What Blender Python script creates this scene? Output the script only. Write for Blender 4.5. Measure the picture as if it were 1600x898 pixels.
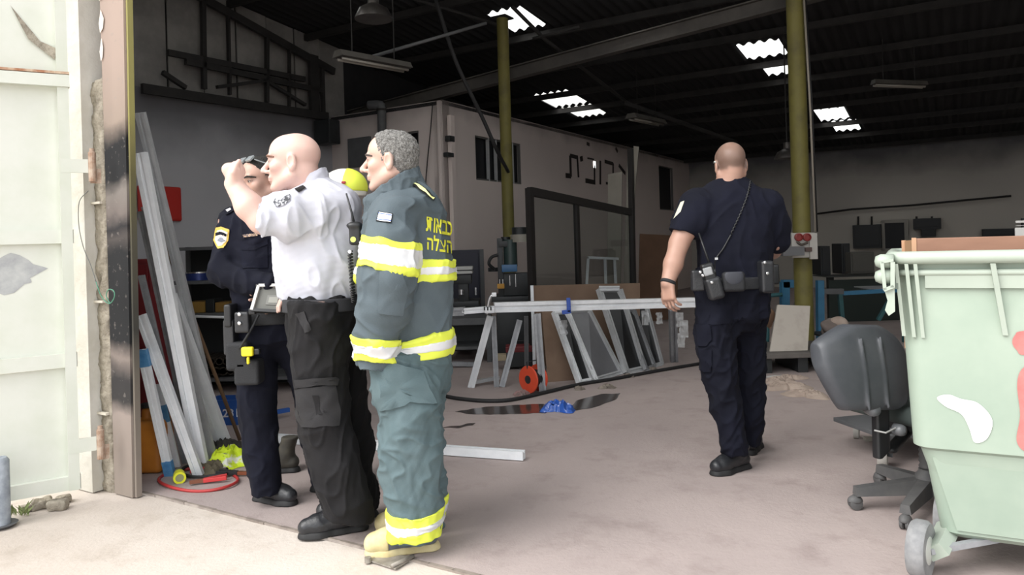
import bpy, bmesh, math, random
import numpy as np
from mathutils import Vector, Matrix, noise as mnoise
from mathutils.bvhtree import BVHTree

for o in list(bpy.data.objects): bpy.data.objects.remove(o)
S = bpy.context.scene
COL = S.collection
rnd = random.Random(7)

# ---------------------------------------------------------------- camera
F, HC, PY, TA = 1150.0, 1.27, 379.0, 0.030
CA, SA = math.cos(math.atan(TA)), math.sin(math.atan(TA))
cam = bpy.data.cameras.new('camera'); cam_o = bpy.data.objects.new('camera', cam); COL.objects.link(cam_o)
cam.sensor_width = 36; cam.sensor_fit = 'HORIZONTAL'; cam.lens = 36 * F / 1600
cam.shift_y = -(449 - PY) / 1600; cam.clip_end = 300
cam_o.matrix_world = Matrix(((CA, SA, 0, 0), (0, 0, -1, 0), (-SA, CA, 0, HC), (0, 0, 0, 1)))
S.camera = cam_o
# ---------------------------------------------------------------- sky, sun, exposure
w = bpy.data.worlds.new('overcast_sky'); S.world = w; w.use_nodes = True
bg = w.node_tree.nodes['Background']; bg.inputs['Color'].default_value = (0.95, 0.97, 1.0, 1); bg.inputs['Strength'].default_value = 1.15
sun = bpy.data.lights.new('hazy_sun', 'SUN'); sun.energy = 2.3; sun.angle = math.radians(50); sun.color = (1, 0.975, 0.94)
sun_o = bpy.data.objects.new('hazy_sun', sun); COL.objects.link(sun_o)
sun_o.rotation_euler = Vector((0.75, 0.42, -0.85)).to_track_quat('-Z', 'Y').to_euler()
S.view_settings.view_transform = 'Standard'; S.view_settings.look = 'None'
S.view_settings.gamma = 1; S.view_settings.use_curve_mapping = False
S.view_settings.exposure = 1.0

# ---------------------------------------------------------------- geometry helpers
def V(*a): return np.array(a if len(a) > 1 else a[0], dtype=float)
def unit(v): v = np.asarray(v, float); return v / (np.linalg.norm(v) + 1e-12)
def ray(px, py):
    cx, cy = (px - 800) / F, (PY - py) / F
    return V(cx * CA + cy * SA, 1.0, -cx * SA + cy * CA)
CAM = V(0, 0, HC)
def P(px, py, d): return CAM + ray(px, py) * d
def G(px, py, z=0.0):
    r = ray(px, py); return CAM + r * ((z - HC) / r[2])
def PX(p):                       # world -> pixel
    q = np.asarray(p, float) - CAM; x, z = q[0] / q[1], q[2] / q[1]
    return 800 + F * (x * CA - z * SA), PY - F * (x * SA + z * CA)
TH = math.radians(31.0)
UA = V(math.cos(TH), -math.sin(TH), 0); VA = V(math.sin(TH), math.cos(TH), 0); ZA = V(0, 0, 1)
def W(a, b, z=0.0): return UA * a + VA * b + ZA * z          # building axes: a along the front, b into the hall
def AB(p): return float(np.dot(p, UA)), float(np.dot(p, VA))
def onb(px, py, b):              # ray meets the plane b = const
    r = ray(px, py); return CAM + r * (b - np.dot(CAM, VA)) / np.dot(r, VA)
def ona(px, py, a):
    r = ray(px, py); return CAM + r * (a - np.dot(CAM, UA)) / np.dot(r, UA)
def onroof(px, py, z0, sl):
    r = ray(px, py); return CAM + r * (z0 - HC) / (r[2] + sl * np.dot(r, VA))

def lin(c):
    if isinstance(c, str): c = [int(c[i:i + 2], 16) for i in (0, 2, 4)]
    return tuple(((x / 255) / 12.92 if x / 255 <= 0.04045 else ((x / 255 + 0.055) / 1.055) ** 2.4) for x in c)

MATS = {}
def mat(name, c, rough=0.6, metal=0.0, c2=None, nscale=6.0, namt=0.0, bump=0.0, bscale=40.0, trans=0.0, alpha=1.0, emit=0.0, coords='Object', spec=0.5, detail=6.0, lo=0.35, hi=0.65, stretch=None, sheen=0.0):
    if name in MATS: return MATS[name]
    m = bpy.data.materials.new(name); m.use_nodes = True; nt = m.node_tree; N, L = nt.nodes, nt.links
    b = N['Principled BSDF']; col = lin(c)
    b.inputs['Base Color'].default_value = (*col, 1); b.inputs['Roughness'].default_value = rough; b.inputs['Metallic'].default_value = metal
    b.inputs['Specular IOR Level'].default_value = spec
    if trans: b.inputs['Transmission Weight'].default_value = trans
    if alpha < 1: b.inputs['Alpha'].default_value = alpha
    if sheen: b.inputs['Sheen Weight'].default_value = sheen
    if emit: b.inputs['Emission Color'].default_value = (*col, 1); b.inputs['Emission Strength'].default_value = emit
    if c2 is not None or bump:
        tc = N.new('ShaderNodeTexCoord'); src = tc.outputs[coords]
        if stretch:
            mp = N.new('ShaderNodeMapping'); mp.inputs['Scale'].default_value = stretch; L.new(src, mp.inputs[0]); src = mp.outputs[0]
    if c2 is not None:
        no = N.new('ShaderNodeTexNoise'); no.inputs['Scale'].default_value = nscale; no.inputs['Detail'].default_value = detail; no.inputs['Roughness'].default_value = 0.6
        L.new(src, no.inputs['Vector'])
        rp = N.new('ShaderNodeValToRGB'); rp.color_ramp.elements[0].position = lo; rp.color_ramp.elements[1].position = hi
        rp.color_ramp.elements[0].color = (*col, 1); rp.color_ramp.elements[1].color = (*lin(c2), 1)
        L.new(no.outputs['Fac'], rp.inputs[0]); L.new(rp.outputs[0], b.inputs['Base Color'])
    if bump:
        n2 = N.new('ShaderNodeTexNoise'); n2.inputs['Scale'].default_value = bscale; n2.inputs['Detail'].default_value = 5
        L.new(src, n2.inputs['Vector'])
        bp = N.new('ShaderNodeBump'); bp.inputs['Strength'].default_value = bump; bp.inputs['Distance'].default_value = 0.02
        L.new(n2.outputs['Fac'], bp.inputs['Height']); L.new(bp.outputs[0], b.inputs['Normal'])
    MATS[name] = m; return m

def setp(o, label=None, cat=None, group=None, kind=None):
    if label: o['label'] = label
    if cat: o['category'] = cat
    if group: o['group'] = group
    if kind: o['kind'] = kind
    return o
def thing(name, label, cat, loc, group=None, kind=None):
    o = bpy.data.objects.new(name, None); COL.objects.link(o); o.location = Vector(loc); o.empty_display_size = 0.1
    return setp(o, label, cat, group, kind)
def wloc(o):
    l = Vector((0, 0, 0))
    while o is not None: l += o.location; o = o.parent
    return l
def link(name, me, m, parent=None, loc=None):
    """loc: world position of the mesh origin (verts already relative to it)"""
    o = bpy.data.objects.new(name, me); COL.objects.link(o)
    if m is not None and not me.materials: me.materials.append(m)
    l = Vector(loc) if loc is not None else Vector((0, 0, 0))
    if parent is not None: o.parent = parent; l = l - wloc(parent)
    o.location = l
    return o
def from_arrays(name, v, f, m, parent=None, smooth=False, base='bottom'):
    v = np.asarray(v, float)
    if isinstance(base, str): c = V((v[:, 0].min() + v[:, 0].max()) / 2, (v[:, 1].min() + v[:, 1].max()) / 2, v[:, 2].min())
    else: c = V(*base)
    me = bpy.data.meshes.new(name)
    me.from_pydata((v - c).tolist(), [], [list(x) for x in f]); 
    bm = bmesh.new(); bm.from_mesh(me); bmesh.ops.recalc_face_normals(bm, faces=bm.faces); bm.to_mesh(me); bm.free()
    if smooth: me.polygons.foreach_set('use_smooth', [True] * len(me.polygons))
    return link(name, me, m, parent, c)

def frame(dirv, up=(0, 0, 1)):
    z = unit(dirv); up = V(*up)
    if abs(np.dot(z, unit(up))) > 0.98: up = V(1, 0, 0) if abs(z[0]) < 0.9 else V(0, 1, 0)
    x = unit(np.cross(up, z)); y = np.cross(z, x)
    return x, y, z
class MB:
    def __init__(s): s.v = []; s.f = []
    def add(s, v, f):
        n = len(s.v); s.v += [tuple(map(float, p)) for p in v]; s.f += [tuple(i + n for i in q) for q in f]; return s
    def hexa(s, p):              # 8 points: bottom 0-3, top 4-7
        return s.add(p, [(0, 3, 2, 1), (4, 5, 6, 7), (0, 1, 5, 4), (1, 2, 6, 5), (2, 3, 7, 6), (3, 0, 4, 7)])
    def box(s, c, size, X=(1, 0, 0), Y=(0, 1, 0), Z=(0, 0, 1), bev=0.0):
        c = V(*c); X, Y, Z = V(*X) * size[0] / 2, V(*Y) * size[1] / 2, V(*Z) * size[2] / 2
        if not bev:
            return s.hexa([c - X - Y - Z, c + X - Y - Z, c + X + Y - Z, c - X + Y - Z, c - X - Y + Z, c + X - Y + Z, c + X + Y + Z, c - X + Y + Z])
        bm = bmesh.new(); bmesh.ops.create_cube(bm, size=1)
        ax = [V(*X) * 2, V(*Y) * 2, V(*Z) * 2]
        for v in bm.verts: v.co = Vector([v.co[i] * size[i] for i in range(3)])
        bmesh.ops.bevel(bm, geom=bm.edges[:], offset=bev, segments=2, affect='EDGES', profile=0.6)
        ux = [unit(a) for a in ax]
        s.add([c + ux[0] * v.co[0] + ux[1] * v.co[1] + ux[2] * v.co[2] for v in bm.verts], [[v.index for v in f.verts] for f in (bm.verts.index_update(), bm.faces)[1]])
        bm.free(); return s
    def beam(s, p0, p1, w, h, up=(0, 0, 1), bev=0.0):
        p0, p1 = V(*p0), V(*p1); x, y, z = frame(p1 - p0, up)
        return s.box((p0 + p1) / 2, (w, h, np.linalg.norm(p1 - p0)), x, y, z, bev)
    def prism(s, p0, p1, poly, up=(0, 0, 1)):      # extrude a closed 2-D outline from p0 to p1
        p0, p1 = V(*p0), V(*p1); x, y, z = frame(p1 - p0, up); n = len(poly)
        a = [p0 + x * u + y * v for u, v in poly]; b = [p1 + x * u + y * v for u, v in poly]
        return s.add(a + b, [tuple(range(n - 1, -1, -1)), tuple(range(n, 2 * n))] + [(i, (i + 1) % n, n + (i + 1) % n, n + i) for i in range(n)])
    def slab(s, pts, ext):       # polygon of 3-D points, extruded by a vector
        a = [V(*p) for p in pts]; e = V(*ext); n = len(a)
        return s.add(a + [p + e for p in a], [tuple(range(n - 1, -1, -1)), tuple(range(n, 2 * n))] + [(i, (i + 1) % n, n + (i + 1) % n, n + i) for i in range(n)])
    def tube(s, pts, r, n=8, cap=True):
        pts = [V(*p) for p in pts]; m = len(pts); rs = r if hasattr(r, '__len__') else [r] * m
        vs, fs = [], []; px = None
        for i, p in enumerate(pts):
            t = unit(pts[min(i + 1, m - 1)] - pts[max(i - 1, 0)])
            if px is None: x, y, _ = frame(t)
            else: x = unit(px - t * np.dot(px, t)); y = np.cross(t, x)
            px = x
            vs += [p + (x * math.cos(2 * math.pi * k / n) + y * math.sin(2 * math.pi * k / n)) * rs[i] for k in range(n)]
        for i in range(m - 1):
            fs += [(i * n + k, i * n + (k + 1) % n, (i + 1) * n + (k + 1) % n, (i + 1) * n + k) for k in range(n)]
        if cap: fs += [tuple(range(n - 1, -1, -1)), tuple(range((m - 1) * n, m * n))]
        return s.add(vs, fs)
    def lathe(s, c, prof, axis=(0, 0, 1), n=24, cap=True):   # prof: (radius, height along axis)
        c = V(*c); x, y, z = frame(axis, (0, 0, 1)); vs = []
        for r, h in prof: vs += [c + z * h + (x * math.cos(2 * math.pi * k / n) + y * math.sin(2 * math.pi * k / n)) * r for k in range(n)]
        m = len(prof); fs = []
        for i in range(m - 1): fs += [(i * n + k, i * n + (k + 1) % n, (i + 1) * n + (k + 1) % n, (i + 1) * n + k) for k in range(n)]
        if cap: fs += [tuple(range(n - 1, -1, -1)), tuple(range((m - 1) * n, m * n))]
        return s.add(vs, fs)
    def grid(s, fn, nu, nv):
        vs = [fn(i / nu, j / nv) for j in range(nv + 1) for i in range(nu + 1)]
        return s.add(vs, [(j * (nu + 1) + i, j * (nu + 1) + i + 1, (j + 1) * (nu + 1) + i + 1, (j + 1) * (nu + 1) + i) for j in range(nv) for i in range(nu)])
    def build(s, name, m, parent=None, smooth=False, label=None, cat=None, group=None, kind=None, base='bottom', ang=None):
        o = from_arrays(name, s.v, s.f, m, parent, smooth, base)
        if ang is not None:
            me = o.data; me.polygons.foreach_set('use_smooth', [True] * len(me.polygons)); me.set_sharp_from_angle(angle=math.radians(ang))
        return setp(o, label, cat, group, kind)
def spline(pts, n=8):            # Catmull-Rom through 3-D points
    p = [V(*q) for q in pts]; p = [2 * p[0] - p[1]] + p + [2 * p[-1] - p[-2]]; out = []
    for i in range(1, len(p) - 2):
        for k in range(n):
            t = k / n; a, b, c, d = p[i - 1], p[i], p[i + 1], p[i + 2]
            out.append(0.5 * ((2 * b) + (c - a) * t + (2 * a - 5 * b + 4 * c - d) * t * t + (3 * b - a - 3 * c + d) * t ** 3))
    out.append(p[-2]); return out
def copy_tree(o, parent=None):
    kids = list(o.children); c = o.copy(); COL.objects.link(c); c.parent = parent
    for k in kids: copy_tree(k, c)
    return c

# ---------------------------------------------------------------- signed distance fields (for bodies, clothes, soft things)
class SDF:
    def __init__(s, lo, hi, h):
        s.lo = V(*lo); s.h = h; s.n = np.maximum(np.ceil((V(*hi) - s.lo) / h).astype(int) + 1, 4)
        s.f = np.full(s.n, 0.5, np.float32)
    def sub(s, lo, hi):
        i0 = np.clip(np.floor((lo - s.lo) / s.h).astype(int), 0, s.n - 1); i1 = np.clip(np.ceil((hi - s.lo) / s.h).astype(int) + 1, 1, s.n)
        sl = tuple(slice(a, b) for a, b in zip(i0, i1))
        ax = [np.arange(a, b, dtype=np.float32) * s.h + s.lo[k] for k, (a, b) in enumerate(zip(i0, i1))]
        return sl, ax[0][:, None, None], ax[1][None, :, None], ax[2][None, None, :]
    def put(s, sl, d, k, sub=False):
        a = s.f[sl]
        if a.size == 0: return
        if sub:
            d = -d
            if k > 0: hh = np.maximum(k - np.abs(a - d), 0) / k; s.f[sl] = np.maximum(a, d) + hh * hh * k * 0.25
            else: s.f[sl] = np.maximum(a, d)
        elif k > 0:
            hh = np.maximum(k - np.abs(a - d), 0) / k; s.f[sl] = np.minimum(a, d) - hh * hh * k * 0.25
        else: s.f[sl] = np.minimum(a, d)
    def cone(s, p0, p1, r0, r1, k=0.01, flat=None, sub=False):
        p0, p1 = V(*p0), V(*p1); m = max(r0, r1) * (max(1, flat[1]) if flat else 1) + k + 3 * s.h
        sl, x, y, z = s.sub(np.minimum(p0, p1) - m, np.maximum(p0, p1) + m)
        qx, qy, qz = x - p0[0], y - p0[1], z - p0[2]; ax = p1 - p0
        if flat:
            wv = unit(flat[0]); g = 1 / flat[1] - 1; c = (qx * wv[0] + qy * wv[1] + qz * wv[2]) * g
            qx, qy, qz = qx + c * wv[0], qy + c * wv[1], qz + c * wv[2]; ax = ax + wv * np.dot(ax, wv) * g
        t = np.clip((qx * ax[0] + qy * ax[1] + qz * ax[2]) / (np.dot(ax, ax) + 1e-12), 0, 1)
        d = np.sqrt((qx - t * ax[0]) ** 2 + (qy - t * ax[1]) ** 2 + (qz - t * ax[2]) ** 2) - (r0 + (r1 - r0) * t)
        s.put(sl, d.astype(np.float32), k, sub); return s
    def chain(s, js, k=0.012, flat=None):
        for (p, r), (q, t) in zip(js[:-1], js[1:]): s.cone(p, q, r, t, k, flat)
        return s
    def ell(s, c, rad, axes=None, k=0.01, sub=False):
        c = V(*c); A = np.eye(3) if axes is None else np.array(axes); m = max(rad) + k + 3 * s.h
        sl, x, y, z = s.sub(c - m, c + m); qx, qy, qz = x - c[0], y - c[1], z - c[2]
        u = [(qx * A[i][0] + qy * A[i][1] + qz * A[i][2]) for i in range(3)]
        k0 = np.sqrt(sum((u[i] / rad[i]) ** 2 for i in range(3))); k1 = np.sqrt(sum((u[i] / rad[i] ** 2) ** 2 for i in range(3))) + 1e-6
        s.put(sl, (k0 * (k0 - 1) / k1).astype(np.float32), k, sub); return s
    def rbox(s, c, half, axes=None, r=0.01, k=0.01, sub=False):
        c = V(*c); A = np.eye(3) if axes is None else np.array(axes); m = float(np.linalg.norm(half)) + k + 3 * s.h
        sl, x, y, z = s.sub(c - m, c + m); qx, qy, qz = x - c[0], y - c[1], z - c[2]
        u = [np.abs(qx * A[i][0] + qy * A[i][1] + qz * A[i][2]) - (half[i] - r) for i in range(3)]
        d = np.sqrt(sum(np.maximum(q, 0) ** 2 for q in u)) + np.minimum(np.maximum(np.maximum(u[0], u[1]), u[2]), 0) - r
        s.put(sl, d.astype(np.float32), k, sub); return s
    def loft(s, rows, k=0.02, p=2.0, rot=0.0, bottom=True, top=True):
        """rows: (centre xyz, rx, ry) from top to bottom, stacked along world z"""
        rows = sorted(rows, key=lambda r: r[0][2]); zz = np.array([r[0][2] for r in rows]); C = np.array([r[0] for r in rows]); R = np.array([[r[1], r[2]] for r in rows])
        m = R.max() * 1.2 + k + 3 * s.h; sl, x, y, z = s.sub(C.min(0) - m, C.max(0) + m)
        zf = z.ravel(); fine = np.linspace(zz[0], zz[-1], 120)
        def sm(a):
            b = np.interp(fine, zz, a); w_ = 9; e = np.pad(b, w_, mode='reflect', reflect_type='odd'); return np.interp(zf, fine, np.convolve(e, np.ones(2 * w_ + 1) / (2 * w_ + 1), 'valid'))[None, None, :]
        cx, cy, rx, ry = sm(C[:, 0]), sm(C[:, 1]), np.maximum(sm(R[:, 0]), 0.005), np.maximum(sm(R[:, 1]), 0.005)
        dx, dy = x - cx, y - cy
        if rot: c, n = math.cos(rot), math.sin(rot); dx, dy = dx * c + dy * n, -dx * n + dy * c
        q = (np.abs(dx / rx) ** p + np.abs(dy / ry) ** p) ** (1 / p)
        d = (q - 1) * np.minimum(rx, ry)
        if bottom: d = np.maximum(d, zz[0] - z)
        if top: d = np.maximum(d, z - zz[-1])
        s.put(sl, d.astype(np.float32), k); return s
    def plane(s, p, n, lo=None, hi=None, k=0.0):     # keep the side opposite to n
        p, n = V(*p), unit(n); sl, x, y, z = s.sub(V(*lo) if lo is not None else s.lo, V(*hi) if hi is not None else s.lo + s.n * s.h)
        d = (x - p[0]) * n[0] + (y - p[1]) * n[1] + (z - p[2]) * n[2]
        a = s.f[sl]; d = d.astype(np.float32)
        if k > 0: hh = np.maximum(k - np.abs(a - d), 0) / k; s.f[sl] = np.maximum(a, d) + hh * hh * k * 0.25
        else: s.f[sl] = np.maximum(a, d)
        return s
    def dist_plane(s, p, n):
        _, x, y, z = s.sub(s.lo, s.lo + s.n * s.h); n = unit(n); return ((x - p[0]) * n[0] + (y - p[1]) * n[1] + (z - p[2]) * n[2]).astype(np.float32)
    def copy(s):
        t = SDF.__new__(SDF); t.lo, t.h, t.n, t.f = s.lo, s.h, s.n, s.f.copy(); return t
    def mesh(s):
        f = s.f.copy()
        for a in range(3):
            sl = [slice(None)] * 3; sl[a] = 0; f[tuple(sl)] = np.maximum(f[tuple(sl)], 1e-3); sl[a] = -1; f[tuple(sl)] = np.maximum(f[tuple(sl)], 1e-3)
        ins = f < 0; n = f.shape
        cnt = np.zeros([q - 1 for q in n], np.int8)
        for i in (0, 1):
            for j in (0, 1):
                for k in (0, 1): cnt += ins[i:n[0] - 1 + i, j:n[1] - 1 + j, k:n[2] - 1 + k]
        cells = np.argwhere((cnt > 0) & (cnt < 8)); idx = -np.ones(cnt.shape, np.int32); idx[tuple(cells.T)] = np.arange(len(cells))
        acc = np.zeros((len(cells), 3)); num = np.zeros(len(cells))
        E = []
        for a in range(3):
            o1, o2 = [b for b in range(3) if b != a]
            for i in (0, 1):
                for j in (0, 1):
                    s0 = [0, 0, 0]; s0[o1] = i; s0[o2] = j; s1 = list(s0); s1[a] = 1; E.append((s0, s1))
        for s0, s1 in E:
            c0, c1 = cells + s0, cells + s1; f0 = f[tuple(c0.T)]; f1 = f[tuple(c1.T)]; m = (f0 < 0) != (f1 < 0)
            t = f0[m] / (f0[m] - f1[m] + 1e-12); acc[m] += c0[m] + (np.array(s1) - np.array(s0)) * t[:, None]; num[m] += 1
        v = acc / np.maximum(num, 1)[:, None] * s.h + s.lo
        quads = []
        for a in range(3):
            o1, o2 = (a + 1) % 3, (a + 2) % 3
            lo_ = [slice(None)] * 3; hi_ = [slice(None)] * 3; lo_[a] = slice(0, n[a] - 1); hi_[a] = slice(1, n[a])
            i0, i1 = ins[tuple(lo_)], ins[tuple(hi_)]
            for flip in (0, 1):
                e = np.argwhere((i0 & ~i1) if flip == 0 else (~i0 & i1))
                e = e[(e[:, o1] > 0) & (e[:, o2] > 0) & (e[:, o1] < n[o1] - 1) & (e[:, o2] < n[o2] - 1)]
                q = []
                for d1, d2 in ((-1, -1), (0, -1), (0, 0), (-1, 0)):
                    c = e.copy(); c[:, o1] += d1; c[:, o2] += d2; q.append(idx[tuple(c.T)])
                q = np.stack(q, 1); quads.append(q if flip == 0 else q[:, ::-1])
        return v, np.concatenate(quads)
    def sample(s, p):
        g = (p - s.lo) / s.h; i = np.clip(np.floor(g).astype(int), 0, s.n - 2); t = np.clip(g - i, 0, 1); r = 0
        for a in (0, 1):
            for b in (0, 1):
                for c in (0, 1):
                    r = r + s.f[i[:, 0] + a, i[:, 1] + b, i[:, 2] + c] * (t[:, 0] if a else 1 - t[:, 0]) * (t[:, 1] if b else 1 - t[:, 1]) * (t[:, 2] if c else 1 - t[:, 2])
        return r
    def normals(s, p):
        e = s.h; g = np.stack([s.sample(p + V(*[e * (k == a) for k in range(3)])) - s.sample(p - V(*[e * (k == a) for k in range(3)])) for a in range(3)], 1)
        return g / (np.linalg.norm(g, axis=1)[:, None] + 1e-9)
def fast_mesh(name, v, f, m, parent, loc, smooth=True, tint=None):
    me = bpy.data.meshes.new(name); me.vertices.add(len(v)); me.vertices.foreach_set('co', (v - V(*loc)).astype(np.float32).ravel())
    k = f.shape[1]; me.loops.add(len(f) * k); me.polygons.add(len(f)); me.polygons.foreach_set('loop_start', np.arange(0, len(f) * k, k, dtype=np.int32))
    me.loops.foreach_set('vertex_index', f.astype(np.int32).ravel()); me.update(calc_edges=True); me.validate()
    me.polygons.foreach_set('use_smooth', np.full(len(me.polygons), smooth))
    if tint is not None:
        for an, arr in tint.items():
            at = me.attributes.new(an, 'FLOAT', 'POINT'); at.data.foreach_set('value', arr.astype(np.float32))
    return link(name, me, m, parent, loc)
_rs = np.random.RandomState(5)
def wav(p, freq, n=7, seed=0, an=(1, 1, 1)):      # smooth pseudo noise in -1..1
    r = np.random.RandomState(seed); out = np.zeros(len(p)); q = p * np.array(an)
    w0 = np.stack([np.sin(q @ r.randn(3) * freq * 0.6 + r.rand() * 6) for _ in range(3)], 1) * (0.5 / freq)
    for _ in range(n):
        kv = r.randn(3) * freq; out += np.sin((q + w0) @ kv + r.rand() * 6.28)
    return out / math.sqrt(n) * 0.8
def crease(p, freq, seed=0, an=(1, 1, 1)):         # sharp-valleyed cloth folds, 0..1
    return 1 - np.abs(np.clip(wav(p, freq, 6, seed, an), -1, 1))
# ================================================================ the hall
Z0, SL = 5.09, 0.10
def roofz(b): return Z0 - SL * b
A_L, A_R, B_F, B_B = -7.82, 4.6, 2.33, 18.6

def ramp_mat(name, stops, rough=0.8, nscale=5, warp=0.25, zmax=3.0, c2=None, speck=0.0, metal=0.0):
    """stain bands at their own heights on a thing (object z), edges broken up by noise"""
    m = bpy.data.materials.new(name); m.use_nodes = True; N, L = m.node_tree.nodes, m.node_tree.links; b = N['Principled BSDF']
    tc = N.new('ShaderNodeTexCoord'); sp = N.new('ShaderNodeSeparateXYZ'); L.new(tc.outputs['Object'], sp.inputs[0])
    no = N.new('ShaderNodeTexNoise'); no.inputs['Scale'].default_value = nscale; no.inputs['Detail'].default_value = 6; L.new(tc.outputs['Object'], no.inputs['Vector'])
    s1 = N.new('ShaderNodeMath'); s1.operation = 'SUBTRACT'; L.new(no.outputs['Fac'], s1.inputs[0]); s1.inputs[1].default_value = 0.5
    s2 = N.new('ShaderNodeMath'); s2.operation = 'MULTIPLY_ADD'; L.new(s1.outputs[0], s2.inputs[0]); s2.inputs[1].default_value = warp; L.new(sp.outputs['Z'], s2.inputs[2])
    s3 = N.new('ShaderNodeMath'); s3.operation = 'DIVIDE'; L.new(s2.outputs[0], s3.inputs[0]); s3.inputs[1].default_value = zmax
    rp = N.new('ShaderNodeValToRGB'); e = rp.color_ramp.elements
    while len(e) > 1: e.remove(e[-1])
    e[0].position = stops[0][0] / zmax; e[0].color = (*lin(stops[0][1]), 1)
    for z, c in stops[1:]: q = e.new(z / zmax); q.color = (*lin(c), 1)
    L.new(s3.outputs[0], rp.inputs[0]); out = rp.outputs[0]
    if c2:
        n2 = N.new('ShaderNodeTexNoise'); n2.inputs['Scale'].default_value = 30; n2.inputs['Detail'].default_value = 4; L.new(tc.outputs['Object'], n2.inputs['Vector'])
        r2 = N.new('ShaderNodeValToRGB'); r2.color_ramp.elements[0].position = 0.62; r2.color_ramp.elements[1].position = 0.70; L.new(n2.outputs['Fac'], r2.inputs[0])
        mx = N.new('ShaderNodeMixRGB'); L.new(r2.outputs[0], mx.inputs[0]); mx.inputs[2].default_value = (*lin(c2), 1); L.new(out, mx.inputs[1]); 
        ml = N.new('ShaderNodeMath'); ml.operation = 'MULTIPLY'; ml.inputs[1].default_value = speck; L.new(r2.outputs[0], ml.inputs[0]); L.new(ml.outputs[0], mx.inputs[0]); out = mx.outputs[0]
    L.new(out, b.inputs['Base Color']); b.inputs['Roughness'].default_value = rough; b.inputs['Metallic'].default_value = metal
    return m

# ---- floors
def floor_material(name, c, c2, c3, joint=0.0):
    m = bpy.data.materials.new(name); m.use_nodes = True; N, L = m.node_tree.nodes, m.node_tree.links; b = N['Principled BSDF']
    tc = N.new('ShaderNodeTexCoord')
    def nz(scale, det, lo, hi):
        n = N.new('ShaderNodeTexNoise'); n.inputs['Scale'].default_value = scale; n.inputs['Detail'].default_value = det; n.inputs['Roughness'].default_value = 0.65
        L.new(tc.outputs['Object'], n.inputs['Vector']); r = N.new('ShaderNodeValToRGB'); r.color_ramp.elements[0].position = lo; r.color_ramp.elements[1].position = hi; L.new(n.outputs['Fac'], r.inputs[0]); return r.outputs[0], n
    f1, n1 = nz(0.9, 8, 0.35, 0.68); f2, n2 = nz(5, 8, 0.52, 0.72); f3, n3 = nz(55, 3, 0.3, 0.8)
    m1 = N.new('ShaderNodeMixRGB'); m1.inputs[1].default_value = (*lin(c), 1); m1.inputs[2].default_value = (*lin(c2), 1); L.new(f1, m1.inputs[0])
    k = N.new('ShaderNodeMath'); k.operation = 'MULTIPLY'; k.inputs[1].default_value = 0.55; L.new(f2, k.inputs[0])
    m2 = N.new('ShaderNodeMixRGB'); L.new(m1.outputs[0], m2.inputs[1]); m2.inputs[2].default_value = (*lin(c3), 1); L.new(k.outputs[0], m2.inputs[0])
    L.new(m2.outputs[0], b.inputs['Base Color']); b.inputs['Roughness'].default_value = 0.72; b.inputs['Specular IOR Level'].default_value = 0.35
    bp = N.new('ShaderNodeBump'); bp.inputs['Strength'].default_value = 0.25; bp.inputs['Distance'].default_value = 0.01; L.new(n3.outputs['Fac'], bp.inputs['Height']); L.new(bp.outputs[0], b.inputs['Normal'])
    return m
M_floor = floor_material('hall_floor_paint', '9a8e8b', 'a79a96', '847673')
M_ground = floor_material('yard_concrete', 'b9aea4', 'c8bfb6', 'a29689')
def flat(name, a0, a1, b0, b1, z, th, m, kind='structure'):
    mb = MB(); mb.hexa([W(a0, b0, z - th), W(a1, b0, z - th), W(a1, b1, z - th), W(a0, b1, z - th), W(a0, b0, z), W(a1, b0, z), W(a1, b1, z), W(a0, b1, z)])
    return mb.build(name, m, kind=kind)
flat('floor', A_L - 0.3, A_R + 0.3, B_F + 0.012, B_B + 0.3, 0.0, 0.3, M_floor)
# yard: a gently uneven concrete apron up to the sill
mb = MB()
def yard(u, v):
    a = -30 + 60 * u; b = B_F - 0.012 - (1 - v) ** 2 * 40
    return W(a, b, -0.006 + (0 if v > .95 else 0.009) * mnoise.noise(Vector((a * 0.9, b * 0.9, 3))) - 0.01 * (1 - v))
mb.grid(yard, 160, 60).build('ground', M_ground, smooth=True, kind='structure')
mb = MB(); n = 70     # broken joint strip along the sill
for i in range(n):
    a0, a1 = -3.75 + i * 0.12, -3.75 + (i + 1.02) * 0.12; w0 = 0.005 + 0.007 * rnd.random(); o = 0.004 * math.sin(i * 0.7)
    mb.hexa([W(a0, B_F - w0 + o, -0.02), W(a1, B_F - w0 + o, -0.02), W(a1, B_F + w0 + o, -0.02), W(a0, B_F + w0 + o, -0.02), W(a0, B_F - w0 + o, 0.0035), W(a1, B_F - w0 + o, 0.0035), W(a1, B_F + w0 + o, 0.0035), W(a0, B_F + w0 + o, 0.0035)])
mb.build('trim_1', mat('sill_joint', '6d635c', 0.9, c2='8d837a', nscale=12), kind='structure')

# ---- walls
M_wl = ramp_mat('sooty_render', [(0.0, 'c0c0c4'), (1.6, 'bababe'), (2.3, 'adadb1'), (2.9, '6e6e72'), (3.3, '5c5b5c')], 0.92, 1.4, 0.7, 4.5)
M_panel = mat('old_sheet_cladding', '8a8784', 0.9, c2='6a6866', nscale=2.0)
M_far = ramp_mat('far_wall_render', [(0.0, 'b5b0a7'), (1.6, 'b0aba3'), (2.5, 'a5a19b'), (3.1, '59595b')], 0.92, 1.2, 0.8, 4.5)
M_soot = mat('soot_black', '1b1b1d', 0.95, c2='252527', nscale=3)
def wallbox(name, a0, a1, b0, b1, z0, z1, m, parent=None):
    mb = MB(); mb.hexa([W(a0, b0, z0), W(a1, b0, z0), W(a1, b1, z0), W(a0, b1, z0), W(a0, b0, z1), W(a1, b0, z1), W(a1, b1, z1), W(a0, b1, z1)])
    return mb.build(name, m, parent, kind=None if parent else 'structure')
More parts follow.
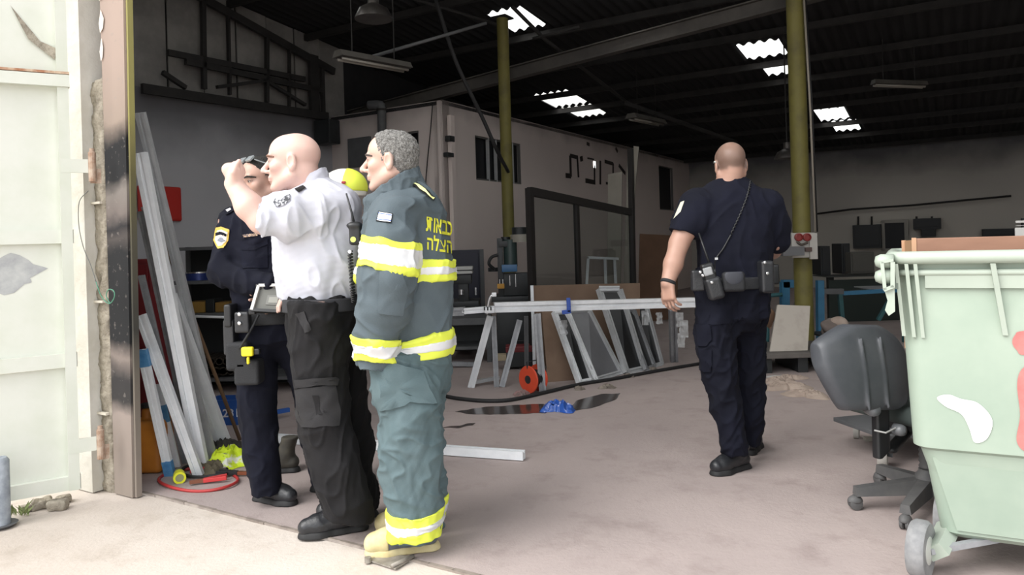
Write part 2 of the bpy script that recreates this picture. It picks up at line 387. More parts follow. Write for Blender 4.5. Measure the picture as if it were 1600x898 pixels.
wl = wallbox('wall_left', A_L - 0.25, A_L, B_F, B_B, 0, 3.15, M_wl)
for i in range(12):
    b0 = B_F + 0.1 + i * 0.49
    mb = MB(); b1 = b0 + 0.47; x0 = A_L - 0.06 - 0.012 * (i % 2)
    mb.hexa([W(x0, b0, 3.15), W(x0 + 0.02, b0, 3.15), W(x0 + 0.02, b1, 3.15), W(x0, b1, 3.15), W(x0, b0, roofz(b0)), W(x0 + 0.02, b0, roofz(b0)), W(x0 + 0.02, b1, roofz(b1)), W(x0, b1, roofz(b1))])
    mb.build('wall_panel', M_panel, wl)
wallbox('wall_left_upper', A_L - 0.3, A_L - 0.1, B_F, B_B, 3.15, 5.0, M_soot)
wallbox('wall_back', A_L - 0.3, A_R + 0.3, B_B, B_B + 0.25, 0, roofz(B_B) + 0.3, M_far)
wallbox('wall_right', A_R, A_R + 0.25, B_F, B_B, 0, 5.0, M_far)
M_white = mat('whitewashed_render', 'cfccc5', 0.9, c2='bdb9ae', nscale=3, bump=0.3, bscale=25)
wf = wallbox('wall_front', A_L - 0.3, -4.17, B_F - 0.13, B_F + 0.12, 0, 5.2, M_white)
wallbox('wall_front_lintel', -4.17, 4.4, B_F - 0.13, B_F + 0.12, 4.4, 5.2, M_white)
wallbox('wall_front_pier', 4.4, A_R + 0.3, B_F - 0.13, B_F + 0.12, 0, 5.2, M_white)

# ---- corrugated roof with translucent sheets let into it
SKY = [(-6.46, -5.78, 11.65, 12.52), (-6.42, -5.80, 12.66, 13.40), (-2.62, -2.05, 10.80, 11.45), (-2.50, -1.98, 11.80, 12.38),
       (-2.20, -1.70, 14.85, 15.78), (-2.06, -1.60, 15.95, 16.80), (-5.18, -4.66, 8.13, 8.82), (-6.50, -6.10, 5.9, 6.86), (-3.60, -3.10, 7.6, 8.42),
       (-6.46, -5.78, 3.4, 5.0), (-2.6, -2.0, 3.4, 5.0), (-2.6, -2.0, 5.5, 6.9), (1.3, 2.0, 3.4, 5.0), (1.3, 2.0, 5.5, 6.9), (-4.6, -4.0, 3.4, 5.0), (-.6, 0.0, 3.4, 5.0), (-.6, 0.0, 5.5, 6.9), (1.6, 2.3, 8.1, 9.6), (1.6, 2.3, 10.8, 12.4), (1.6, 2.3, 14.85, 16.8), (3.4, 4.1, 10.8, 12.4), (3.4, 4.1, 14.85, 16.8)]  # skylights added to brighten the hall, mostly out of view
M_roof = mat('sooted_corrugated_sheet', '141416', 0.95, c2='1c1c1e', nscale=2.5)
m = bpy.data.materials.new('translucent_sheet'); m.use_nodes = True; N, L = m.node_tree.nodes, m.node_tree.links
for x in list(N): N.remove(x)
out = N.new('ShaderNodeOutputMaterial'); t1 = N.new('ShaderNodeBsdfTranslucent'); t1.inputs[0].default_value = (0.93, 0.92, 0.86, 1)
t2 = N.new('ShaderNodeBsdfTransparent'); t2.inputs[0].default_value = (1, 1, 0.97, 1); mx = N.new('ShaderNodeMixShader'); mx.inputs[0].default_value = 0.45
L.new(t1.outputs[0], mx.inputs[1]); L.new(t2.outputs[0], mx.inputs[2]); L.new(mx.outputs[0], out.inputs[0]); M_sky = m
da = 0.146 / 6
def wave(a): return 0.022 * math.sin(2 * math.pi * a / 0.146)
A0, A1 = A_L - 0.35, A_R + 0.35; NA = int((A1 - A0) / da)
bs = sorted(set([round(B_F - 0.5 + i * 1.1, 2) for i in range(16)] + [s[2] for s in SKY] + [s[3] for s in SKY] + [B_B + 0.3]))
AA = A0 + np.arange(NA + 1) * da; BBs = np.array(bs); verts = []; faces = []
for b in bs:
    for a in AA: verts.append(W(a, b, roofz(b) + wave(a)))
nb = len(bs)
for j in range(nb - 1):
    bc = (bs[j] + bs[j + 1]) / 2
    hol = [s for s in SKY if s[2] < bc < s[3]]
    for i in range(NA):
        ac = AA[i] + da / 2
        if any(s[0] < ac < s[1] for s in hol): continue
        faces.append((j * (NA + 1) + i, j * (NA + 1) + i + 1, (j + 1) * (NA + 1) + i + 1, (j + 1) * (NA + 1) + i))
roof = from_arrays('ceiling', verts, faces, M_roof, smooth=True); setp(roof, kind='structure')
for s in SKY:
    n = max(4, int((s[1] - s[0]) / da)); mb = MB()
    def fn(u, v, s=s): a = s[0] + (s[1] - s[0]) * u; b = s[2] - 0.05 + (s[3] - s[2] + 0.10) * v; return W(a, b, roofz(b) + wave(a) + 0.012)
    mb.grid(fn, n, 2).build('translucent_sheet', M_sky, roof, smooth=True)
# purlins under the sheets
M_steel = mat('sooty_steel', '1c1b1b', 0.85, c2='292726', nscale=6)
for i, b in enumerate([3.2, 4.7, 6.2, 7.5, 8.95, 10.3, 11.62, 12.59, 13.6, 14.4, 15.86, 17.0, 18.2]):
    MB().beam(W(A_L, b, roofz(b) - 0.075), W(A_R, b, roofz(b) - 0.075), 0.06, 0.09).build('purlin', M_steel, roof)

# ---- the two olive steel posts and the girder they carry
M_olive = mat('olive_yellow_paint', '67612c', 0.65, c2='524c27', nscale=5, bump=0.1, lo=0.45, hi=0.75)
def post(px, py, d, r, ztop, label, seed):
    c = P(px, py, d); t = thing('steel_post', label, 'post', (c[0], c[1], 0), 'olive steel posts of the hall')
    MB().lathe((c[0], c[1], 0), [(r, 0.012), (r, 1.0), (r * 0.97, 1.02), (r * 0.97, ztop)], n=20).build('shaft', M_olive, t, ang=40)
    MB().box((c[0], c[1], 0.006), (r * 3.2, r * 3.2, 0.012), UA, VA).build('base_plate', M_steel, t)
    MB().box((c[0], c[1], ztop + 0.01), (r * 2.8, r * 2.8, 0.02), UA, VA).build('cap_plate', M_steel, t)
    return t, c
post_l, c_pl = post(793, 300, 9.3, 0.076, 4.1, 'olive steel post rising in front of the white inner building', 1)
post_r, c_pr = post(1251, 300, 7.55, 0.090, 3.85, 'olive steel post carrying the socket board, right of the walking officer', 2)
g0, g1 = onb(600, 168, 8.3), onb(1225, 2, 8.3)
dirg = (g1 - g0) / (AB(g1)[0] - AB(g0)[0]); gl = g0 + dirg * (A_L + 0.05 - AB(g0)[0]); gr = g0 + dirg * (A_R - .05 - AB(g0)[0])
mb = MB(); Ip = [(-.06, -.085), (.06, -.085), (.06, -.07), (.006, -.07), (.006, .07), (.06, .07), (.06, .085), (-.06, .085), (-.06, .07), (-.006, .07), (-.006, -.07), (-.06, -.07)]
mb.prism(gl, gr, Ip).build('steel_girder', mat('girder_paint', '4a4743', 0.75, c2='3a3735', nscale=4), label='long grey steel girder crossing the hall above the inner building', cat='girder')
# ---- sooty roof truss along the left wall
tt = thing('roof_truss', 'blackened steel roof truss standing against the left wall', 'truss', ona(229, 139, A_L + 0.12))
def onl(px, py): return ona(px, py, A_L + 0.12)
for name, p, q, wd in [('bottom_chord', (222, 138), (512, 182), .11), ('middle_rail', (262, 82), (476, 124), .07), ('lower_rail', (290, 96), (503, 142), .07), ('top_chord', (300, -12), (522, 112), .10),
                       ('web', (317, 0), (319, 139), .055), ('web', (356, 20), (359, 148), .03), ('web', (417, 52), (417, 160), .045), ('web', (452, 70), (452, 166), .025), ('web', (339, 136), (414, 126), .04), ('web', (420, 129), (477, 164), .04), ('web', (254, 113), (290, 137), .05),
                       ('post', (489, 86), (492, 180), .16), ('web', (503, 100), (505, 178), .05)]:
    MB().beam(onl(*p), onl(*q), wd, 0.05, up=UA).build(name, M_steel, tt)
# ---- inner white building
AI, BI, HI = -5.80, 7.95, 3.2
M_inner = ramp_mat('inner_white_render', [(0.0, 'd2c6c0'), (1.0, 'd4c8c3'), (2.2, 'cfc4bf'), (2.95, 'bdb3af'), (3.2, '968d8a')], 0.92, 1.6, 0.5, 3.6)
def facewall(name, holes, P2, length, height, th, m, kind='structure'):
    """wall face with rectangular openings: holes (s0,s1,z0,z1), P2(s,z,t) -> world"""
    ss = sorted(set([0, length] + [h[0] for h in holes] + [h[1] for h in holes])); zs = sorted(set([0, height] + [h[2] for h in holes] + [h[3] for h in holes])); mb = MB()
    for i in range(len(ss) - 1):
        for j in range(len(zs) - 1):
            sc, zc = (ss[i] + ss[i + 1]) / 2, (zs[j] + zs[j + 1]) / 2
            if any(h[0] < sc < h[1] and h[2] < zc < h[3] for h in holes): continue
            c = [P2(ss[i], zs[j], 0), P2(ss[i + 1], zs[j], 0), P2(ss[i + 1], zs[j], th), P2(ss[i], zs[j], th), P2(ss[i], zs[j + 1], 0), P2(ss[i + 1], zs[j + 1], 0), P2(ss[i + 1], zs[j + 1], th), P2(ss[i], zs[j + 1], th)]
            mb.hexa(c)
    v, f = np.round(np.array(mb.v), 5), mb.f
    return mb.build(name, m, kind=kind)
def pr_right(s, z, t): return W(AI - t, BI + s, z)
def pr_left(s, z, t): return W(AI - s, BI + t, z)
def sR(px, py): q = ona(px, py, AI); return AB(q)[1] - BI, q[2]
def sL(px, py): q = onb(px, py, BI); return AI - AB(q)[0], q[2]
def hole(f, x0, y0, x1, y1):
    a, b = f(x0, y0), f(x1, y1); return (min(a[0], b[0]), max(a[0], b[0]), min(a[1], b[1]), max(a[1], b[1]))
hw1 = hole(sR, 742, 211, 815, 288); hw2 = hole(sR, 1029, 258, 1053, 329); hw3 = hole(sL, 637, 206, 655, 240)
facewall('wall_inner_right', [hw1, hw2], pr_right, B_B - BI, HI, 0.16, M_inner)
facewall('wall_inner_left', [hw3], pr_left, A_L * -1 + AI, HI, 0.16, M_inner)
mb = MB(); mb.hexa([W(A_L, BI, HI - .06), W(AI, BI, HI - .06), W(AI, B_B, HI - .06), W(A_L, B_B, HI - .06), W(A_L, BI, HI - .01), W(AI, BI, HI - .01), W(AI, B_B, HI - .01), W(A_L, B_B, HI - .01)])
mb.build('wall_inner_roof', M_soot, kind='structure')
wallbox('wall_inner_core', A_L, AI - 0.6, BI + 0.6, B_B, 0, HI - 0.07, M_soot)
M_alu = mat('mill_aluminium', 'bfc1c3', 0.42, 0.3, c2='acaeb0', nscale=9, bump=0.05)
M_aludark = mat('dull_window_aluminium', '6b6a68', 0.5, 0.4)
M_glass = mat('dark_window_glass', '121317', 0.45, spec=0.25)
def window(n, h, PF, bars):
    t = thing('window_%d' % n, None, None, PF((h[0] + h[1]) / 2, h[2], 0.05), kind='structure')
    for s in (h[0], h[1]): MB().beam(PF(s, h[2], .03), PF(s, h[3], .03), .035, .05, up=UA).build('window_frame', M_aludark, t)
    for z in (h[2], h[3]): MB().beam(PF(h[0], z, .03), PF(h[1], z, .03), .035, .05).build('window_frame', M_aludark, t)
    for s in bars: MB().beam(PF(s, h[2], .03), PF(s, h[3], .03), .03, .04, up=UA).build('window_bar', M_alu, t)
    mb = MB(); mb.slab([PF(h[0], h[2], .07), PF(h[1], h[2], .07), PF(h[1], h[3], .07), PF(h[0], h[3], .07)], PF(0, 0, .006) - PF(0, 0, 0)); mb.build('pane', M_glass, t)
window(1, hw1, pr_right, [sR(765, 250)[0], sR(777, 250)[0], sR(803, 255)[0]])
window(2, hw2, pr_right, [])
window(3, hw3, pr_left, [])
# painted letters on the inner building (strokes stand a few mm proud of the wall)
M_ink = mat('brown_black_paint', '2a2422', 0.8)
lt = thing('painted_letters', 'dark painted letters on the wall of the white inner building', 'lettering', ona(925, 285, AI + 0.004))
def stroke(pts, wpx):
    mb = MB()
    for (x0, y0), (x1, y1) in zip(pts[:-1], pts[1:]):
        q0, q1 = ona(x0, y0, AI + .006), ona(x1, y1, AI + .006); mb.beam(q0, q1, 0.006, wpx, up=VA if abs(x1 - x0) < abs(y1 - y0) else ZA) if False else mb.beam(q0, q1, wpx, 0.008, up=UA)
    mb.build('letter_stroke', M_ink, lt)
for pts, wd in [([(884, 274), (892, 275)], .085), ([(892, 276), (891, 243), (903, 246)], .07), ([(902, 245), (904, 277)], .055), ([(908, 244), (909, 252)], .11), ([(915, 282), (930, 285)], .085), ([(929, 286), (929, 258)], .05), ([(918, 247), (928, 249)], .03),
                ([(938, 251), (938, 288)], .065), ([(945, 252), (958, 256)], .07), ([(958, 255), (958, 272)], .06), ([(947, 286), (952, 287)], .05), ([(967, 258), (977, 271)], .07), ([(917, 224), (921, 226)], .06), ([(962, 231), (965, 237)], .06)]: stroke(pts, wd)
# glowing plate standing in for light through a chink next to the letters
MB().box(ona(929, 257, AI + .006), (0.006, 0.09, 0.12), UA, VA).build('chink_glow', mat('chink_light', 'ffffff', 0.5, emit=1.2), label='small glowing chink of light among the painted wall letters', cat='lamp')

# ---- sooty front column, jamb and steel gate leaf on the left
M_col = ramp_mat('scorched_column_paint', [(0.0, '857a70'), (0.42, '8c8078'), (0.5, '2c2a29'), (0.62, '2a2828'), (0.72, '7b7069'), (0.82, '0f1012'), (1.28, '121315'), (1.36, '453f3c'), (1.42, '1f1e20'), (1.50, '6b625d'), (1.58, '77706a'), (1.66, '151618'), (1.85, '111214'), (1.98, '8f8074'), (2.3, '9d8b80'), (3.0, 'a39186')], 0.9, 4, 0.22, 3.0, c2='8a827c', speck=0.35)
ct = thing('front_column', 'scorched brown steel column at the left edge of the hall entrance', 'column', W(-3.80, 2.28, 0))
mb = MB(); mb.hexa([W(-3.866, 2.25, 0), W(-3.705, 2.25, 0), W(-3.705, 2.30, 0), W(-3.866, 2.30, 0), W(-3.866, 2.25, 4.3), W(-3.625, 2.25, 4.3), W(-3.625, 2.30, 4.3), W(-3.866, 2.30, 4.3)]); mb.build('flange', M_col, ct)
M_col2 = ramp_mat('olive_edge_paint', [(0.0, '8a7f75'), (0.6, '6d665c'), (0.9, '3b3a35'), (1.35, '4e4a3c'), (1.7, '5f5a3a'), (2.0, '8c8650'), (3.0, '97915a')], 0.7, 4, 0.2, 3.0)
mb = MB(); mb.hexa([W(-3.702, 2.262, 0), W(-3.688, 2.262, 0), W(-3.688, 2.292, 0), W(-3.702, 2.292, 0), W(-3.622, 2.262, 4.3), W(-3.608, 2.262, 4.3), W(-3.608, 2.292, 4.3), W(-3.622, 2.292, 4.3)]); mb.build('edge_strip', M_col2, ct)
mb = MB(); mb.hexa([W(-3.866, 2.305, 0), W(-3.766, 2.305, 0), W(-3.766, 2.33, 0), W(-3.866, 2.33, 0), W(-3.866, 2.305, 4.3), W(-3.766, 2.305, 4.3), W(-3.766, 2.33, 4.3), W(-3.866, 2.33, 4.3)]); mb.build('web', M_col, ct)
for z, s in ((2.45, .05), (2.62, .06), (2.83, .05), (2.30, .03)):   # torn paper scraps on its left edge
    q = W(-3.862, 2.245, z); MB().slab([q, q + UA * s * .5 + ZA * .02, q + UA * s * .7 + ZA * .07, q + UA * .01 + ZA * .12, q - UA * .01 + ZA * .05], -VA * .002).build('paper_scrap', mat('torn_paper', 'e6e1d6', 0.9), ct)
# jamb: white render outside, broken concrete showing next to the column
wallbox('wall_jamb', -4.17, -3.985, 2.20, 2.41, 0, 4.25, M_white)
M_conc = mat('broken_concrete', 'a59d8e', 0.95, c2='857d70', nscale=14, bump=0.9, bscale=35)
sd = SDF(W(-4.1, 2.1, -.02) - V(.25, .25, 0), W(-3.85, 2.5, 2.45) + V(.25, .25, 0), 0.016)
sd.rbox(W(-3.935, 2.305, 1.1), (0.060, 0.05, 1.12), [UA, VA, ZA], r=0.012, k=0)
v, f = sd.mesh(); v += sd.normals(v) * (wav(v, 45, 8, 3)[:, None] * .006 + wav(v, 110, 8, 4)[:, None] * .003)
setp(fast_mesh('wall_jamb_core', v, f, M_conc, None, W(-3.945, 2.3, 0)), kind='structure')
wallbox('wall_jamb_void', -3.985, -3.93, 2.375, 2.40, 0, 4.25, M_soot)  # black strip standing in for the dark gap, its shade put into colour
for z in (0.42, 1.02, 1.55):
    MB().box(W(-3.945, 2.245, z), (0.09, 0.02, 0.012), UA, VA, ZA).build('trim_2', mat('mortar_line', 'c9c2b4', .9), kind='structure')
# gate leaf
h0, h1 = G(127, 770, .05), G(8, 792, .05); gd = unit(h1 - h0); gn = unit(np.cross(gd, ZA)); 
if gn[1] > 0: gn = -gn
M_gate = mat('gate_white_paint', 'cdcfc6', 0.55, c2='bfc4b5', nscale=2.2, bump=0.08, bscale=12)
M_rust = mat('rusty_edge', '9c6a4c', 0.85, c2='c9b9a2', nscale=18)
gt = thing('gate_leaf', 'white painted sheet steel gate leaf swung open at left', 'gate', (*h0[:2], 0.08))
def GP(s, z, t=0): return h0 + gd * s + gn * t + ZA * (z - .05)
LW = 2.0
zr = [0.10, 0.72, 1.36, 2.15, 3.3]
for z in (0.115, 0.74, 1.37): MB().beam(GP(0.0, z), GP(LW, z), 0.045, 0.07, up=ZA).build('rail', M_gate, gt)
MB().beam(GP(0.0, 2.16, .02), GP(LW, 2.13, .02), 0.05, 0.06).build('rail', M_gate, gt)
MB().beam(GP(0.0, 2.20, .03), GP(LW, 2.17, .03), 0.03, 0.012).build('rusty_lip', M_rust, gt)
for s in (0.03, LW): MB().beam(GP(s, 0.08), GP(s, 3.4), 0.05, 0.07, up=gn).build('stile', M_gate, gt)
for i in range(4):
    z0, z1 = zr[i] + .03, zr[i + 1] - .02
    mb = MB(); mb.slab([GP(.05, z0, -.012), GP(LW, z0, -.012), GP(LW, z1, -.012), GP(.05, z1, -.012)], gn * .004); mb.build('sheet_panel', M_gate, gt)
mb = MB()                                     # dent creased into the top sheet
mb.add([GP(.06, 2.27, .004), GP(.17, 2.36, .012), GP(.24, 2.52, .004), GP(.12, 2.36, -.004), GP(.05, 2.33, .002)], [(0, 1, 3, 4), (1, 2, 3)]); mb.build('dent_fold', M_conc, gt)
sd = SDF(GP(.3, 1.1) - V(.25, .15, .1), GP(.3, 1.1) + V(.25, .15, .25), .01); sd.ell(GP(.33, 1.13, -.006), (.10, .004, .06), [gd, gn, ZA], 0)
mb = MB(); n = 26; c = GP(.28, 1.19, -.0065)
mb.add([c + gd * (0.13 + .03 * math.sin(3 * t) + .02 * math.sin(7 * t)) * math.cos(t) + ZA * (.085 + .02 * math.sin(4 * t + 1)) * math.sin(t) for t in [2 * math.pi * k / n for k in range(n)]], [tuple(range(n))]); mb.build('grey_paint_patch', mat('grey_overpaint', '97999b', .8, c2='b9bbb8', nscale=9), gt)
for z in (0.27, 1.70):                        # hinges
    MB().box(GP(-.02, z + .03, .03), (.14, .012, .07), gd, gn, ZA).build('hinge_strap', M_gate, gt)
    MB().lathe(GP(-.09, z - .05, .045), [(.018, 0), (.018, .15), (.012, .155), (.012, .17)], n=12).build('hinge_barrel', mat('rusty_hinge', 'b4a392', .8, c2='8f6f5a', nscale=25), gt)
    MB().box(GP(-.105, z - .02, .03), (.05, .012, .075), gd, gn, ZA).build('hinge_plate', MATS['rusty_hinge'], gt)

# weeds and rubble in the gap below the gate
rb_ = random.Random(3)
for k in range(9):
    s_ = .05 + rb_.random() * .8; c = GP(s_, .05, .02 - .12 * rb_.random()); r_ = .018 + .03 * rb_.random(); c[2] = r_ * .45
    sd = SDF(c - r_ * 2, c + r_ * 2, r_ / 7); sd.rbox(c, (r_, r_ * .8, r_ * .55), [unit(V(1, rb_.random(), .1)), unit(V(-rb_.random(), 1, 0)), ZA], r_ * .3, 0); v, f = sd.mesh(); v += sd.normals(v) * (r_ * .14 * wav(v, 2.2 / r_, 6, k))[:, None]
    setp(fast_mesh('rubble_stone', v, f, M_conc, None, V(c[0], c[1], 0)), 'small broken concrete stone lying under the white gate', 'stone', 'rubble stones under the gate')
wd = thing('weed', 'small green weed growing under the white gate', 'weed', G(30, 806)); Mw_ = mat('weed_green', '6c7a4a', .8, c2='8a9460', nscale=20)
for k in range(16):
    a_ = rb_.random() * 6.28; l_ = .05 + .06 * rb_.random(); b_ = G(30 + rb_.randint(-14, 14), 806); d_ = V(math.cos(a_) * .6, math.sin(a_) * .6, .8); sd_ = unit(np.cross(d_, ZA)) * .009
    MB().add([b_, b_ + d_ * l_ * .5 + sd_, b_ + d_ * l_ - ZA * .01, b_ + d_ * l_ * .5 - sd_], [(0, 1, 2), (0, 2, 3)]).build('leaf', Mw_, wd)
# ================================================================ people
def skin_mat(name, base, blush, hairc, lipc):
    m = bpy.data.materials.new(name); m.use_nodes = True; N, L = m.node_tree.nodes, m.node_tree.links; b = N['Principled BSDF']
    tc = N.new('ShaderNodeTexCoord'); no = N.new('ShaderNodeTexNoise'); no.inputs['Scale'].default_value = 14; L.new(tc.outputs['Object'], no.inputs[0])
    m0 = N.new('ShaderNodeMixRGB'); m0.inputs[1].default_value = (*lin(base), 1); m0.inputs[2].default_value = (*lin(blush), 1); L.new(no.outputs['Fac'], m0.inputs[0])
    o = m0.outputs[0]
    for an, c in (('stubble', hairc), ('lip', lipc), ('brow', hairc), ('lash_shade', '2a1c17')):
        at = N.new('ShaderNodeAttribute'); at.attribute_name = an; mx = N.new('ShaderNodeMixRGB'); mx.inputs[2].default_value = (*lin(c), 1); L.new(at.outputs['Fac'], mx.inputs[0]); L.new(o, mx.inputs[1]); o = mx.outputs[0]
    L.new(o, b.inputs['Base Color']); b.inputs['Roughness'].default_value = 0.5; b.inputs['Subsurface Weight'].default_value = 0.08; b.inputs['Subsurface Radius'].default_value = (0.02, 0.008, 0.004)
    return m
def rows(lst, d, fy=0.7, g=0.0):
    out = []
    for i, (y, xl, xr) in enumerate(lst):
        dd = d[i] if hasattr(d, '__len__') else d
        r = max((xr - xl) / 2 / F * dd + g, 0.012); out.append((P((xl + xr) / 2, y, dd), r, max(r * fy, 0.012)))
    return out
def JJ(d0):
    return lambda px, py, r, dd=0.0: (P(px, py, d0 + dd), r / F * (d0 + dd))
def hand(sd, wrist, f, n, right=False, curl=(20, 25, 15), s=1.0, thumb=(0.75, 0.6, 0.25), tcurl=15):
    f = unit(f); n = unit(n - f * np.dot(n, f)); side = np.cross(f, n) if right else np.cross(n, f)
    q = lambda a, b, c: wrist + (f * a + side * b + n * c) * s
    sd.rbox(q(.048, 0, 0), (.046 * s, .040 * s, .015 * s), [f, side, n], r=.013 * s, k=.012); sd.cone(wrist, q(.03, 0, 0), .024 * s, .024 * s, .012, flat=(n, .7))
    sd.ell(q(.035, .024, .010), (.032 * s, .018 * s, .016 * s), [f, side, n], .01)
    for b0, s0, ln, sp in ((.090, .0295, 1.0, .10), (.095, .0100, 1.10, .02), (.092, -.0100, 1.02, -.05), (.083, -.0290, .82, -.13)):
        p = q(b0 - .012, s0, 0); ang = 0; r = .0092 * s
        for k, seg in enumerate((.044, .027, .022)):
            ang += math.radians(curl[k]); dv = unit(f * math.cos(ang) + n * math.sin(ang) + side * sp * math.cos(ang)); e = p + dv * seg * ln * s
            sd.cone(p, e, r, r * .92, .003 if k else .006); p = e; r *= .93
    tv = unit(side * thumb[0] + f * thumb[1] + n * thumb[2]); p = q(.022, .028, .006); r = .0125 * s
    for k, seg in enumerate((.040, .032, .026)):
        e = p + tv * seg * s; sd.cone(p, e, r, r * .88, .004 if k else .010); p = e; r *= .9
        c, z = math.cos(math.radians(tcurl)), math.sin(math.radians(tcurl)); tv = unit(tv * c + (f * .6 - side * .8 + n * .35) * z)
def head(sd, c, fwd, up, nb, s=1.0, neck_r=.060, nose=1.0):
    fwd = unit(fwd); up = unit(up - fwd * np.dot(up, fwd)); R = np.cross(fwd, up); A = [R, fwd, up]
    q = lambda r, f, u: c + (R * r + fwd * f + up * u) * s
    E = lambda p, rad, k=.012, sub=False: sd.ell(q(*p), [x * s for x in rad], A, k * s, sub)
    C = lambda a, b, r0, r1, k=.010, sub=False: sd.cone(q(*a), q(*b), r0 * s, r1 * s, k * s, None, sub)
    E((0, -.014, .034), (.077, .098, .084)); E((0, .030, .042), (.068, .060, .064), .02); E((0, .036, -.030), (.060, .058, .080), .02)
    for g in (-1, 1):
        C((g * .058, -.005, -.055), (g * .022, .066, -.098), .022, .019, .02); E((g * .044, .060, -.018), (.024, .024, .022), .018)
    E((0, .076, -.100), (.022, .020, .018), .018); C((-.036, .083, .024), (.036, .083, .024), .012, .012, .012)
    C((0, .090, .014), (0, .115 * nose, -.024), .0085, .0115, .010); E((0, .113 * nose, -.030), (.013, .013, .011), .008)
    for g in (-1, 1):
        E((g * .013, .101, -.034), (.009, .012, .008), .007); E((g * .032, .100, .005), (.019, .016, .0125), .010, True); E((g * .032, .0765, .0045), (.0175, .0145, .0135), .004); E((g * .033, .0945, .0040), (.0145, .0120, .0042), .002, True)
        E((g * .080, -.012, -.006), (.010, .020, .033), .008); E((g * .0885, -.007, -.002), (.0085, .012, .022), .003, True); E((g * .080, -.010, -.034), (.008, .010, .011), .006)
    E((0, .089, -.060), (.024, .012, .013), .012)
    C((-.020, .092, -.0575), (.020, .092, -.0575), .0055, .0055, .005); C((-.018, .0915, -.0690), (.018, .0915, -.0690), .0065, .0065, .005)
    C((-.025, .102, -.0632), (.025, .102, -.0632), .0025, .0025, .003, True)
    sd.cone(q(0, -.022, -.045), nb, neck_r * s * .96, neck_r * s * 1.08, .03)
    return q, A
def local(v, c, A, s): return ((v - c) @ np.array(A).T) / s
def face_marks(lc):
    x, f_, u = np.abs(lc[:, 0]), lc[:, 1], lc[:, 2]; fr = (f_ > .045)
    brow = np.exp(-(((x - .038) / .022) ** 2 + ((u - .0265 + .2 * np.maximum(x - .04, 0)) / .0075) ** 2)) * fr
    lash_shade = np.exp(-(((x - .036) / .017) ** 2 + ((u - .0055) / .0065) ** 2)) * fr
    nost = np.exp(-(((x - .008) / .006) ** 2 + ((u + .040) / .004) ** 2)) * (f_ > .09); mouth = np.exp(-((x / .022) ** 2 + ((u + .0632) / .0035) ** 2)) * (f_ > .07)
    return brow, np.clip(lash_shade + .7 * nost + .7 * mouth, 0, 1)  # lashes, plus the shade of nostrils and mouth crease put into the colour
def sstep(x, a, b): t = np.clip((x - a) / (b - a), 0, 1); return t * t * (3 - 2 * t)
def folds(v, amp, freq, seed, an=(1, 1, 1), fine=.0012):
    return 1.7 * amp * (crease(v, freq, seed, an) ** 1.5 - .5) + 1.1 * amp * (crease(v, freq * 2.1, seed + 3, an) ** 3 - .35) + amp * .4 * wav(v, freq * 2.3, 7, seed + 9, an) + fine * wav(v, freq * 6, 8, seed + 20)
def cloth(sd, name, m, parent, loc, amp=.006, freq=16, seed=1, an=(1, 1, 1), fine=.0012, mask=None):
    v, f = sd.mesh(); n = sd.normals(v); a = folds(v, amp, freq, seed, an, fine)
    if mask is not None: a = a * mask(v)
    v = v + n * a[:, None]
    o = fast_mesh(name, v, f, m, parent, loc)
    return o, BVHTree.FromPolygons([tuple(x) for x in v], [tuple(int(i) for i in q) for q in f]), (v, f)
def cast(bvh, px, py, off):
    r = ray(px, py); h = bvh.ray_cast(Vector(CAM), Vector(unit(r)))
    if h[0] is None: return None
    nn = Vector(h[1]); 
    if nn.dot(Vector(r)) > 0: nn = -nn
    return V(*h[0]) + V(*nn) * off
def decal(bvh, poly, name, m, parent, off=.004, rings=4, per=6, label=None, skirt=True, loc=None):
    """sewn-on piece: an outline laid over the cloth it is fixed to, with a raised rim"""
    b = []
    for i in range(len(poly)):
        (x0, y0), (x1, y1) = poly[i], poly[(i + 1) % len(poly)]; b += [(x0 + (x1 - x0) * k / per, y0 + (y1 - y0) * k / per) for k in range(per)]
    cx, cy = np.mean([p[0] for p in b]), np.mean([p[1] for p in b]); n = len(b); vs = []; last = None
    pts = [(cx, cy)] + [(cx + (x - cx) * k / rings, cy + (y - cy) * k / rings) for k in range(1, rings + 1) for x, y in b]
    for x, y in pts:
        q = cast(bvh, x, y, off)
        if q is None or (last is not None and abs(q[1] - last[1]) > .12): q = P(x, y, last[1]) if last is not None else None
        if q is None: return None
        vs.append(q); last = q
    fs = [(0, 1 + k, 1 + (k + 1) % n) for k in range(n)]
    for r in range(rings - 1): fs += [(1 + r * n + k, 1 + (r + 1) * n + k, 1 + (r + 1) * n + (k + 1) % n, 1 + r * n + (k + 1) % n) for k in range(n)]
    if skirt:
        o = len(vs); vs += [vs[1 + (rings - 1) * n + k] + unit(ray(cx, cy)) * (off + .006) for k in range(n)]
        fs += [(1 + (rings - 1) * n + k, o + k, o + (k + 1) % n, 1 + (rings - 1) * n + (k + 1) % n) for k in range(n)]
    ob = from_arrays(name, vs, fs, m, parent, smooth=False); ob.data.polygons.foreach_set('use_smooth', [True] * len(ob.data.polygons)); ob.data.set_sharp_from_angle(angle=.7)
    return setp(ob, label)
def text2d(body, bold=0.0):
    c = bpy.data.curves.new('t', 'FONT'); c.body = body; c.offset = bold; c.resolution_u = 3
    o = bpy.data.objects.new('t', c); COL.objects.link(o); dg = bpy.context.evaluated_depsgraph_get(); ev = o.evaluated_get(dg); me = ev.to_mesh()
    v = np.array([tuple(q.co) for q in me.vertices]); f = [tuple(p.vertices) for p in me.polygons]; ev.to_mesh_clear(); bpy.data.objects.remove(o); bpy.data.curves.remove(c)
    v = v[:, :2]; v = (v - v.min(0)) / (v.max(0) - v.min(0)); return v, f
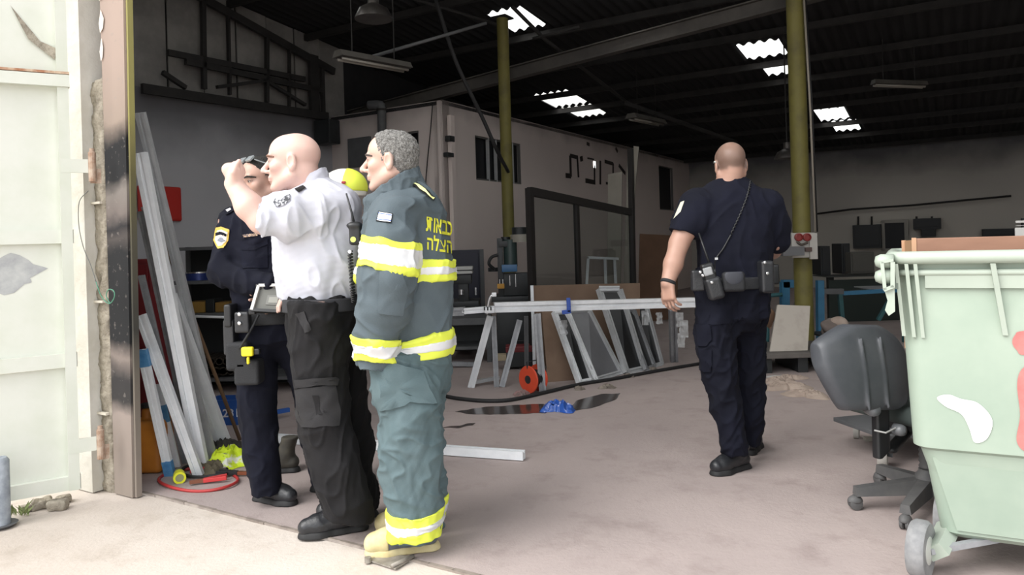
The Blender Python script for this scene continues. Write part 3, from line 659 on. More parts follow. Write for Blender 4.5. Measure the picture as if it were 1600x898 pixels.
def text_decal(bvh, body, quad, name, m, parent, off=.004, bold=.02, label=None):
    """quad: pixel corners TL, TR, BR, BL"""
    v, f = text2d(body, bold); q = [V(*p, 0) for p in quad]; out = []; last = None
    for u, w_ in v:
        t = 1 - w_; p = (q[0] * (1 - u) + q[1] * u) * (1 - t) + (q[3] * (1 - u) + q[2] * u) * t; h = cast(bvh, p[0], p[1], off)
        if h is None: h = P(p[0], p[1], last[1] if last is not None else 3.0)
        out.append(h); last = h
    return setp(from_arrays(name, out, f, m, parent), label)
def shoe(parent, heel, toe, M_up, M_sole, wd=1.0, high=.15, label=None, cap=None, pitch=0.0, lift=0.0):
    heel, toe = V(*heel), V(*toe); X = toe - heel; X[2] = 0; L = np.linalg.norm(X); X = unit(X); Y = np.cross(ZA, X)
    U_ = X * math.cos(pitch) + ZA * math.sin(pitch); Z_ = np.cross(U_, Y)
    if Z_[2] < 0: Z_ = -Z_
    o = V(heel[0], heel[1], lift); q = lambda a, b, z: o + U_ * a * L + Y * b + Z_ * z
    lo = np.minimum(q(0, 0, 0), q(1, 0, 0)) - V(.10, .10, .05); hi = np.maximum(q(0, 0, 0), q(1, 0, 0)) + V(.10, .10, .27)
    def body(sd):
        sd.chain([(q(.16, 0, .055), .038 * wd), (q(.42, 0, .058), .040 * wd), (q(.70, .004, .048), .044 * wd), (q(.86, .004, .044), .038 * wd)], .02)
        sd.chain([(q(.55, 0, .075), .032 * wd), (q(.32, 0, .105), .042 * wd), (q(.20, 0, high), .046 * wd)], .025); return sd
    sd = body(SDF(lo, hi, .005)); sd.plane(q(0, 0, .022), -Z_); sd.plane(q(.2, 0, high), Z_)
    v, f = sd.mesh(); n = sd.normals(v); v = v + n * (.0012 * wav(v, 60, 7, 4) * sstep(v[:, 2], .03, .06))[:, None]
    ob = fast_mesh('shoe', v, f, M_up, parent, o); setp(ob, label)
    ss = SDF(lo, hi, .0045); ss.chain([(q(.135, 0, .0), .040 * wd), (q(.42, 0, .0), .037 * wd), (q(.70, .004, .0), .049 * wd), (q(.855, .004, .0), .042 * wd)], .03)
    ss.plane(q(0, 0, .030), Z_); ss.plane(q(0, 0, .001), -Z_); v, f = ss.mesh(); fast_mesh('sole', v, f, M_sole, ob, o)
    if cap:
        sc = body(SDF(lo, hi, .005)); sc.f -= .004; sc.plane(q(.68, 0, 0), -U_); sc.plane(q(0, 0, .022), -Z_); v, f = sc.mesh(); fast_mesh('toe_cap', v, f, cap, ob, o)
    return ob
M_eyew = mat('eye_white', '8f857d', .3); M_iris = mat('eye_dark', '2a1d16', .2)
def eyes(parent, sd, q, A, s, brow_m):
    def surf(x, u, off=0.0):                 # point on the face at lateral x and height u
        fs_ = np.linspace(.135, .03, 60); pts = np.array([q(x, f_, u) for f_ in fs_]); val = sd.sample(pts); k = int(np.argmax(val < 0)); return q(x, fs_[k] + off, u)
    for g in (-1, 1):
        c = q(g * .032, .0775, .0045); r_ = .0125 * s; e = MB().lathe(c - unit(A[2]) * r_, [(r_ * math.sin(math.pi * i / 8) + 1e-4, r_ * (1 - math.cos(math.pi * i / 8))) for i in range(9)], A[2], 14).build('eye', M_eyew, parent, smooth=True)
        MB().lathe(q(g * .032, .0872, .0045), [(.0001, .0036 * s), (.003 * s, .0030 * s), (.0052 * s, .001 * s), (.0052 * s, -.002 * s)], A[1], 14).build('iris', M_iris, e, smooth=True)
        MB().tube(spline([surf(g * .012, .024), surf(g * .024, .0275), surf(g * .036, .0285), surf(g * .048, .0255), surf(g * .058, .0195)], 4), [.0022 * s + .0030 * s * math.sin(math.pi * min(k + 1, 16) / 17.5) for k in range(17)], 6).build('eyebrow', brow_m, parent, smooth=True)
        MB().tube(spline([surf(g * .018, .0075, -.001), surf(g * .030, .0105, -.001), surf(g * .042, .0085, -.001), surf(g * .049, .0045, -.001)], 3), .0016 * s, 5).build('eyelash', mat('lash_brown', '2c1d17', .7), parent, smooth=True)
def bounds(js, pad): a = np.array(js); return a.min(0) - pad, a.max(0) + pad

M_navy = mat('navy_uniform', '0f1120', .9, c2='0c0e1a', nscale=5, bump=.15, bscale=300, spec=.25)
M_navy2 = mat('navy_trousers', '0e101e', .9, c2='0b0d18', nscale=5, bump=.15, bscale=300, spec=.25)
M_blackcl = mat('black_cargo_cloth', '1a191b', .85, c2='131214', nscale=6, bump=.15, bscale=300, spec=.3)
M_leather = mat('black_leather', '222326', .38, bump=.1, bscale=120)
M_rubber = mat('black_rubber', '1c1c1d', .7)
M_nylon = mat('black_nylon', '1d1e21', .75, bump=.2, bscale=200)
M_plastic = mat('black_plastic', '18191b', .45)
M_chrome = mat('bright_metal', 'c9cacc', .25, .9)
M_lime = mat('fluorescent_lime', 'd6e04c', .6)
M_silver = mat('reflective_silver', 'd3d4d6', .35, .15)
M_shirt = mat('white_shirt_cotton', 'c3c4cd', .85, c2='b9bac4', nscale=4, bump=.08, bscale=300)
M_turn = mat('grey_green_turnout', '515c62', .85, c2='465157', nscale=4, bump=.15, bscale=260)
M_turn2 = mat('teal_grey_turnout', '55666a', .85, c2='485a5e', nscale=4, bump=.15, bscale=260)

# ---------------------------------------------------------------- A: navy officer with tablet
def person_A():
    d0 = 3.70; J = JJ(d0); base = G(420, 788); base[2] = 0
    t = thing('person', 'person in long-sleeved navy uniform with arm patch, looking down beside the leaning profiles', 'person', base)
    R_shirt = [(310, 390, 428), (319, 374, 442), (330, 356, 456), (345, 347, 468), (380, 350, 472), (420, 357, 470), (460, 362, 468), (505, 360, 474)]
    R_pel = [(478, 362, 474), (505, 362, 476), (530, 364, 480)]
    R_l1 = [(490, 363, 425), (540, 366, 428), (600, 371, 432), (650, 375, 432), (700, 379, 433), (740, 387, 437), (758, 393, 441), (770, 396, 441)]
    R_l2 = [(490, 412, 474), (540, 428, 488), (600, 456, 498), (700, 474, 506), (740, 486, 511), (758, 489, 511)]
    armR = [J(362, 348, 20), J(352, 424, 15, -.06), J(398, 441, 13, -.12), J(425, 448, 10, -.13)]
    armL = [J(462, 348, 20), J(484, 425, 15, -.02), J(462, 451, 12, -.10), J(446, 457, 10, -.11)]
    hc = P(409, 283, d0 - .02); fwd = V(-.64, -.74, -.15); up = V(-.08, -.05, 1)
    lo, hi = bounds([hc, P(340, 790, d0), P(515, 790, d0), armR[1][0], armL[1][0], armR[3][0]], .16); hi[2] = hc[2] + .16
    sd = SDF(lo, hi, .005)
    sd.loft(rows(R_shirt, d0, .6, -.03), .03); sd.loft(rows(R_pel, d0, .65, -.03), .03); sd.loft(rows(R_l1[:-2], d0 - .03, 1.0, -.03), .03); sd.loft(rows(R_l2[:-2], d0 + .04, 1.0, -.025), .03)
    sd.chain(armR, .02); sd.chain(armL, .02)
    hand(sd, armR[3][0], V(.95, .1, -.15), V(.3, -.9, .1), True, (25, 25, 20)); hand(sd, armL[3][0], V(-.9, .1, -.1), V(-.2, -.95, 0), False, (25, 25, 20))
    q, A = head(sd, hc, fwd, up, P(410, 318, d0 + .02), 1.02, .056)
    v, f = sd.mesh(); lc = local(v, hc, A, 1.02)
    hair = sstep(lc[:, 2], -.01, .03) * sstep(-lc[:, 1], -.035, .0)
    beard = .22 * sstep(-lc[:, 2], .03, .06) * sstep(lc[:, 1], -.02, .03) * (lc[:, 2] > -.16)
    lip = np.exp(-((lc[:, 0] / .022) ** 2 + ((lc[:, 2] + .063) / .009) ** 2)) * (lc[:, 1] > .07)
    fast_mesh('body', v, f, skin_mat('skin_a', 'bd9c8d', 'b08a7a', '15120f', 'a86a60'), t, base, tint={'brow': .8 * face_marks(lc)[0], 'lash_shade': .85 * face_marks(lc)[1], 'stubble': np.clip(hair + beard, 0, 1), 'lip': lip * .7})
    Mh = mat('black_hair', '17130f', .55, bump=.6, bscale=200); eyes(t, sd, q, A, 1.02, Mh)
    h = SDF(hc - .16, hc + .16, .005); h.ell(q(0, -.016, .040), (.082, .102, .084), A, 0); h.ell(q(0, .020, .062), (.070, .062, .056), A, .02)
    h.plane(q(0, .060, .085), V(*A[1]) * .88 - V(*A[2]) * .48); h.plane(q(0, -.05, -.045), -V(*A[2]) + V(*A[1]) * .3); v, f = h.mesh(); v += h.normals(v) * (.002 * wav(v, 130, 8, 3))[:, None]
    fast_mesh('hair', v, f, Mh, t, base)
    sg = MB(); 
    for g in (-1, 1): sg.box(q(g * .036, .062, .112), (.048, .012, .034), A[0], unit(V(*A[1]) * .6 + V(*A[2]) * .8), unit(V(*A[2]) * .6 - V(*A[1]) * .8), bev=.004); sg.tube([q(g * .062, .055, .105), q(g * .084, .0, .075), q(g * .082, -.05, .03)], .0035, 6)
    sg.build('sunglasses', mat('grey_lens', '9aa0a2', .15, .3), t)
    # shirt
    s = SDF(lo, hi, .007); s.loft(rows(R_shirt, d0, .62), .03)
    s.chain([J(364, 347, 23), J(350, 424, 22, -.06), J(396, 441, 19, -.13), J(424, 444, 16, -.16)], .02); s.chain([J(460, 347, 23), J(486, 425, 21, -.02), J(464, 450, 17, -.12)], .02)
    s.plane(P(428, 444, d0 - .27), V(1, -.15, 0), P(380, 500, d0 - .35), P(440, 420, d0 - .12) + V(0.02, 0, 0)) if False else None
    s.cone(P(410, 316, d0), P(406, 306, d0 - .01), .068, .064, .015); s.cone(P(407, 300, d0), P(400, 270, d0), .057, .057, 0, sub=True)
    o, bv, _ = cloth(s, 'shirt', M_navy, t, base, .007, 15, 3)
    p = SDF(lo, hi, .007); p.loft(rows(R_pel, d0, .68), .03); p.loft(rows(R_l1, d0 - .03, 1.0), .03); p.loft(rows(R_l2, d0 + .04, 1.0), .03)
    p.ell(P(425, 525, d0), (.13, .10, .09), None, .06); o2, bv2, _ = cloth(p, 'trousers', M_navy2, t, base, .007, 14, 8, (1, 1, .7))
    Mp = mat('shield_cream', 'd9d2bd', .8); sh = [(338, 356), (346, 354), (359, 359), (357, 376), (349, 387), (341, 389), (334, 375)]
    pt = decal(bv, sh, 'arm_patch', mat('patch_gold', 'c2a24a', .7), t, .004); 
    inner = [(340.5, 360), (347, 358.5), (356, 362.5), (354.5, 375), (348, 384), (342, 385), (337, 374)]; decal(bv, inner, 'patch_field', Mp, pt, .006)
    decal(bv, [(338, 364), (345, 361.5), (355, 365), (354, 370), (346, 367), (338.5, 369)], 'patch_band', M_navy2, pt, .0075); decal(bv, [(341, 376), (345, 371), (350, 372), (352, 377), (347, 379)], 'patch_emblem', mat('patch_grey', '777b85', .8), pt, .0075)
    decal(bv, [(350, 330), (362, 325), (367, 330), (354, 337)], 'shoulder_strap', M_navy2, t, .008); decal(bv, [(354, 330), (360, 327), (362, 329.5), (356, 333)], 'rank_badge', mat('rank_silver', 'd0d0d0', .4), t, .011)
    decal(bv, [(380, 367), (403, 364), (403, 368), (381, 371.5)], 'name_tag', mat('name_gold', 'b99a7a', .6, c2='3a3644', nscale=160, lo=.45, hi=.55), t, .006)
    decal(bv, [(376, 376), (418, 372), (419, 381), (398, 390), (378, 391)], 'pocket_flap', M_navy, t, .007); decal(bv, [(377, 392), (418, 384), (419, 418), (379, 420)], 'chest_pocket', M_navy, t, .004)
    # belt and gear
    b = SDF(lo, hi, .007); b.loft(rows([(482, 358, 478), (504, 357, 479)], d0, .72), 0); v, f = b.mesh(); fast_mesh('belt', v, f, M_nylon, t, base)
    gear = lambda nm, c, half, m, r=.01, ax=None: (lambda s_: fast_mesh(nm, *s_.mesh(), m, t, base))(SDF(V(*c) - max(half) * 1.9, V(*c) + max(half) * 1.9, .004).rbox(c, half, ax, r, 0))
    gear('pistol', P(361, 492, d0 - .14), (.018, .05, .055), M_plastic); gear('holster', P(364, 525, d0 - .12), (.026, .06, .085), M_leather)
    gear('pouch', P(380, 503, d0 - .19), (.035, .025, .05), M_leather)
    for yy in (491, 505): MB().lathe(P(374, yy, d0 - .222), [(.0085, -.003), (.0085, .003), (.005, .005)], (0, -1, 0), 12).build('snap', M_chrome, t)
    gear('leg_platform', P(375, 555, d0 - .14), (.055, .05, .07), M_nylon, .02); gear('leg_pouch', P(390, 580, d0 - .14), (.06, .05, .06), M_nylon, .015)
    MB().tube(spline([P(404, 492, d0 - .17), P(392, 515, d0 - .2), P(374, 545, d0 - .2)]), .006, 8).build('lanyard', M_nylon, t, smooth=True)
    gear('device', P(387, 549, d0 - .21), (.028, .015, .022), mat('bright_yellow', 'f0e02a', .5), .008); gear('device_grip', P(388, 563, d0 - .21), (.006, .01, .018), MATS['bright_yellow'], .004)
    gear('device_muzzle', P(402, 549, d0 - .20), (.014, .012, .014), M_plastic, .004)
    shoe(t, G(398, 779), G(461, 790), M_leather, M_rubber); shoe(t, G(489, 765), G(540, 772), M_leather, M_rubber)
    # rugged tablet (held)
    tb = thing('tablet', 'rugged grey tablet held at waist height by the navy officer', 'tablet', P(430, 487, d0 - .22))
    q0, q1, q2, q3 = P(405, 447, d0 - .20), P(462, 446, d0 - .19), P(456, 488, d0 - .24), P(394, 485, d0 - .25)
    Mt = mat('grey_device_back', '5c5d58', .6); nrm = unit(np.cross(q1 - q0, q3 - q0)); nrm = nrm if nrm[1] > 0 else -nrm
    MB().slab([q0, q1, q2, q3], nrm * .022).build('case', Mt, tb)
    for a, b_ in ((q0, q1), (q0, q3), (q3, q2), (q1, q2)): MB().beam(a, b_, .014, .03, up=nrm).build('rim', mat('tablet_rim', 'b9b9b6', .5) if a is q0 else M_plastic, tb)
    for a in (q0, q1, q2, q3): MB().box(a + nrm * .01, (.03, .035, .03), bev=.006).build('corner_bumper', M_plastic, tb)
    i = lambda u, w_: q0 * (1 - u) * (1 - w_) + q1 * u * (1 - w_) + q2 * u * w_ + q3 * (1 - u) * w_
    MB().slab([i(.3, .38), i(.8, .36), i(.8, .75), i(.3, .75)], -nrm * .004).build('back_plate', mat('device_plate', '6c6d68', .5), tb); MB().slab([i(.36, .45), i(.6, .45), i(.6, .68), i(.36, .68)], -nrm * .006).build('badge', mat('device_badge', '85867f', .4), tb)
person_A()

# ---------------------------------------------------------------- B: white shirt, raised fist
def person_B():
    d0 = 3.30; J = JJ(d0); base = G(530, 815); base[2] = 0
    t = thing('person', 'bald person in white short-sleeved shirt raising a fist, standing in the middle of the group', 'person', base)
    R_s = [(276, 482, 516), (284, 464, 530), (295, 450, 545), (312, 438, 556), (335, 431, 563), (370, 428, 567), (410, 425, 566), (440, 428, 563), (460, 438, 558), (474, 449, 554), (480, 453, 551)]
    R_p = [(460, 451, 556), (500, 449, 561), (535, 452, 565)]
    R_1 = [(470, 452, 530), (510, 450, 537), (540, 452, 540), (590, 456, 541), (640, 462, 546), (690, 473, 556), (740, 487, 569), (775, 498, 577), (800, 505, 580), (818, 508, 580)]
    R_2 = [(470, 480, 553), (510, 500, 562), (540, 505, 567), (600, 512, 574), (650, 520, 579), (700, 525, 581), (750, 530, 588), (778, 534, 592), (792, 538, 590)]
    armL = [J(484, 330, 30, -.10), J(410, 344, 21, -.22), J(389, 322, 21, -.23), J(365, 287, 14, -.22)]
    armR = [J(520, 330, 28, .15), J(535, 410, 20, .2), J(500, 450, 15, .2), J(480, 455, 12, .17)]
    hc = P(458, 254, d0 - .03); fwd = V(-1, -.06, -.03); up = V(-.10, 0, 1); sc = 1.09
    lo, hi = bounds([hc, P(480, 830, d0), P(590, 800, d0 + .2), armL[3][0], armR[1][0]], .15); hi[2] = hc[2] + .16
    sd = SDF(lo, hi, .005)
    sd.loft(rows(R_s[:-3], d0, .7, -.04), .03); sd.loft(rows(R_p, d0, .75, -.06), .05); sd.loft(rows([(430, 445, 545), (500, 462, 545)], d0, .7, -.04), .05); sd.loft(rows(R_1[:-2], d0 - .09, 1.0, -.03), .03); sd.loft(rows(R_2[:-2], d0 + .14, 1.0, -.03), .03)
    sd.chain(armL, .02); sd.chain(armR, .02)
    fv = unit(armL[3][0] - armL[2][0]); hand(sd, armL[3][0] - fv * .02, unit(fv + V(.2, 0, .3)), V(1, -.15, .1), False, (75, 95, 70), 1.0, (.35, .7, .55), 45); ff_ = unit(fv + V(.2, 0, .3)); sd.ell(armL[3][0] + ff_ * .045 + V(.022, -.004, 0), (.036, .042, .044), None, .014); sd.ell(armL[3][0] + ff_ * .062 + V(.0, 0, 0), (.026, .044, .030), None, .014)
    hand(sd, armR[3][0], V(-.9, -.2, -.1), V(0, .1, -1), True, (30, 30, 20))
    q, A = head(sd, hc, fwd, up, P(489, 303, d0 + .01), sc, .064, 1.04)
    sd.ell(P(480, 272, d0), (.050, .080, .045), None, .03)     # nape
    v, f = sd.mesh(); lc = local(v, hc, A, sc); lip = np.exp(-((lc[:, 0] / .022) ** 2 + ((lc[:, 2] + .063) / .009) ** 2)) * (lc[:, 1] > .07)
    st = .18 * sstep(lc[:, 2], -.02, .0) * (1 - sstep(lc[:, 2], .03, .06)) * sstep(-lc[:, 1], .0, .03)
    fast_mesh('body', v, f, skin_mat('skin_b', 'd5b6aa', 'c9a397', '6a4a3e', 'b4736a'), t, base, tint={'brow': .8 * face_marks(lc)[0], 'lash_shade': .85 * face_marks(lc)[1], 'stubble': st, 'lip': lip * .6})
    eyes(t, sd, q, A, sc, mat('fair_brow', '6f5040', .7))
    s = SDF(lo, hi, .006); s.loft(rows(R_s, d0, .72), .02); s.ell(P(500, 320, d0), (.17, .20, .09), None, .05)
    sl = SDF(lo, hi, .006); sl.chain([J(492, 332, 43, -.08), J(450, 336, 38, -.16), J(408, 342, 31, -.22)], .02); sl.plane(P(411, 342, d0 - .2), V(-1, -.05, -.05)); s.put(tuple(slice(0, n) for n in s.n), sl.f, .03)
    s.chain([J(515, 330, 36, .15), J(532, 385, 30, .18)], .02); s.plane(P(500, 475, d0), V(0, 0, -1))
    s.plane(P(485, 283, d0), V(-.62, 0, 1), P(440, 320, d0 - .15), P(530, 240, d0 + .15)); cl_ = SDF(P(485, 290, d0) - .2, P(485, 290, d0) + .2, .0045); cl_.cone(P(492, 310, d0), P(483, 270, d0), .098, .080, .012, flat=(V(0, 1, 0), .95)); cl_.plane(P(481, 280, d0), V(-.55, 0, .83)); cl_.plane(P(485, 303, d0), V(.5, 0, -.86)); cl_.cone(P(492, 310, d0), P(481, 260, d0), .081, .068, 0, flat=(V(0, 1, 0), .95), sub=True); cloth(cl_, 'collar', M_shirt, t, base, .002, 20, 14)
    o, bv, _ = cloth(s, 'shirt', M_shirt, t, base, .010, 11, 12, (1.2, 1, .55), mask=lambda v: 1 - .6 * np.exp(-((v[:, 2] - P(480, 300, d0)[2]) / .06) ** 2))
    p = SDF(lo, hi, .007); p.loft(rows(R_p, d0, .78), .02); p.loft(rows(R_1, d0 - .09, 1.0), .02); p.loft(rows(R_2, d0 + .14, 1.0), .02)
    p.ell(P(512, 535, d0 + .02), (.13, .14, .10), None, .06); p.plane(P(545, 806, d0 - .09), V(-.30, 0, -1), P(480, 850, d0 - .3), P(640, 760, d0 + .03)); o2, bv2, _ = cloth(p, 'trousers', M_blackcl, t, base, .009, 12, 22, (1, 1, .7))
    b = SDF(lo, hi, .006); b.loft(rows([(465, 443, 560), (485, 443, 563)], d0, .88), 0); v, f = b.mesh(); fast_mesh('belt', v, f, mat('belt_charcoal', '2b2b2f', .8), t, base)
    Mf = mat('faded_black_cloth', '201f21', .85, bump=.15, bscale=300)
    decal(bv2, [(463, 592), (520, 588), (527, 592), (524, 603), (496, 601), (464, 606)], 'pocket_flap', Mf, t, .014)
    decal(bv2, [(463, 606), (522, 602), (531, 640), (528, 664), (474, 667), (464, 650)], 'cargo_pocket', Mf, t, .010); decal(bv2, [(490, 616), (499, 616), (503, 646), (496, 648)], 'pocket_pleat', M_blackcl, t, .012)
    decal(bv2, [(462, 490), (476, 486), (486, 515), (478, 520)], 'hip_pocket', Mf, t, .006)
    # shoulder rank slide and sleeve emblem
    decal(bv, [(460, 297), (474, 291), (478, 295), (466, 302)], 'rank_slide', M_blackcl, t, .007)
    em = mat('emblem_grey', '3c3d42', .8, c2='a7a8ad', nscale=90, lo=.48, hi=.56)
    decal(bv, [(427, 317), (431, 311), (439, 314), (446, 307), (453, 305), (454, 313), (445, 321), (432, 324)], 'sleeve_emblem', em, t, .006)
    shoe(t, G(577, 824), G(464, 841), M_leather, M_rubber, 1.05, .14); shoe(t, G(592, 805), G(592, 805) + V(-.29, -.03, 0), M_leather, M_rubber, 1.0, .12)
person_B()

# ---------------------------------------------------------------- C: firefighter in turnout gear
def person_C():
    d0 = 3.12; J = JJ(d0); base = G(630, 850); base[2] = 0
    t = thing('person', 'grey-haired person in turnout jacket and trousers with lime bands, standing nearest the camera', 'person', base)
    R_s = [(266, 638, 656), (277, 628, 661), (288, 611, 668), (303, 588, 679), (318, 572, 687), (332, 567, 692), (360, 566, 701), (400, 563, 709), (450, 564, 709), (500, 562, 706), (540, 561, 703), (560, 562, 702), (571, 566, 699)]
    R_p = [(545, 572, 699), (580, 580, 700), (605, 584, 698)]
    R_1 = [(550, 577, 660), (580, 579, 672), (610, 581, 682), (632, 588, 688), (645, 590, 686), (700, 588, 690), (740, 596, 690), (775, 605, 690), (805, 607, 691), (826, 604, 690), (838, 608, 686)]
    R_2 = [(550, 610, 702), (580, 620, 704), (640, 640, 695), (700, 640, 694), (770, 640, 695), (810, 640, 695), (824, 642, 694)]
    armL = [J(612, 332, 28, -.12), J(606, 432, 18, -.20), J(590, 525, 13, -.17), J(588, 542, 11, -.16)]
    armR = [J(650, 332, 26, .16), J(660, 430, 18, .22), J(640, 520, 13, .2), J(636, 535, 11, .2)]
    hc = P(611, 252, d0 - .02); fwd = V(-1, .10, -.02); up = V(-.04, 0, 1); sc = 1.03
    lo, hi = bounds([hc, P(600, 852, d0 - .1), P(700, 840, d0 + .25), armL[1][0], armR[1][0]], .14); hi[2] = hc[2] + .16
    sd = SDF(lo, hi, .005)
    sd.loft(rows(R_s, d0, .7, -.045), .03); sd.loft(rows(R_p, d0, .75, -.04), .03); sd.loft(rows(R_1[:-2], d0 - .08, 1.0, -.045), .03); sd.loft(rows(R_2[:-2], d0 + .16, 1.0, -.025), .03)
    sd.chain(armL, .02); sd.chain(armR, .02); hand(sd, armL[3][0], V(-.05, 0, -1), V(.6, .8, 0), False, (40, 40, 30), .9); hand(sd, armR[3][0], V(-.05, 0, -1), V(.5, -.8, 0), True, (40, 40, 30), .9)
    q, A = head(sd, hc, fwd, up, P(622, 305, d0 + .01), sc, .060, 1.05)
    v, f = sd.mesh(); lc = local(v, hc, A, sc); lip = np.exp(-((lc[:, 0] / .022) ** 2 + ((lc[:, 2] + .063) / .009) ** 2)) * (lc[:, 1] > .07)
    st = .85 * sstep(lc[:, 2], -.05, -.02) * sstep(-lc[:, 1], .01, .04) + .15 * sstep(-lc[:, 2], .04, .07) * sstep(lc[:, 1], 0, .03)
    fast_mesh('body', v, f, skin_mat('skin_c', 'cbaa9b', 'bd9686', '6f6a66', 'b0766a'), t, base, tint={'brow': .8 * face_marks(lc)[0], 'lash_shade': .85 * face_marks(lc)[1], 'stubble': np.clip(st, 0, 1), 'lip': lip * .6})
    Mh = mat('grey_hair', 'a3a19d', .7, c2='5c5a57', nscale=120, bump=.9, bscale=260); eyes(t, sd, q, A, sc, mat('dark_brow', '3c332d', .7))
    h = SDF(hc - .16, hc + .16, .0045); h.ell(q(0, -.018, .040), (.084, .104, .088), A, 0); h.ell(q(0, .020, .066), (.070, .066, .060), A, .02); h.plane(q(0, .048, .100), V(*A[1]) * .96 - V(*A[2]) * .27); h.ell(q(0, -.042, -.012), (.070, .070, .062), A, .02); h.plane(q(0, -.03, -.072), -V(*A[2]) + V(*A[1]) * .55)
    for g in (-1, 1): h.ell(q(g * .084, -.006, -.012), (.022, .027, .042), A, .006, True)
    v, f = h.mesh(); v += h.normals(v) * (.002 * wav(v, 150, 9, 3) + .0018 * wav(v, 320, 9, 5))[:, None]; fast_mesh('hair', v, f, Mh, t, base)
    # jacket: torso and sleeve fields kept apart so that the bands follow each
    T = SDF(lo, hi, .006); T.loft(rows(R_s, d0, .74), .02, p=2.2); T.ell(P(640, 322, d0), (.11, .20, .06), None, .06)
    SL_ = SDF(lo, hi, .006); SL_.chain([J(618, 338, 40, -.10), J(610, 385, 42, -.17), J(606, 432, 45, -.20), J(598, 480, 42, -.19), J(589, 525, 35, -.165), J(588, 570, 33, -.15)], .02); SL_.plane(P(588, 566, d0), V(-.18, 0, -1))
    SR = SDF(lo, hi, .006); SR.chain([J(648, 338, 36, .14), J(658, 430, 38, .2), J(648, 545, 30, .18)], .02); SR.plane(P(640, 556, d0), V(0, 0, -1))
    full = tuple(slice(0, n) for n in T.n)
    j = T.copy(); j.plane(P(630, 564, d0), V(-.06, 0, -1)); j.put(full, SL_.f, .018); j.put(full, SR.f, .018)
    o, bv, _ = cloth(j, 'jacket', M_turn, t, base, .009, 11, 31, (1, 1, .8))
    # stand-up collar
    c = SDF(lo, hi, .005); c.cone(P(618, 335, d0 - .0), P(613, 270, d0 - .01), .135, .115, .02, flat=(V(0, 1, 0), .85)); c.plane(P(610, 287, d0), V(-.50, 0, .86)); c.plane(P(610, 330, d0), V(.35, 0, -1)); c.cone(P(617, 330, d0), P(608, 240, d0), .094, .090, .0, flat=(V(0, 1, 0), .85), sub=True)
    cloth(c, 'collar', M_turn, t, base, .005, 20, 33)
    M_white2 = M_silver
    fp = [.009, 11, 31, (1, 1, .8)]
    def band(fld, p, n, h0, h1, off, m, nm, parent, extra=None):
        s_ = fld.copy(); s_.f -= off; dpl = s_.dist_plane(p, n); s_.f = np.maximum(np.maximum(s_.f, dpl - h1), h0 - dpl)
        if extra is not None: s_.f = np.maximum(s_.f, extra(s_))
        v, f = s_.mesh(); v = v + s_.normals(v) * folds(v, *fp)[:, None]; return fast_mesh(nm, v, f, m, parent, base)
    def stripes(fld, p, n, hh, nm, off=.011, extra=None, sw=.36):
        b_ = band(fld, p, n, -hh, hh, off, M_lime, nm, t, extra); band(fld, p, n, -hh * sw, hh * sw, off + .0025, M_silver, 'silver_stripe', b_, extra)
    stripes(SL_, P(610, 398, d0 - .2), V(.20, 0, 1), .058, 'sleeve_band', .011, None, .62); stripes(SL_, P(590, 545, d0 - .16), V(.10, 0, 1), .050, 'cuff_band', .011, None, .5)  # silver widened on the sleeve to put the bands' bright glare into colour
    notsl = lambda s_: -(SL_.f - .0)
    stripes(T, P(680, 421, d0), V(.02, 0, 1), .044, 'back_band', .010, notsl); stripes(T, P(640, 542, d0), V(-.10, 0, 1), .050, 'hem_band', .010, notsl)
    # trousers
    L1 = SDF(lo, hi, .006); L1.loft(rows(R_1, d0 - .08, 1.0), .02); L2 = SDF(lo, hi, .006); L2.loft(rows(R_2, d0 + .16, .8), .02)
    p = L1.copy(); p.put(full, L2.f, .02); p.loft(rows(R_p, d0, .8), .02)
    p.ell(P(645, 595, d0 + .02), (.13, .14, .08), None, .06); o2, bv2, _ = cloth(p, 'trousers', M_turn2, t, base, .010, 14, 41, (1, 1, 1.0))
    fp[:] = [.010, 14, 41, (1, 1, 1.0)]; stripes(L1, P(650, 814, d0 - .08), V(-.03, 0, 1), .054, 'ankle_band', .009); stripes(L2, P(670, 792, d0 + .16), V(0, 0, 1), .045, 'ankle_band', .009)
    decal(bv2, [(584, 572), (620, 566), (660, 580), (680, 632), (640, 628), (596, 642), (586, 622)], 'knee_pocket', M_turn2, t, .012)
    decal(bv, [(594, 424), (626, 422), (636, 452), (628, 492), (592, 488)], 'sleeve_pocket', M_turn, t, .008)
    # flag patch, letters, epaulette
    fl = decal(bv, [(592, 330), (614, 334), (611, 349), (588, 346)], 'flag_patch', M_blackcl, t, .004); decal(bv, [(593.5, 331.5), (612.5, 335), (610, 347.8), (589.8, 345)], 'flag_field', mat('flag_white', 'e2e4ea', .8), fl, .006)
    Mb = mat('flag_blue', '4a68b0', .8); decal(bv, [(593, 333), (612, 336.4), (611.8, 337.6), (592.7, 334.2)], 'flag_stripe', Mb, fl, .0075, 2); decal(bv, [(590.8, 342.6), (610.8, 345.2), (610.6, 346.4), (590.6, 343.8)], 'flag_stripe', Mb, fl, .0075, 2)
    for tri in ([(598.5, 341), (604, 341.8), (601.5, 336.5)], [(598.9, 338), (604.3, 338.8), (600.9, 343)]): decal(bv, tri, 'flag_star', mat('flag_star_blue', 'b9c4e0', .8), fl, .0075, 2, 3)
    decal(bv, [(642, 290), (650, 286), (678, 309), (676, 314)], 'shoulder_strap', M_blackcl, t, .010); decal(bv, [(645, 289), (649, 288), (676, 309.5), (674, 312)], 'lime_piping', mat('piping_lime', 'e3e8a0', .6), t, .013)
    Ml = mat('stencil_yellow', 'c9c832', .7); text_decal(bv, 'תואבכ', [(666, 338), (706.5, 347), (706.5, 369), (665, 361)], 'back_lettering', Ml, t, .004, .022); text_decal(bv, 'הלצה', [(667, 366), (706, 372), (706, 396), (667, 390)], 'back_lettering', Ml, t, .004, .022)
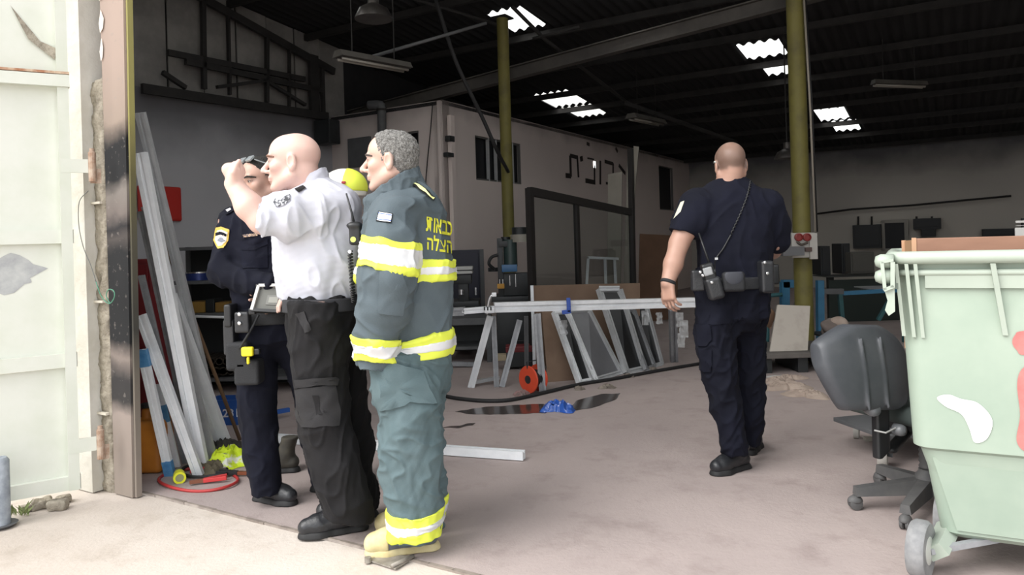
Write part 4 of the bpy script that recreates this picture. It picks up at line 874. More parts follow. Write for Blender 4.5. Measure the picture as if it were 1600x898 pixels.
    # glove tucked in the jacket pocket
    g = SDF(P(640, 615, 3.2) - .08, P(712, 545, 2.8) + .12, .005); g.chain([(P(678, 556, 2.96), .045), (P(684, 580, 2.96), .050), (P(686, 598, 2.96), .030)], .02, flat=(V(.4, 1, 0), .45)); g.cone(P(662, 566, 2.97), P(650, 575, 2.97), .03, .02, .02, flat=(V(.4, 1, 0), .5))
    og, bvg, _ = cloth(g, 'glove', mat('glove_grey', '474c58', .8, bump=.2, bscale=200), t, base, .004, 25, 5)
    for pl in ([(679, 563), (682, 562), (686, 575), (691, 581), (690, 584), (684, 582), (680, 574)], [(692, 560), (695, 559), (698, 566), (695, 566)]): decal(bvg, pl, 'glove_piping', M_lime, og, .004, 2, 3)
    M_bt = mat('boot_grey_rubber', '5d6068', .6, bump=.15, bscale=60); M_bs = mat('boot_cream_rubber', 'b3a476', .7, c2='c9bd94', nscale=12)
    shoe(t, G(688, 855), G(570, 866), M_bt, M_bs, 1.12, .19, cap=M_bs); shoe(t, G(690, 828), G(588, 832), M_bt, M_bs, 1.12, .19, cap=M_bs)
    # radio speaker clipped on the chest
    r = thing('radio_microphone', 'black radio microphone with antenna and coiled cord on the turnout jacket chest', 'radio', P(556, 470, d0 - .02))
    dm = d0 - .03; (lambda s_: fast_mesh('housing', *s_.mesh(), M_plastic, r, P(556, 470, dm)))(SDF(P(556, 370, dm) - .12, P(556, 370, dm) + .12, .004).rbox(P(556, 366, dm), (.026, .022, .045), None, .012, 0).ell(P(554, 352, dm), (.034, .026, .016), None, .01))
    MB().tube([P(541, 302, dm + .02), P(549, 330, dm + .01), P(554, 352, dm)], [.0035, .0045, .006], 8).build('antenna', M_plastic, r, smooth=True)
    MB().lathe(P(552, 374, dm - .022), [(.012, 0), (.012, .004)], (0, -1, 0), 12).build('badge', mat('radio_lime', 'b7c46a', .5), r)
    c0 = spline([P(547, 392, dm), P(549, 420, dm), P(551, 452, dm), P(553, 472, dm + .02)], 60); coil = [p + V(math.cos(i * .62) * .009, math.sin(i * .62) * .009, 0) for i, p in enumerate(c0)]; MB().tube(coil, .0035, 5).build('coiled_cord', M_plastic, r, smooth=True)
    MB().lathe(P(547, 393, dm - .012), [(.008, 0), (.008, .01)], (0, -1, 0), 10).build('clip', M_chrome, r)
person_C()

# ---------------------------------------------------------------- D: officer walking away
def person_D():
    d0 = 4.02; J = JJ(d0); base = G(1150, 735); base[2] = 0
    t = thing('person', 'person in short-sleeved navy uniform seen from behind, walking into the hall', 'person', base)
    R_s = [(274, 1122, 1158), (283, 1106, 1172), (294, 1092, 1186), (310, 1083, 1202), (335, 1080, 1209), (370, 1083, 1209), (400, 1086, 1206), (425, 1088, 1204), (441, 1088, 1204)]
    R_p = [(432, 1087, 1205), (460, 1086, 1204), (496, 1088, 1200)]
    R_1 = [(440, 1088, 1144), (490, 1087, 1146), (530, 1088, 1149), (570, 1093, 1151), (610, 1103, 1153), (650, 1114, 1159), (680, 1121, 1167), (700, 1127, 1170), (708, 1130, 1169)]
    R_2 = [(440, 1146, 1203), (490, 1140, 1200), (560, 1144, 1197), (600, 1147, 1194), (650, 1150, 1193), (680, 1157, 1191), (696, 1160, 1188)]
    armL = [J(1088, 322, 24, -.02), J(1061, 380, 15, -.06), J(1052, 412, 14.5, -.09), J(1043, 442, 10.5, -.12)]
    armR = [J(1196, 322, 24, .02), J(1212, 378, 15, .05), J(1206, 390, 14, .14), J(1190, 396, 10, .28)]
    hc = P(1141, 257, d0 + .0); fwd = V(.02, 1, -.12); up = V(-.03, .1, 1); sc = 1.0
    lo, hi = bounds([hc, P(1110, 745, d0), P(1200, 720, d0 + .25), armL[3][0] - V(0, 0, .2), armR[1][0], armR[3][0]], .13); hi[2] = hc[2] + .15; lo[2] = -.02
    sd = SDF(lo, hi, .005)
    sd.loft(rows(R_s, d0, .55, -.03), .03); sd.loft(rows(R_p, d0, .6, -.05), .05); sd.loft(rows(R_1[:-2], d0 - .05, 1.0, -.045), .05); sd.loft(rows(R_2[:-2], d0 + .12, 1.0, -.04), .05)
    sd.chain(armL, .02); sd.chain(armR, .02)
    hand(sd, armL[3][0], V(.04, -.12, -1), V(.75, .66, 0), False, (24, 34, 22), 1.0, (.55, .8, .3), 12); hand(sd, armR[3][0], V(-.5, .8, .1), V(-.6, -.4, -.2), True, (40, 40, 30))
    q, A = head(sd, hc, fwd, up, P(1139, 292, d0 + .0), sc, .061)
    v, f = sd.mesh(); lc = local(v, hc, A, sc); edge = .006 * wav(v, 60, 6, 2)
    st = sstep(lc[:, 2] + edge, -.050, -.020) * sstep(-lc[:, 1], -.03, .0) * (np.abs(lc[:, 0]) < .0815) * (.72 - .5 * np.exp(-(((lc[:, 2] - .075) / .055) ** 2 + ((lc[:, 1] + .045) / .06) ** 2 + (lc[:, 0] / .05) ** 2)))
    fast_mesh('body', v, f, skin_mat('skin_d', 'b08e7e', 'a07a69', '4a3d36', 'a86a60'), t, base, tint={'brow': .8 * face_marks(lc)[0], 'lash_shade': .85 * face_marks(lc)[1], 'stubble': np.clip(st, 0, 1), 'lip': st * 0})
    eyes(t, sd, q, A, sc, mat('dark_brow', '3c332d', .7))
    MB().tube([q(-.070, .07, .03), q(-.083, .0, .022), q(-.088, -.03, .012)], .004, 6).build('glasses_arm', mat('pale_frame', 'c9cdc8', .3), t, smooth=True)
    s = SDF(lo, hi, .007); s.loft(rows(R_s, d0, .6), .02, p=2.2); s.chain([J(1090, 322, 30, -.02), J(1078, 345, 27, -.04), J(1062, 368, 21, -.06)], .025); s.plane(P(1061, 366, d0), V(-.35, -.1, -1), P(1030, 420, d0 - .2), P(1080, 340, d0 + .1))
    s.chain([J(1194, 322, 29, .02), J(1206, 350, 25, .04), J(1212, 376, 21, .06)], .025)
    s.cone(P(1140, 292, d0), P(1141, 277, d0 + .01), .082, .070, .015); s.plane(P(1141, 276, d0 - .05), V(0, .25, 1)); s.cone(P(1140, 290, d0 + .01), P(1141, 262, d0 + .02), .064, .066, 0, sub=True)
    o, bv, _ = cloth(s, 'shirt', M_navy, t, base, .006, 12, 51, (1, 1, .6))
    p = SDF(lo, hi, .007); p.loft(rows(R_p, d0, .65), .02); p.loft(rows(R_1, d0 - .05, 1.0), .02); p.loft(rows(R_2, d0 + .12, 1.0), .02)
    p.ell(P(1145, 495, d0 + .03), (.15, .12, .10), None, .06); o2, bv2, _ = cloth(p, 'trousers', M_navy2, t, base, .009, 13, 61, (1, 1, .8))
    b = SDF(lo, hi, .006); b.loft(rows([(432, 1084, 1207), (450, 1084, 1207)], d0, .7), 0); v, f = b.mesh(); fast_mesh('belt', v, f, M_nylon, t, base)
    decal(bv, [(1064, 316), (1070, 314), (1064, 331), (1053, 342)], 'arm_patch', mat('patch_pale', 'c4c3b0', .7), t, .004)
    decal(bv2, [(1090, 506), (1110, 508), (1113, 530), (1106, 541), (1092, 540)], 'side_pocket', M_navy2, t, .010); decal(bv2, [(1092, 545), (1113, 546), (1112, 580), (1099, 580)], 'cargo_pocket', M_navy2, t, .008); decal(bv2, [(1112, 476), (1142, 474), (1144, 505), (1108, 507)], 'back_pocket', M_navy2, t, .006); decal(bv2, [(1152, 474), (1184, 474), (1186, 504), (1154, 505)], 'back_pocket', M_navy2, t, .006)
    MB().lathe(armL[3][0] + V(.003, 0, .003), [(.039, -.009), (.043, 0), (.039, .009)], unit(armL[3][0] - armL[2][0]), 20).build('wristband', M_nylon, t, smooth=True)
    db = d0 - .20
    gear = lambda nm, c, half, m, r=.01, ax=None, k=0: (lambda s_: fast_mesh(nm, *s_.mesh(), m, t, base))(SDF(V(*c) - max(half) * 1.9, V(*c) + max(half) * 1.9, .004).rbox(c, half, ax, r, 0))
    gear('pouch', P(1090, 438, db + .02), (.034, .025, .055), M_leather); tl = [unit(V(1, 0, .25)), V(0, 1, 0), unit(V(-.25, 0, 1))]
    gear('belt_radio', P(1110, 436, db - .02), (.032, .022, .085), M_plastic, .012, tl); gear('radio_holster', P(1116, 450, db - .02), (.042, .030, .060), M_leather, .02, tl)
    gear('radio_face', P(1106, 424, db - .045), (.024, .004, .022), mat('radio_face_grey', '8f9193', .35), .004, tl)
    gear('flap_pouch', P(1146, 440, db - .01), (.060, .022, .052), M_nylon, .02)
    pv = SDF(P(1146, 436, db) - .12, P(1146, 436, db) + .12, .004); pv.ell(P(1147, 432, db - .028), (.050, .010, .045), None, 0); pv.plane(P(1146, 424, db), V(0, 0, 1)); fast_mesh('pouch_flap', *pv.mesh(), mat('nylon_edge', '33353c', .6), t, base)
    gear('magazine_pouch', P(1196, 432, db + .06), (.034, .045, .085), M_leather, .014); gear('pistol', P(1207, 428, d0 + .02), (.018, .06, .055), M_plastic)
    for a_, b_ in ((1094, 425), (1098, 430), (1112, 441), (1195, 410), (1199, 427)): MB().lathe(P(a_, b_, db - .05 if a_ < 1150 else db + .01), [(.008, 0), (.008, .006), (.004, .009)], (0, -1, 0), 12).build('snap', M_chrome, t)
    MB().tube([P(1092, 364, db + .03), P(1110, 416, db - .015)], [.0045, .007], 8).build('antenna', M_plastic, t, smooth=True)
    on = lambda x, y, o_=.006: (cast(bv, x, y, o_) if cast(bv, x, y, o_) is not None else P(x, y, d0 - .15))
    c0 = spline([on(1172, 284), on(1168, 306), on(1156, 336), on(1142, 366)], 40); coil = [p_ + V(math.cos(i * .9) * .004, 0, math.sin(i * .9) * .004) for i, p_ in enumerate(c0)]
    MB().tube(coil, .004, 5).build('coiled_cord', M_plastic, t, smooth=True); MB().tube(spline([on(1142, 366), on(1130, 388), on(1119, 404, .02), P(1117, 420, db - .03), P(1118, 430, db - .03)]), .0045, 8).build('cord', M_plastic, t, smooth=True)
    MB().box(P(1119, 404, db + .02), (.016, .012, .012)).build('cord_clip', M_chrome, t)
    shoe(t, G(1171, 729), G(1121, 741) + V(-.04, -.02, 0), M_leather, M_rubber, 1.0, .13); shoe(t, G(1170, 712), G(1184, 704) + V(.05, .15, 0), M_leather, M_rubber, 1.0, .13)
person_D()

# ---------------------------------------------------------------- E: helmeted firefighter mostly hidden behind the group
def person_E():
    d0 = 4.02; J = JJ(d0); base = G(520, 748); base[2] = 0
    t = thing('person', 'helmeted person almost hidden behind the white shirt, only the helmet showing', 'person', base)
    R_s = [(318, 505, 545), (330, 488, 552), (345, 478, 556), (400, 474, 556), (470, 476, 553), (540, 478, 550)]
    R_1 = [(520, 478, 516), (640, 490, 524), (738, 500, 532)]; R_2 = [(520, 512, 552), (640, 520, 553), (738, 522, 552)]
    armL = [J(484, 345, 16), J(490, 420, 12, .12), J(500, 480, 9, .22)]; armR = [J(548, 345, 14), J(546, 420, 12, .12), J(538, 480, 9, .22)]
    hc = P(536, 306, d0); fwd = V(-.75, .65, 0); lo, hi = bounds([hc, P(480, 755, d0), P(555, 755, d0), armL[1][0], armR[2][0]], .14); hi[2] = hc[2] + .16
    sd = SDF(lo, hi, .006); sd.loft(rows(R_s, d0, .6, -.03), .03); sd.loft(rows(R_1, d0, 1, -.02), .02); sd.loft(rows(R_2, d0, 1, -.02), .02); sd.chain(armL, .02); sd.chain(armR, .02)
    hand(sd, armL[2][0], V(.1, .3, -1), V(0, 1, 0), False); hand(sd, armR[2][0], V(0, .3, -1), V(0, 1, 0), True); q, A = head(sd, hc, fwd, V(0, 0, 1), P(528, 335, d0), .95)
    v, f = sd.mesh(); z = np.zeros(len(v)); lc = local(v, hc, A, .95); fast_mesh('body', v, f, skin_mat('skin_e', 'c09078', 'b58570', '3a2d26', 'a86a60'), t, base, tint={'brow': .8 * face_marks(lc)[0], 'lash_shade': .85 * face_marks(lc)[1], 'stubble': z, 'lip': z}); eyes(t, sd, q, A, .95, mat('dark_brow', '3c332d', .7))
    s = SDF(lo, hi, .007); s.loft(rows(R_s, d0, .65), .02); s.chain([J(486, 345, 19), J(490, 420, 16, .12), J(500, 470, 14, .2)], .02); s.chain([J(544, 345, 17), J(544, 420, 15, .12), J(538, 470, 13, .2)], .02); cloth(s, 'jacket', M_turn, t, base, .006, 12, 71)
    p = SDF(lo, hi, .007); p.loft(rows(R_1, d0, 1), .02); p.loft(rows(R_2, d0, 1), .02); cloth(p, 'trousers', M_turn2, t, base, .006, 12, 72)
    h = SDF(hc - .24, hc + .24, .005); h.ell(q(0, -.01, .045), (.115, .140, .105), A, 0); h.plane(q(0, 0, .01), -V(*A[2]) + V(*A[1]) * .12); h.ell(q(0, -.01, .03), (.098, .122, .095), A, 0, True)
    v, f = h.mesh(); Mw = mat('helmet_white', 'e4e4dc', .4); hm = fast_mesh('helmet', v, f, Mw, t, base)
    b_ = SDF(hc - .24, hc + .24, .005); b_.ell(q(0, -.01, .045), (.119, .144, .109), A, 0); b_.plane(hc + V(.02, 0, 0), V(-1, 0, .1)); b_.plane(q(0, 0, .02), -V(*A[2])); b_.ell(q(0, -.01, .03), (.100, .124, .097), A, 0, True); v, f = b_.mesh(); fast_mesh('lime_shell', v, f, M_lime, hm, base)
    MB().box(P(537, 285, d0 - .135), (.022, .02, .014), bev=.004).build('red_light', mat('helmet_red', '9c2f35', .4), hm)
    shoe(t, G(528, 750) , G(500, 749), M_leather, M_rubber, 1.0, .15); shoe(t, G(552, 749), G(524, 748), M_leather, M_rubber, 1.0, .15)
person_E()
# ================================================================ things in the hall
M_alu2 = mat('bright_profile', 'e2e4e6', .4, .15, c2='d0d3d6', nscale=10); M_alud = mat('weathered_profile', '9a9c9f', .5, .25, c2='828487', nscale=10)
M_whitep = mat('white_profile', 'e8eaec', .45, c2='dadde0', nscale=8); M_tape = mat('blue_tape', '3f78a8', .5, c2='5f93bb', nscale=20)
M_wood = mat('brown_timber', '7a6046', .7, c2='6a523b', nscale=4, stretch=(1, 1, .1)); M_board = mat('brown_board', '75604f', .8, c2='695445', nscale=3)
M_dark = mat('dark_machine_paint', '25282a', .5, c2='1c1f20', nscale=6); M_grey = mat('grey_steel_paint', '5a5b5d', .6, c2='4c4d4f', nscale=5)
def sect(w_, h_, g=.25):           # extruded section with two grooves on the wide faces
    a, b, c = w_ / 2, h_ / 2, h_ * g
    return [(-a, -b), (-a * .55, -b), (-a * .55, -b + c), (-a * .2, -b + c), (-a * .2, -b), (a * .2, -b), (a * .2, -b + c), (a * .55, -b + c), (a * .55, -b), (a, -b), (a, b), (a * .3, b), (a * .3, b - c), (-a * .3, b - c), (-a * .3, b), (-a, b)]
def profile(p0, p1, w_, h_, m, label, group=None, up=(0, -1, 0), cat='profile', name='aluminium_profile'):
    return MB().prism(p0, p1, sect(w_, h_), up).build(name, m, label=label, cat=cat, group=group)
# ---- profiles leaning behind the column
GRP = 'long aluminium profiles leaning behind the front column'
lean = [((219, 176), (346, 697), 13, M_alu, 2.52, 'grey aluminium profile, tallest of those leaning behind the column'),
        ((219, 239), (317, 735), 19, M_whitep, 2.50, 'wide white profile with the lower top, leaning behind the column'),
        ((222, 330), (303, 712), 12, M_alud, 2.56, 'dull dark grey profile leaning between the white ones behind the column'),
        ((229, 322), (333, 722), 14, M_alu, 2.60, 'grey profile leaning just right of the dull dark one'),
        ((263, 462), (352, 702), 22, M_whitep, 2.75, 'short pale profile with its top at mid height among the leaning profiles'),
        ((220, 492), (311, 744), 15, M_alu2, 2.46, 'bright grooved profile standing foremost beside the red cable'),
        ((221, 430), (290, 724), 9, M_alud, 2.53, 'thin grey profile leaning close to the column')]
for (t0, b0, wpx, m, bt, lb) in lean:
    pb = G(*b0); pt_ = onb(*t0, bt); ww = wpx / F * pb[1]; profile(pb + ZA * .004, pt_, ww, ww * .55, m, lb, GRP)
def taped(t0, b0, wpx, bt, lb, tapes):
    pb = G(*b0); pt_ = onb(*t0, bt); ww = wpx / F * pb[1]; o = thing('taped_profile', lb, 'profile', pb, 'white profiles with blue tape')
    MB().prism(pb + ZA * .005, pt_, sect(ww, ww * .5), (0, -1, 0)).build('bar', M_whitep, o)
    for a, b in tapes: MB().beam(pb + (pt_ - pb) * a, pb + (pt_ - pb) * b, ww * 1.06, ww * .6, up=(0, -1, 0)).build('tape_wrap', M_tape, o)
taped((222, 546), (266, 743), 14, 2.44, 'white profile with blue tape round both ends beside the column', ((.0, .12), (.87, 1.0)))
taped((246, 600), (277, 731), 10, 2.62, 'white profile with one blue tape wrap near its middle, behind the grooved bar', ((.55, .75),))
MB().tube([G(375, 690) + ZA * .012, onb(228, 302, 2.72)], .012, 10).build('wooden_pole', M_wood, label='thin brown wooden pole leaning right of the aluminium profiles', cat='pole', smooth=True)
# red things behind them
rb = thing('red_cabinet', 'dark red steel cabinet standing behind the leaning profiles', 'cabinet', P(235, 640, 5.6) * V(1, 1, 0))
c = P(233, 440, 5.7); Mr = mat('dark_red_paint', '7c2026', .5, c2='6a1a20', nscale=5)
MB().box((c[0] - .12, c[1], .62), (.42, .3, 1.22), bev=.01).build('body', Mr, rb); MB().box((c[0] - .12, c[1] - .157, .62), (.38, .012, 1.14), bev=.004).build('door', Mr, rb); MB().lathe((c[0] + .03, c[1] - .165, .7), [(.012, 0), (.016, .02)], (0, -1, 0), 12).build('knob', M_chrome, rb)
rs = thing('red_sign', 'bright red round-cornered board fixed on the left wall beside the profiles', 'sign', ona(252, 345, A_L + .02))
sd = SDF(ona(252, 318, A_L) - .5, ona(252, 318, A_L) + .5, .012); cs = ona(250, 318, A_L + .035); sd.rbox(cs, (.02, .27, .20), [UA, VA, ZA], .02, 0); fast_mesh('panel', *sd.mesh(), mat('signal_red', 'b8281f', .5), rs, wloc(rs))
sd = SDF(P(240, 700, 4.5) - .35, P(240, 700, 4.5) + .35, .01); c = G(238, 741); c[2] = .15; c[1] += .10; c[0] -= .05; sd.rbox(c, (.10, .10, .15), None, .03, 0); sd.cone(c + V(-.02, 0, .15), c + V(-.02, 0, .19), .03, .03, .01)
oc = thing('orange_canister', 'orange plastic canister on the floor behind the column foot', 'canister', c * V(1, 1, 0)); fast_mesh('body', *sd.mesh(), mat('orange_plastic', 'c07a2a', .5, c2='b06d24', nscale=6), oc, c * V(1, 1, 0)); MB().lathe(c + V(-.02, 0, .215), [(.032, 0), (.032, .025)], (0, 0, 1), 16).build('cap', M_rubber, oc)

# ---- jumper cable heap and hi-vis vest
jc = thing('jumper_cable', 'red jumper cable with clamps curled on the floor by the profiles', 'cable', G(310, 755)); Mrc = mat('red_cable', 'a8302f', .5)
e = [G(310 + 62 * math.cos(t) , 752 + 17 * math.sin(t)) + ZA * (.010 + .004 * math.sin(3 * t)) for t in [k * 2 * math.pi / 40 for k in range(-3, 36)]]
MB().tube(e, .0085, 8).build('red_lead', Mrc, jc, smooth=True); MB().tube([G(322 + 38 * math.cos(t), 741 + 9 * math.sin(t)) + ZA * (.02 + .006 * math.sin(2 * t)) for t in [k * .18 for k in range(0, 33)]], .009, 8).build('black_lead', M_rubber, jc, smooth=True)
def clamp(p, d_, m, m2):
    d_ = unit(d_); s_ = np.cross(ZA, d_)
    for g in (-1, 1): MB().beam(p + s_ * .006 * g + ZA * .02, p + d_ * .12 + s_ * .022 * g + ZA * .025, .014, .022, bev=.003).build('handle', m, jc); MB().beam(p + s_ * .006 * g + ZA * .02, p - d_ * .07 + s_ * .004 * g + ZA * .018, .010, .018).build('jaw', m2, jc)
clamp(G(333, 738), V(-1, -.2, 0), mat('clamp_red', 'c23a3a', .45), M_chrome); clamp(G(318, 756), V(.9, .3, 0), MATS['clamp_red'], mat('rusty_brown', '7a4a34', .7))
clamp(G(372, 744), V(-1, .1, 0), M_rubber, mat('copper', '9a5f44', .4, .6))
yc = thing('yellow_plug', 'yellow round connector lying on the floor left of the red cable', 'plug', G(279, 752)); pa = G(278, 738) + ZA * .03; pb = G(281, 755) + ZA * .03; dv = unit(pb - pa)
MB().lathe(pb - dv * .13, [(.018, 0), (.024, .01), (.026, .05), (.030, .055), (.030, .13)], dv, 18).build('shell', mat('connector_grey', '8f9068', .6), yc, ang=30); MB().lathe(pb - dv * .004, [(.031, -.06), (.033, -.02), (.033, .008), (.022, .008), (.022, -.002)], dv, 18).build('face_ring', mat('connector_yellow', 'e0e02c', .5), yc, ang=30)
def heap(name, label, cat, c, rad, m, seed, amp=.02, n=6, h=.008, flat_=.5):
    """crumpled cloth or film: folded height field with an irregular outline, resting on the floor"""
    nr, na = 16, 54; vs = []; fs = []; c = V(c[0], c[1], 0); H = rad * .62
    def nz(x, y, f_, k): return mnoise.noise(Vector((x * f_ + seed * 3.1, y * f_ - seed, k)))
    for i_ in range(nr + 1):
        for k in range(na):
            t_ = 2 * math.pi * k / na; R_ = rad * (1 + .28 * math.sin(2 * t_ + seed) + .22 * math.sin(3 * t_ + seed * 2) + .10 * math.sin(7 * t_ + seed)) * i_ / nr
            x, y = R_ * math.cos(t_), R_ * math.sin(t_); q_ = i_ / nr
            rid = 1 - abs(nz(x, y, 2.2 / rad, 1.0)) * 2.2; rid2 = 1 - abs(nz(x, y, 5.5 / rad, 4.0)) * 2.0
            z = H * (1 - q_ ** 3) * max(.05, .30 + .48 * rid + .30 * rid2)
            x += .22 * rad * nz(x, y, 2.5 / rad, 9.0) * (1 - q_); y += .22 * rad * nz(x, y, 2.5 / rad, 15.0) * (1 - q_)
            vs.append(c + V(x, y, max(z, .004) if i_ < nr else .002))
    for i_ in range(nr): fs += [(i_ * na + k, (i_ + 1) * na + k, (i_ + 1) * na + (k + 1) % na, i_ * na + (k + 1) % na) for k in range(na)]
    o = from_arrays(name, vs, fs, m, None, base=c); o.data.polygons.foreach_set('use_smooth', [True] * len(o.data.polygons)); o.data.set_sharp_from_angle(angle=.75)
    return setp(o, label, cat)
heap('safety_vest', 'crumpled fluorescent yellow safety vest on the heap by the officer', 'vest', G(358, 722), .16, mat('vest_lime', 'd8ee2c', .7, c2='e8e8dc', nscale=9, lo=.55, hi=.6), 4)
heap('work_cloth', 'crumpled khaki work cloth in front of the safety vest', 'cloth', G(330, 736), .10, mat('khaki_cloth', '6b6250', .9, c2='57503f', nscale=12), 9)
heap('dark_jacket', 'dark crumpled jacket heaped behind the yellow safety vest', 'jacket', G(345, 708), .14, mat('charcoal_cloth', '34322f', .9, c2='45423c', nscale=9), 13)
wb = thing('work_boot', 'worn dark work boot standing behind the officer\'s foot', 'boot', G(450, 735)); shoe(wb, G(462, 736) + V(.02, 0, 0), G(436, 733) + V(-.1, -.05, 0), mat('worn_boot', '33312d', .8, c2='474339', nscale=15), M_rubber, 1.0, .2)
profile(G(428, 691) + ZA * .03, G(819, 719) + ZA * .03, .05, .05, M_whitep, 'long white profile lying on the floor behind the three people', up=(0, 0, 1))
lp = thing('latch_plate', 'rusty steel latch plate lying on the ground by the cream boot', 'latch', G(608, 880)); a, b = G(572, 876), G(648, 872)
MB().slab([G(574, 876), G(612, 868), G(648, 871), G(618, 890)], ZA * .006).build('plate', mat('worn_steel', '7a746c', .6, .3, c2='9a948b', nscale=18), lp); MB().tube([G(612, 889) + ZA * .012, G(646, 873) + ZA * .012], .009, 8).build('bar', MATS['worn_steel'], lp, smooth=True); MB().lathe(G(575, 878), [(.014, 0), (.014, .02)], ZA, 12).build('bolt', MATS['worn_steel'], lp)
gp = thing('bollard', 'grey scuffed steel post at the far left edge beside the gate', 'post', G(2, 822)); MB().lathe(G(0, 822), [(.045, 0), (.045, .31), (.035, .325), (.002, .33)], n=20).build('tube', mat('scuffed_grey', '6e7680', .6, c2='a9b0b8', nscale=10), gp, ang=40); MB().lathe(G(0, 822), [(.06, 0), (.075, .012)], n=20).build('foot', M_grey, gp)

# ---- shelf unit and bench behind the navy officer
ds = 6.6; sh = thing('storage_shelf', 'dark steel storage shelf behind the navy officer', 'shelf', P(330, 560, ds) * V(1, 1, 0))
x0, x1 = P(262, 440, ds)[0], P(470, 440, ds)[0]; yb = ds
zt = [P(320, y, ds)[2] for y in (388, 441, 492, 560)]
for z in zt[:3] + [.12]: MB().box(((x0 + x1) / 2, yb + .22, z), (x1 - x0, .45, .03)).build('shelf_board', M_grey, sh)
for x in (x0, x1): 
    for y_ in (0, .44): MB().beam((x, yb + y_, 0), (x, yb + y_, zt[0] + .02), .04, .04, up=(0, 1, 0)).build('upright', M_grey, sh)
MB().box(((x0 + x1) / 2, yb + .45, zt[0] / 2), (x1 - x0, .02, zt[0])).build('back_panel', M_dark, sh)
def onshelf(name, label, cat, px0, px1, z, h_, m, dep=.2, grp=None):
    a, b = P(px0, 440, ds + .05)[0], P(px1, 440, ds + .05)[0]; return MB().box(((a + b) / 2, ds + .06 + dep / 2, z + .016 + h_ / 2), (b - a, dep, h_), bev=.008).build(name, m, label=label, cat=cat, group=grp)
can = thing('paint_tin', 'blue and silver round tin lying on the storage shelf', 'tin', P(308, 438, ds + .15)); cc = P(308, 434, ds + .15); cc[2] = zt[1] + .016; MB().lathe(cc, [(.10, 0), (.10, .065)], n=28).build('body', mat('tin_blue', '2c3c78', .35, .3), can, ang=40); MB().lathe(cc + ZA * .065, [(.103, 0), (.103, .012)], n=28).build('lid', M_chrome, can, ang=40)
onshelf('cardboard_box', 'low orange-brown cardboard box on the storage shelf', 'box', 289, 318, zt[2], .10, mat('box_ochre', '8a6a2c', .85)); onshelf('cardboard_box', 'ochre cardboard box right of the dark tool case', 'box', 334, 356, zt[2], .09, mat('box_ochre2', '7d5f2a', .85)); onshelf('tool_case', 'dark tool case between the ochre boxes on the shelf', 'case', 319, 333, zt[2], .12, M_dark)
for k in range(11):        # tube ends stacked below the shelf
    r_ = .03 + .012 * rnd.random(); px = 304 + (k % 6) * 11 + (k // 6) * 5; c = P(px, 440, ds + .08); MB().lathe((c[0], ds + .03, .12 + .015 + .055 + (k // 6) * .09), [(r_, 0), (r_, .36), (r_ * .7, .36), (r_ * .7, .0)], (0, 1, 0), 14).build('steel_tube', mat('tube_brown', '463d33', .6, .4, c2='2f2a25', nscale=9), label='dark steel tube end stacked low in the storage shelf', cat='tube', group='tube ends in the storage shelf', ang=40)
MB().tube([P(292, 494, ds - .08), P(372, 496, ds - .08)], .012, 10).build('white_pipe', M_whitep, label='thin white pipe lying across the front of the storage shelf', cat='pipe', smooth=True)
cr = thing('blue_crate', 'blue plastic crate with white lettering beside the officer\'s knee', 'crate', G(352, 668)); c = G(356, 664); Mc = mat('crate_blue', '23529a', .5)
for dx, dy, sx, sy in ((0, -.10, .30, .012), (0, .10, .30, .012), (-.145, 0, .012, .2), (.145, 0, .012, .2)): MB().box((c[0] + dx, c[1] + .1 + dy, .09), (sx, sy, .18)).build('side', Mc, cr)
MB().box((c[0], c[1] + .1, .008), (.29, .2, .014)).build('bottom', Mc, cr); MB().box((c[0], c[1] - .002, .17), (.32, .02, .025)).build('rim', Mc, cr)
v, f = text2d('1231', .02); from_arrays('white_lettering', [V(c[0] - .06 + u * .14, c[1] - .009, .06 + w_ * .06) for u, w_ in v], f, M_whitep, cr)
MB().prism(G(425, 655) + ZA * .05, G(452, 650) + ZA * .05, sect(.03, .03)).build('blue_strip', Mc, label='short bright blue strip lying behind the officer\'s leg', cat='strip')
MB().tube([G(340, 662) + ZA * .04, G(366, 650) + ZA * .1], .025, 12).build('pale_tube', M_whitep, label='pale thick tube leaning by the blue crate', cat='tube', smooth=True)

# ---- fittings on the left wall and the inner building
MB().box(onb(511, 207, 7.6), (.30, .22, .34), UA, VA, ZA, bev=.02).build('wall_speaker', M_dark, label='black box speaker hung high in the left corner', cat='speaker')
MB().box(onb(562, 238, BI - .02), (.42, .04, .42), UA, VA, ZA, bev=.005).build('wall_panel_board', M_grey, label='grey square panel on the inner building behind the heads', cat='panel')
dp = thing('vent_duct', 'dark round vent duct on the corner wall of the inner building', 'duct', onb(597, 205, BI - .09)); q0 = onb(597, 212, BI - .09); q1 = onb(596, 170, BI - .09)
MB().tube(spline([q0 - ZA * .9, q0, q1, q1 + ZA * .06 - UA * .05, q1 + ZA * .08 - UA * .22], 6), .062, 16).build('pipe', M_grey, dp, smooth=True); MB().lathe(q1 - ZA * .03, [(.07, 0), (.07, .03)], ZA, 16).build('collar', M_steel, dp, ang=40)
MB().beam(W(AI - .02, BI - .03, .02), W(AI - .02, BI - .03, 3.18), .05, .05, up=UA).build('cable_trunking', M_inner, label='pale vertical trunking on the corner of the inner building', cat='trunking')
MB().beam(W(AI + .05, BI + .12, 1.0), W(AI + .05, BI + .12, 3.0), .09, .06, up=UA).build('cable_trunking', M_inner, label='wider trunking just right of the inner building corner', cat='trunking')
MB().tube(spline([onb(676, 160, BI - .03), onb(673, 200, BI - .03), onb(668, 250, BI - .03), onb(664, 300, BI - .03)]), .008, 6).build('wall_cable', M_rubber, label='loose black cable hanging down the inner building corner', cat='cable', smooth=True)
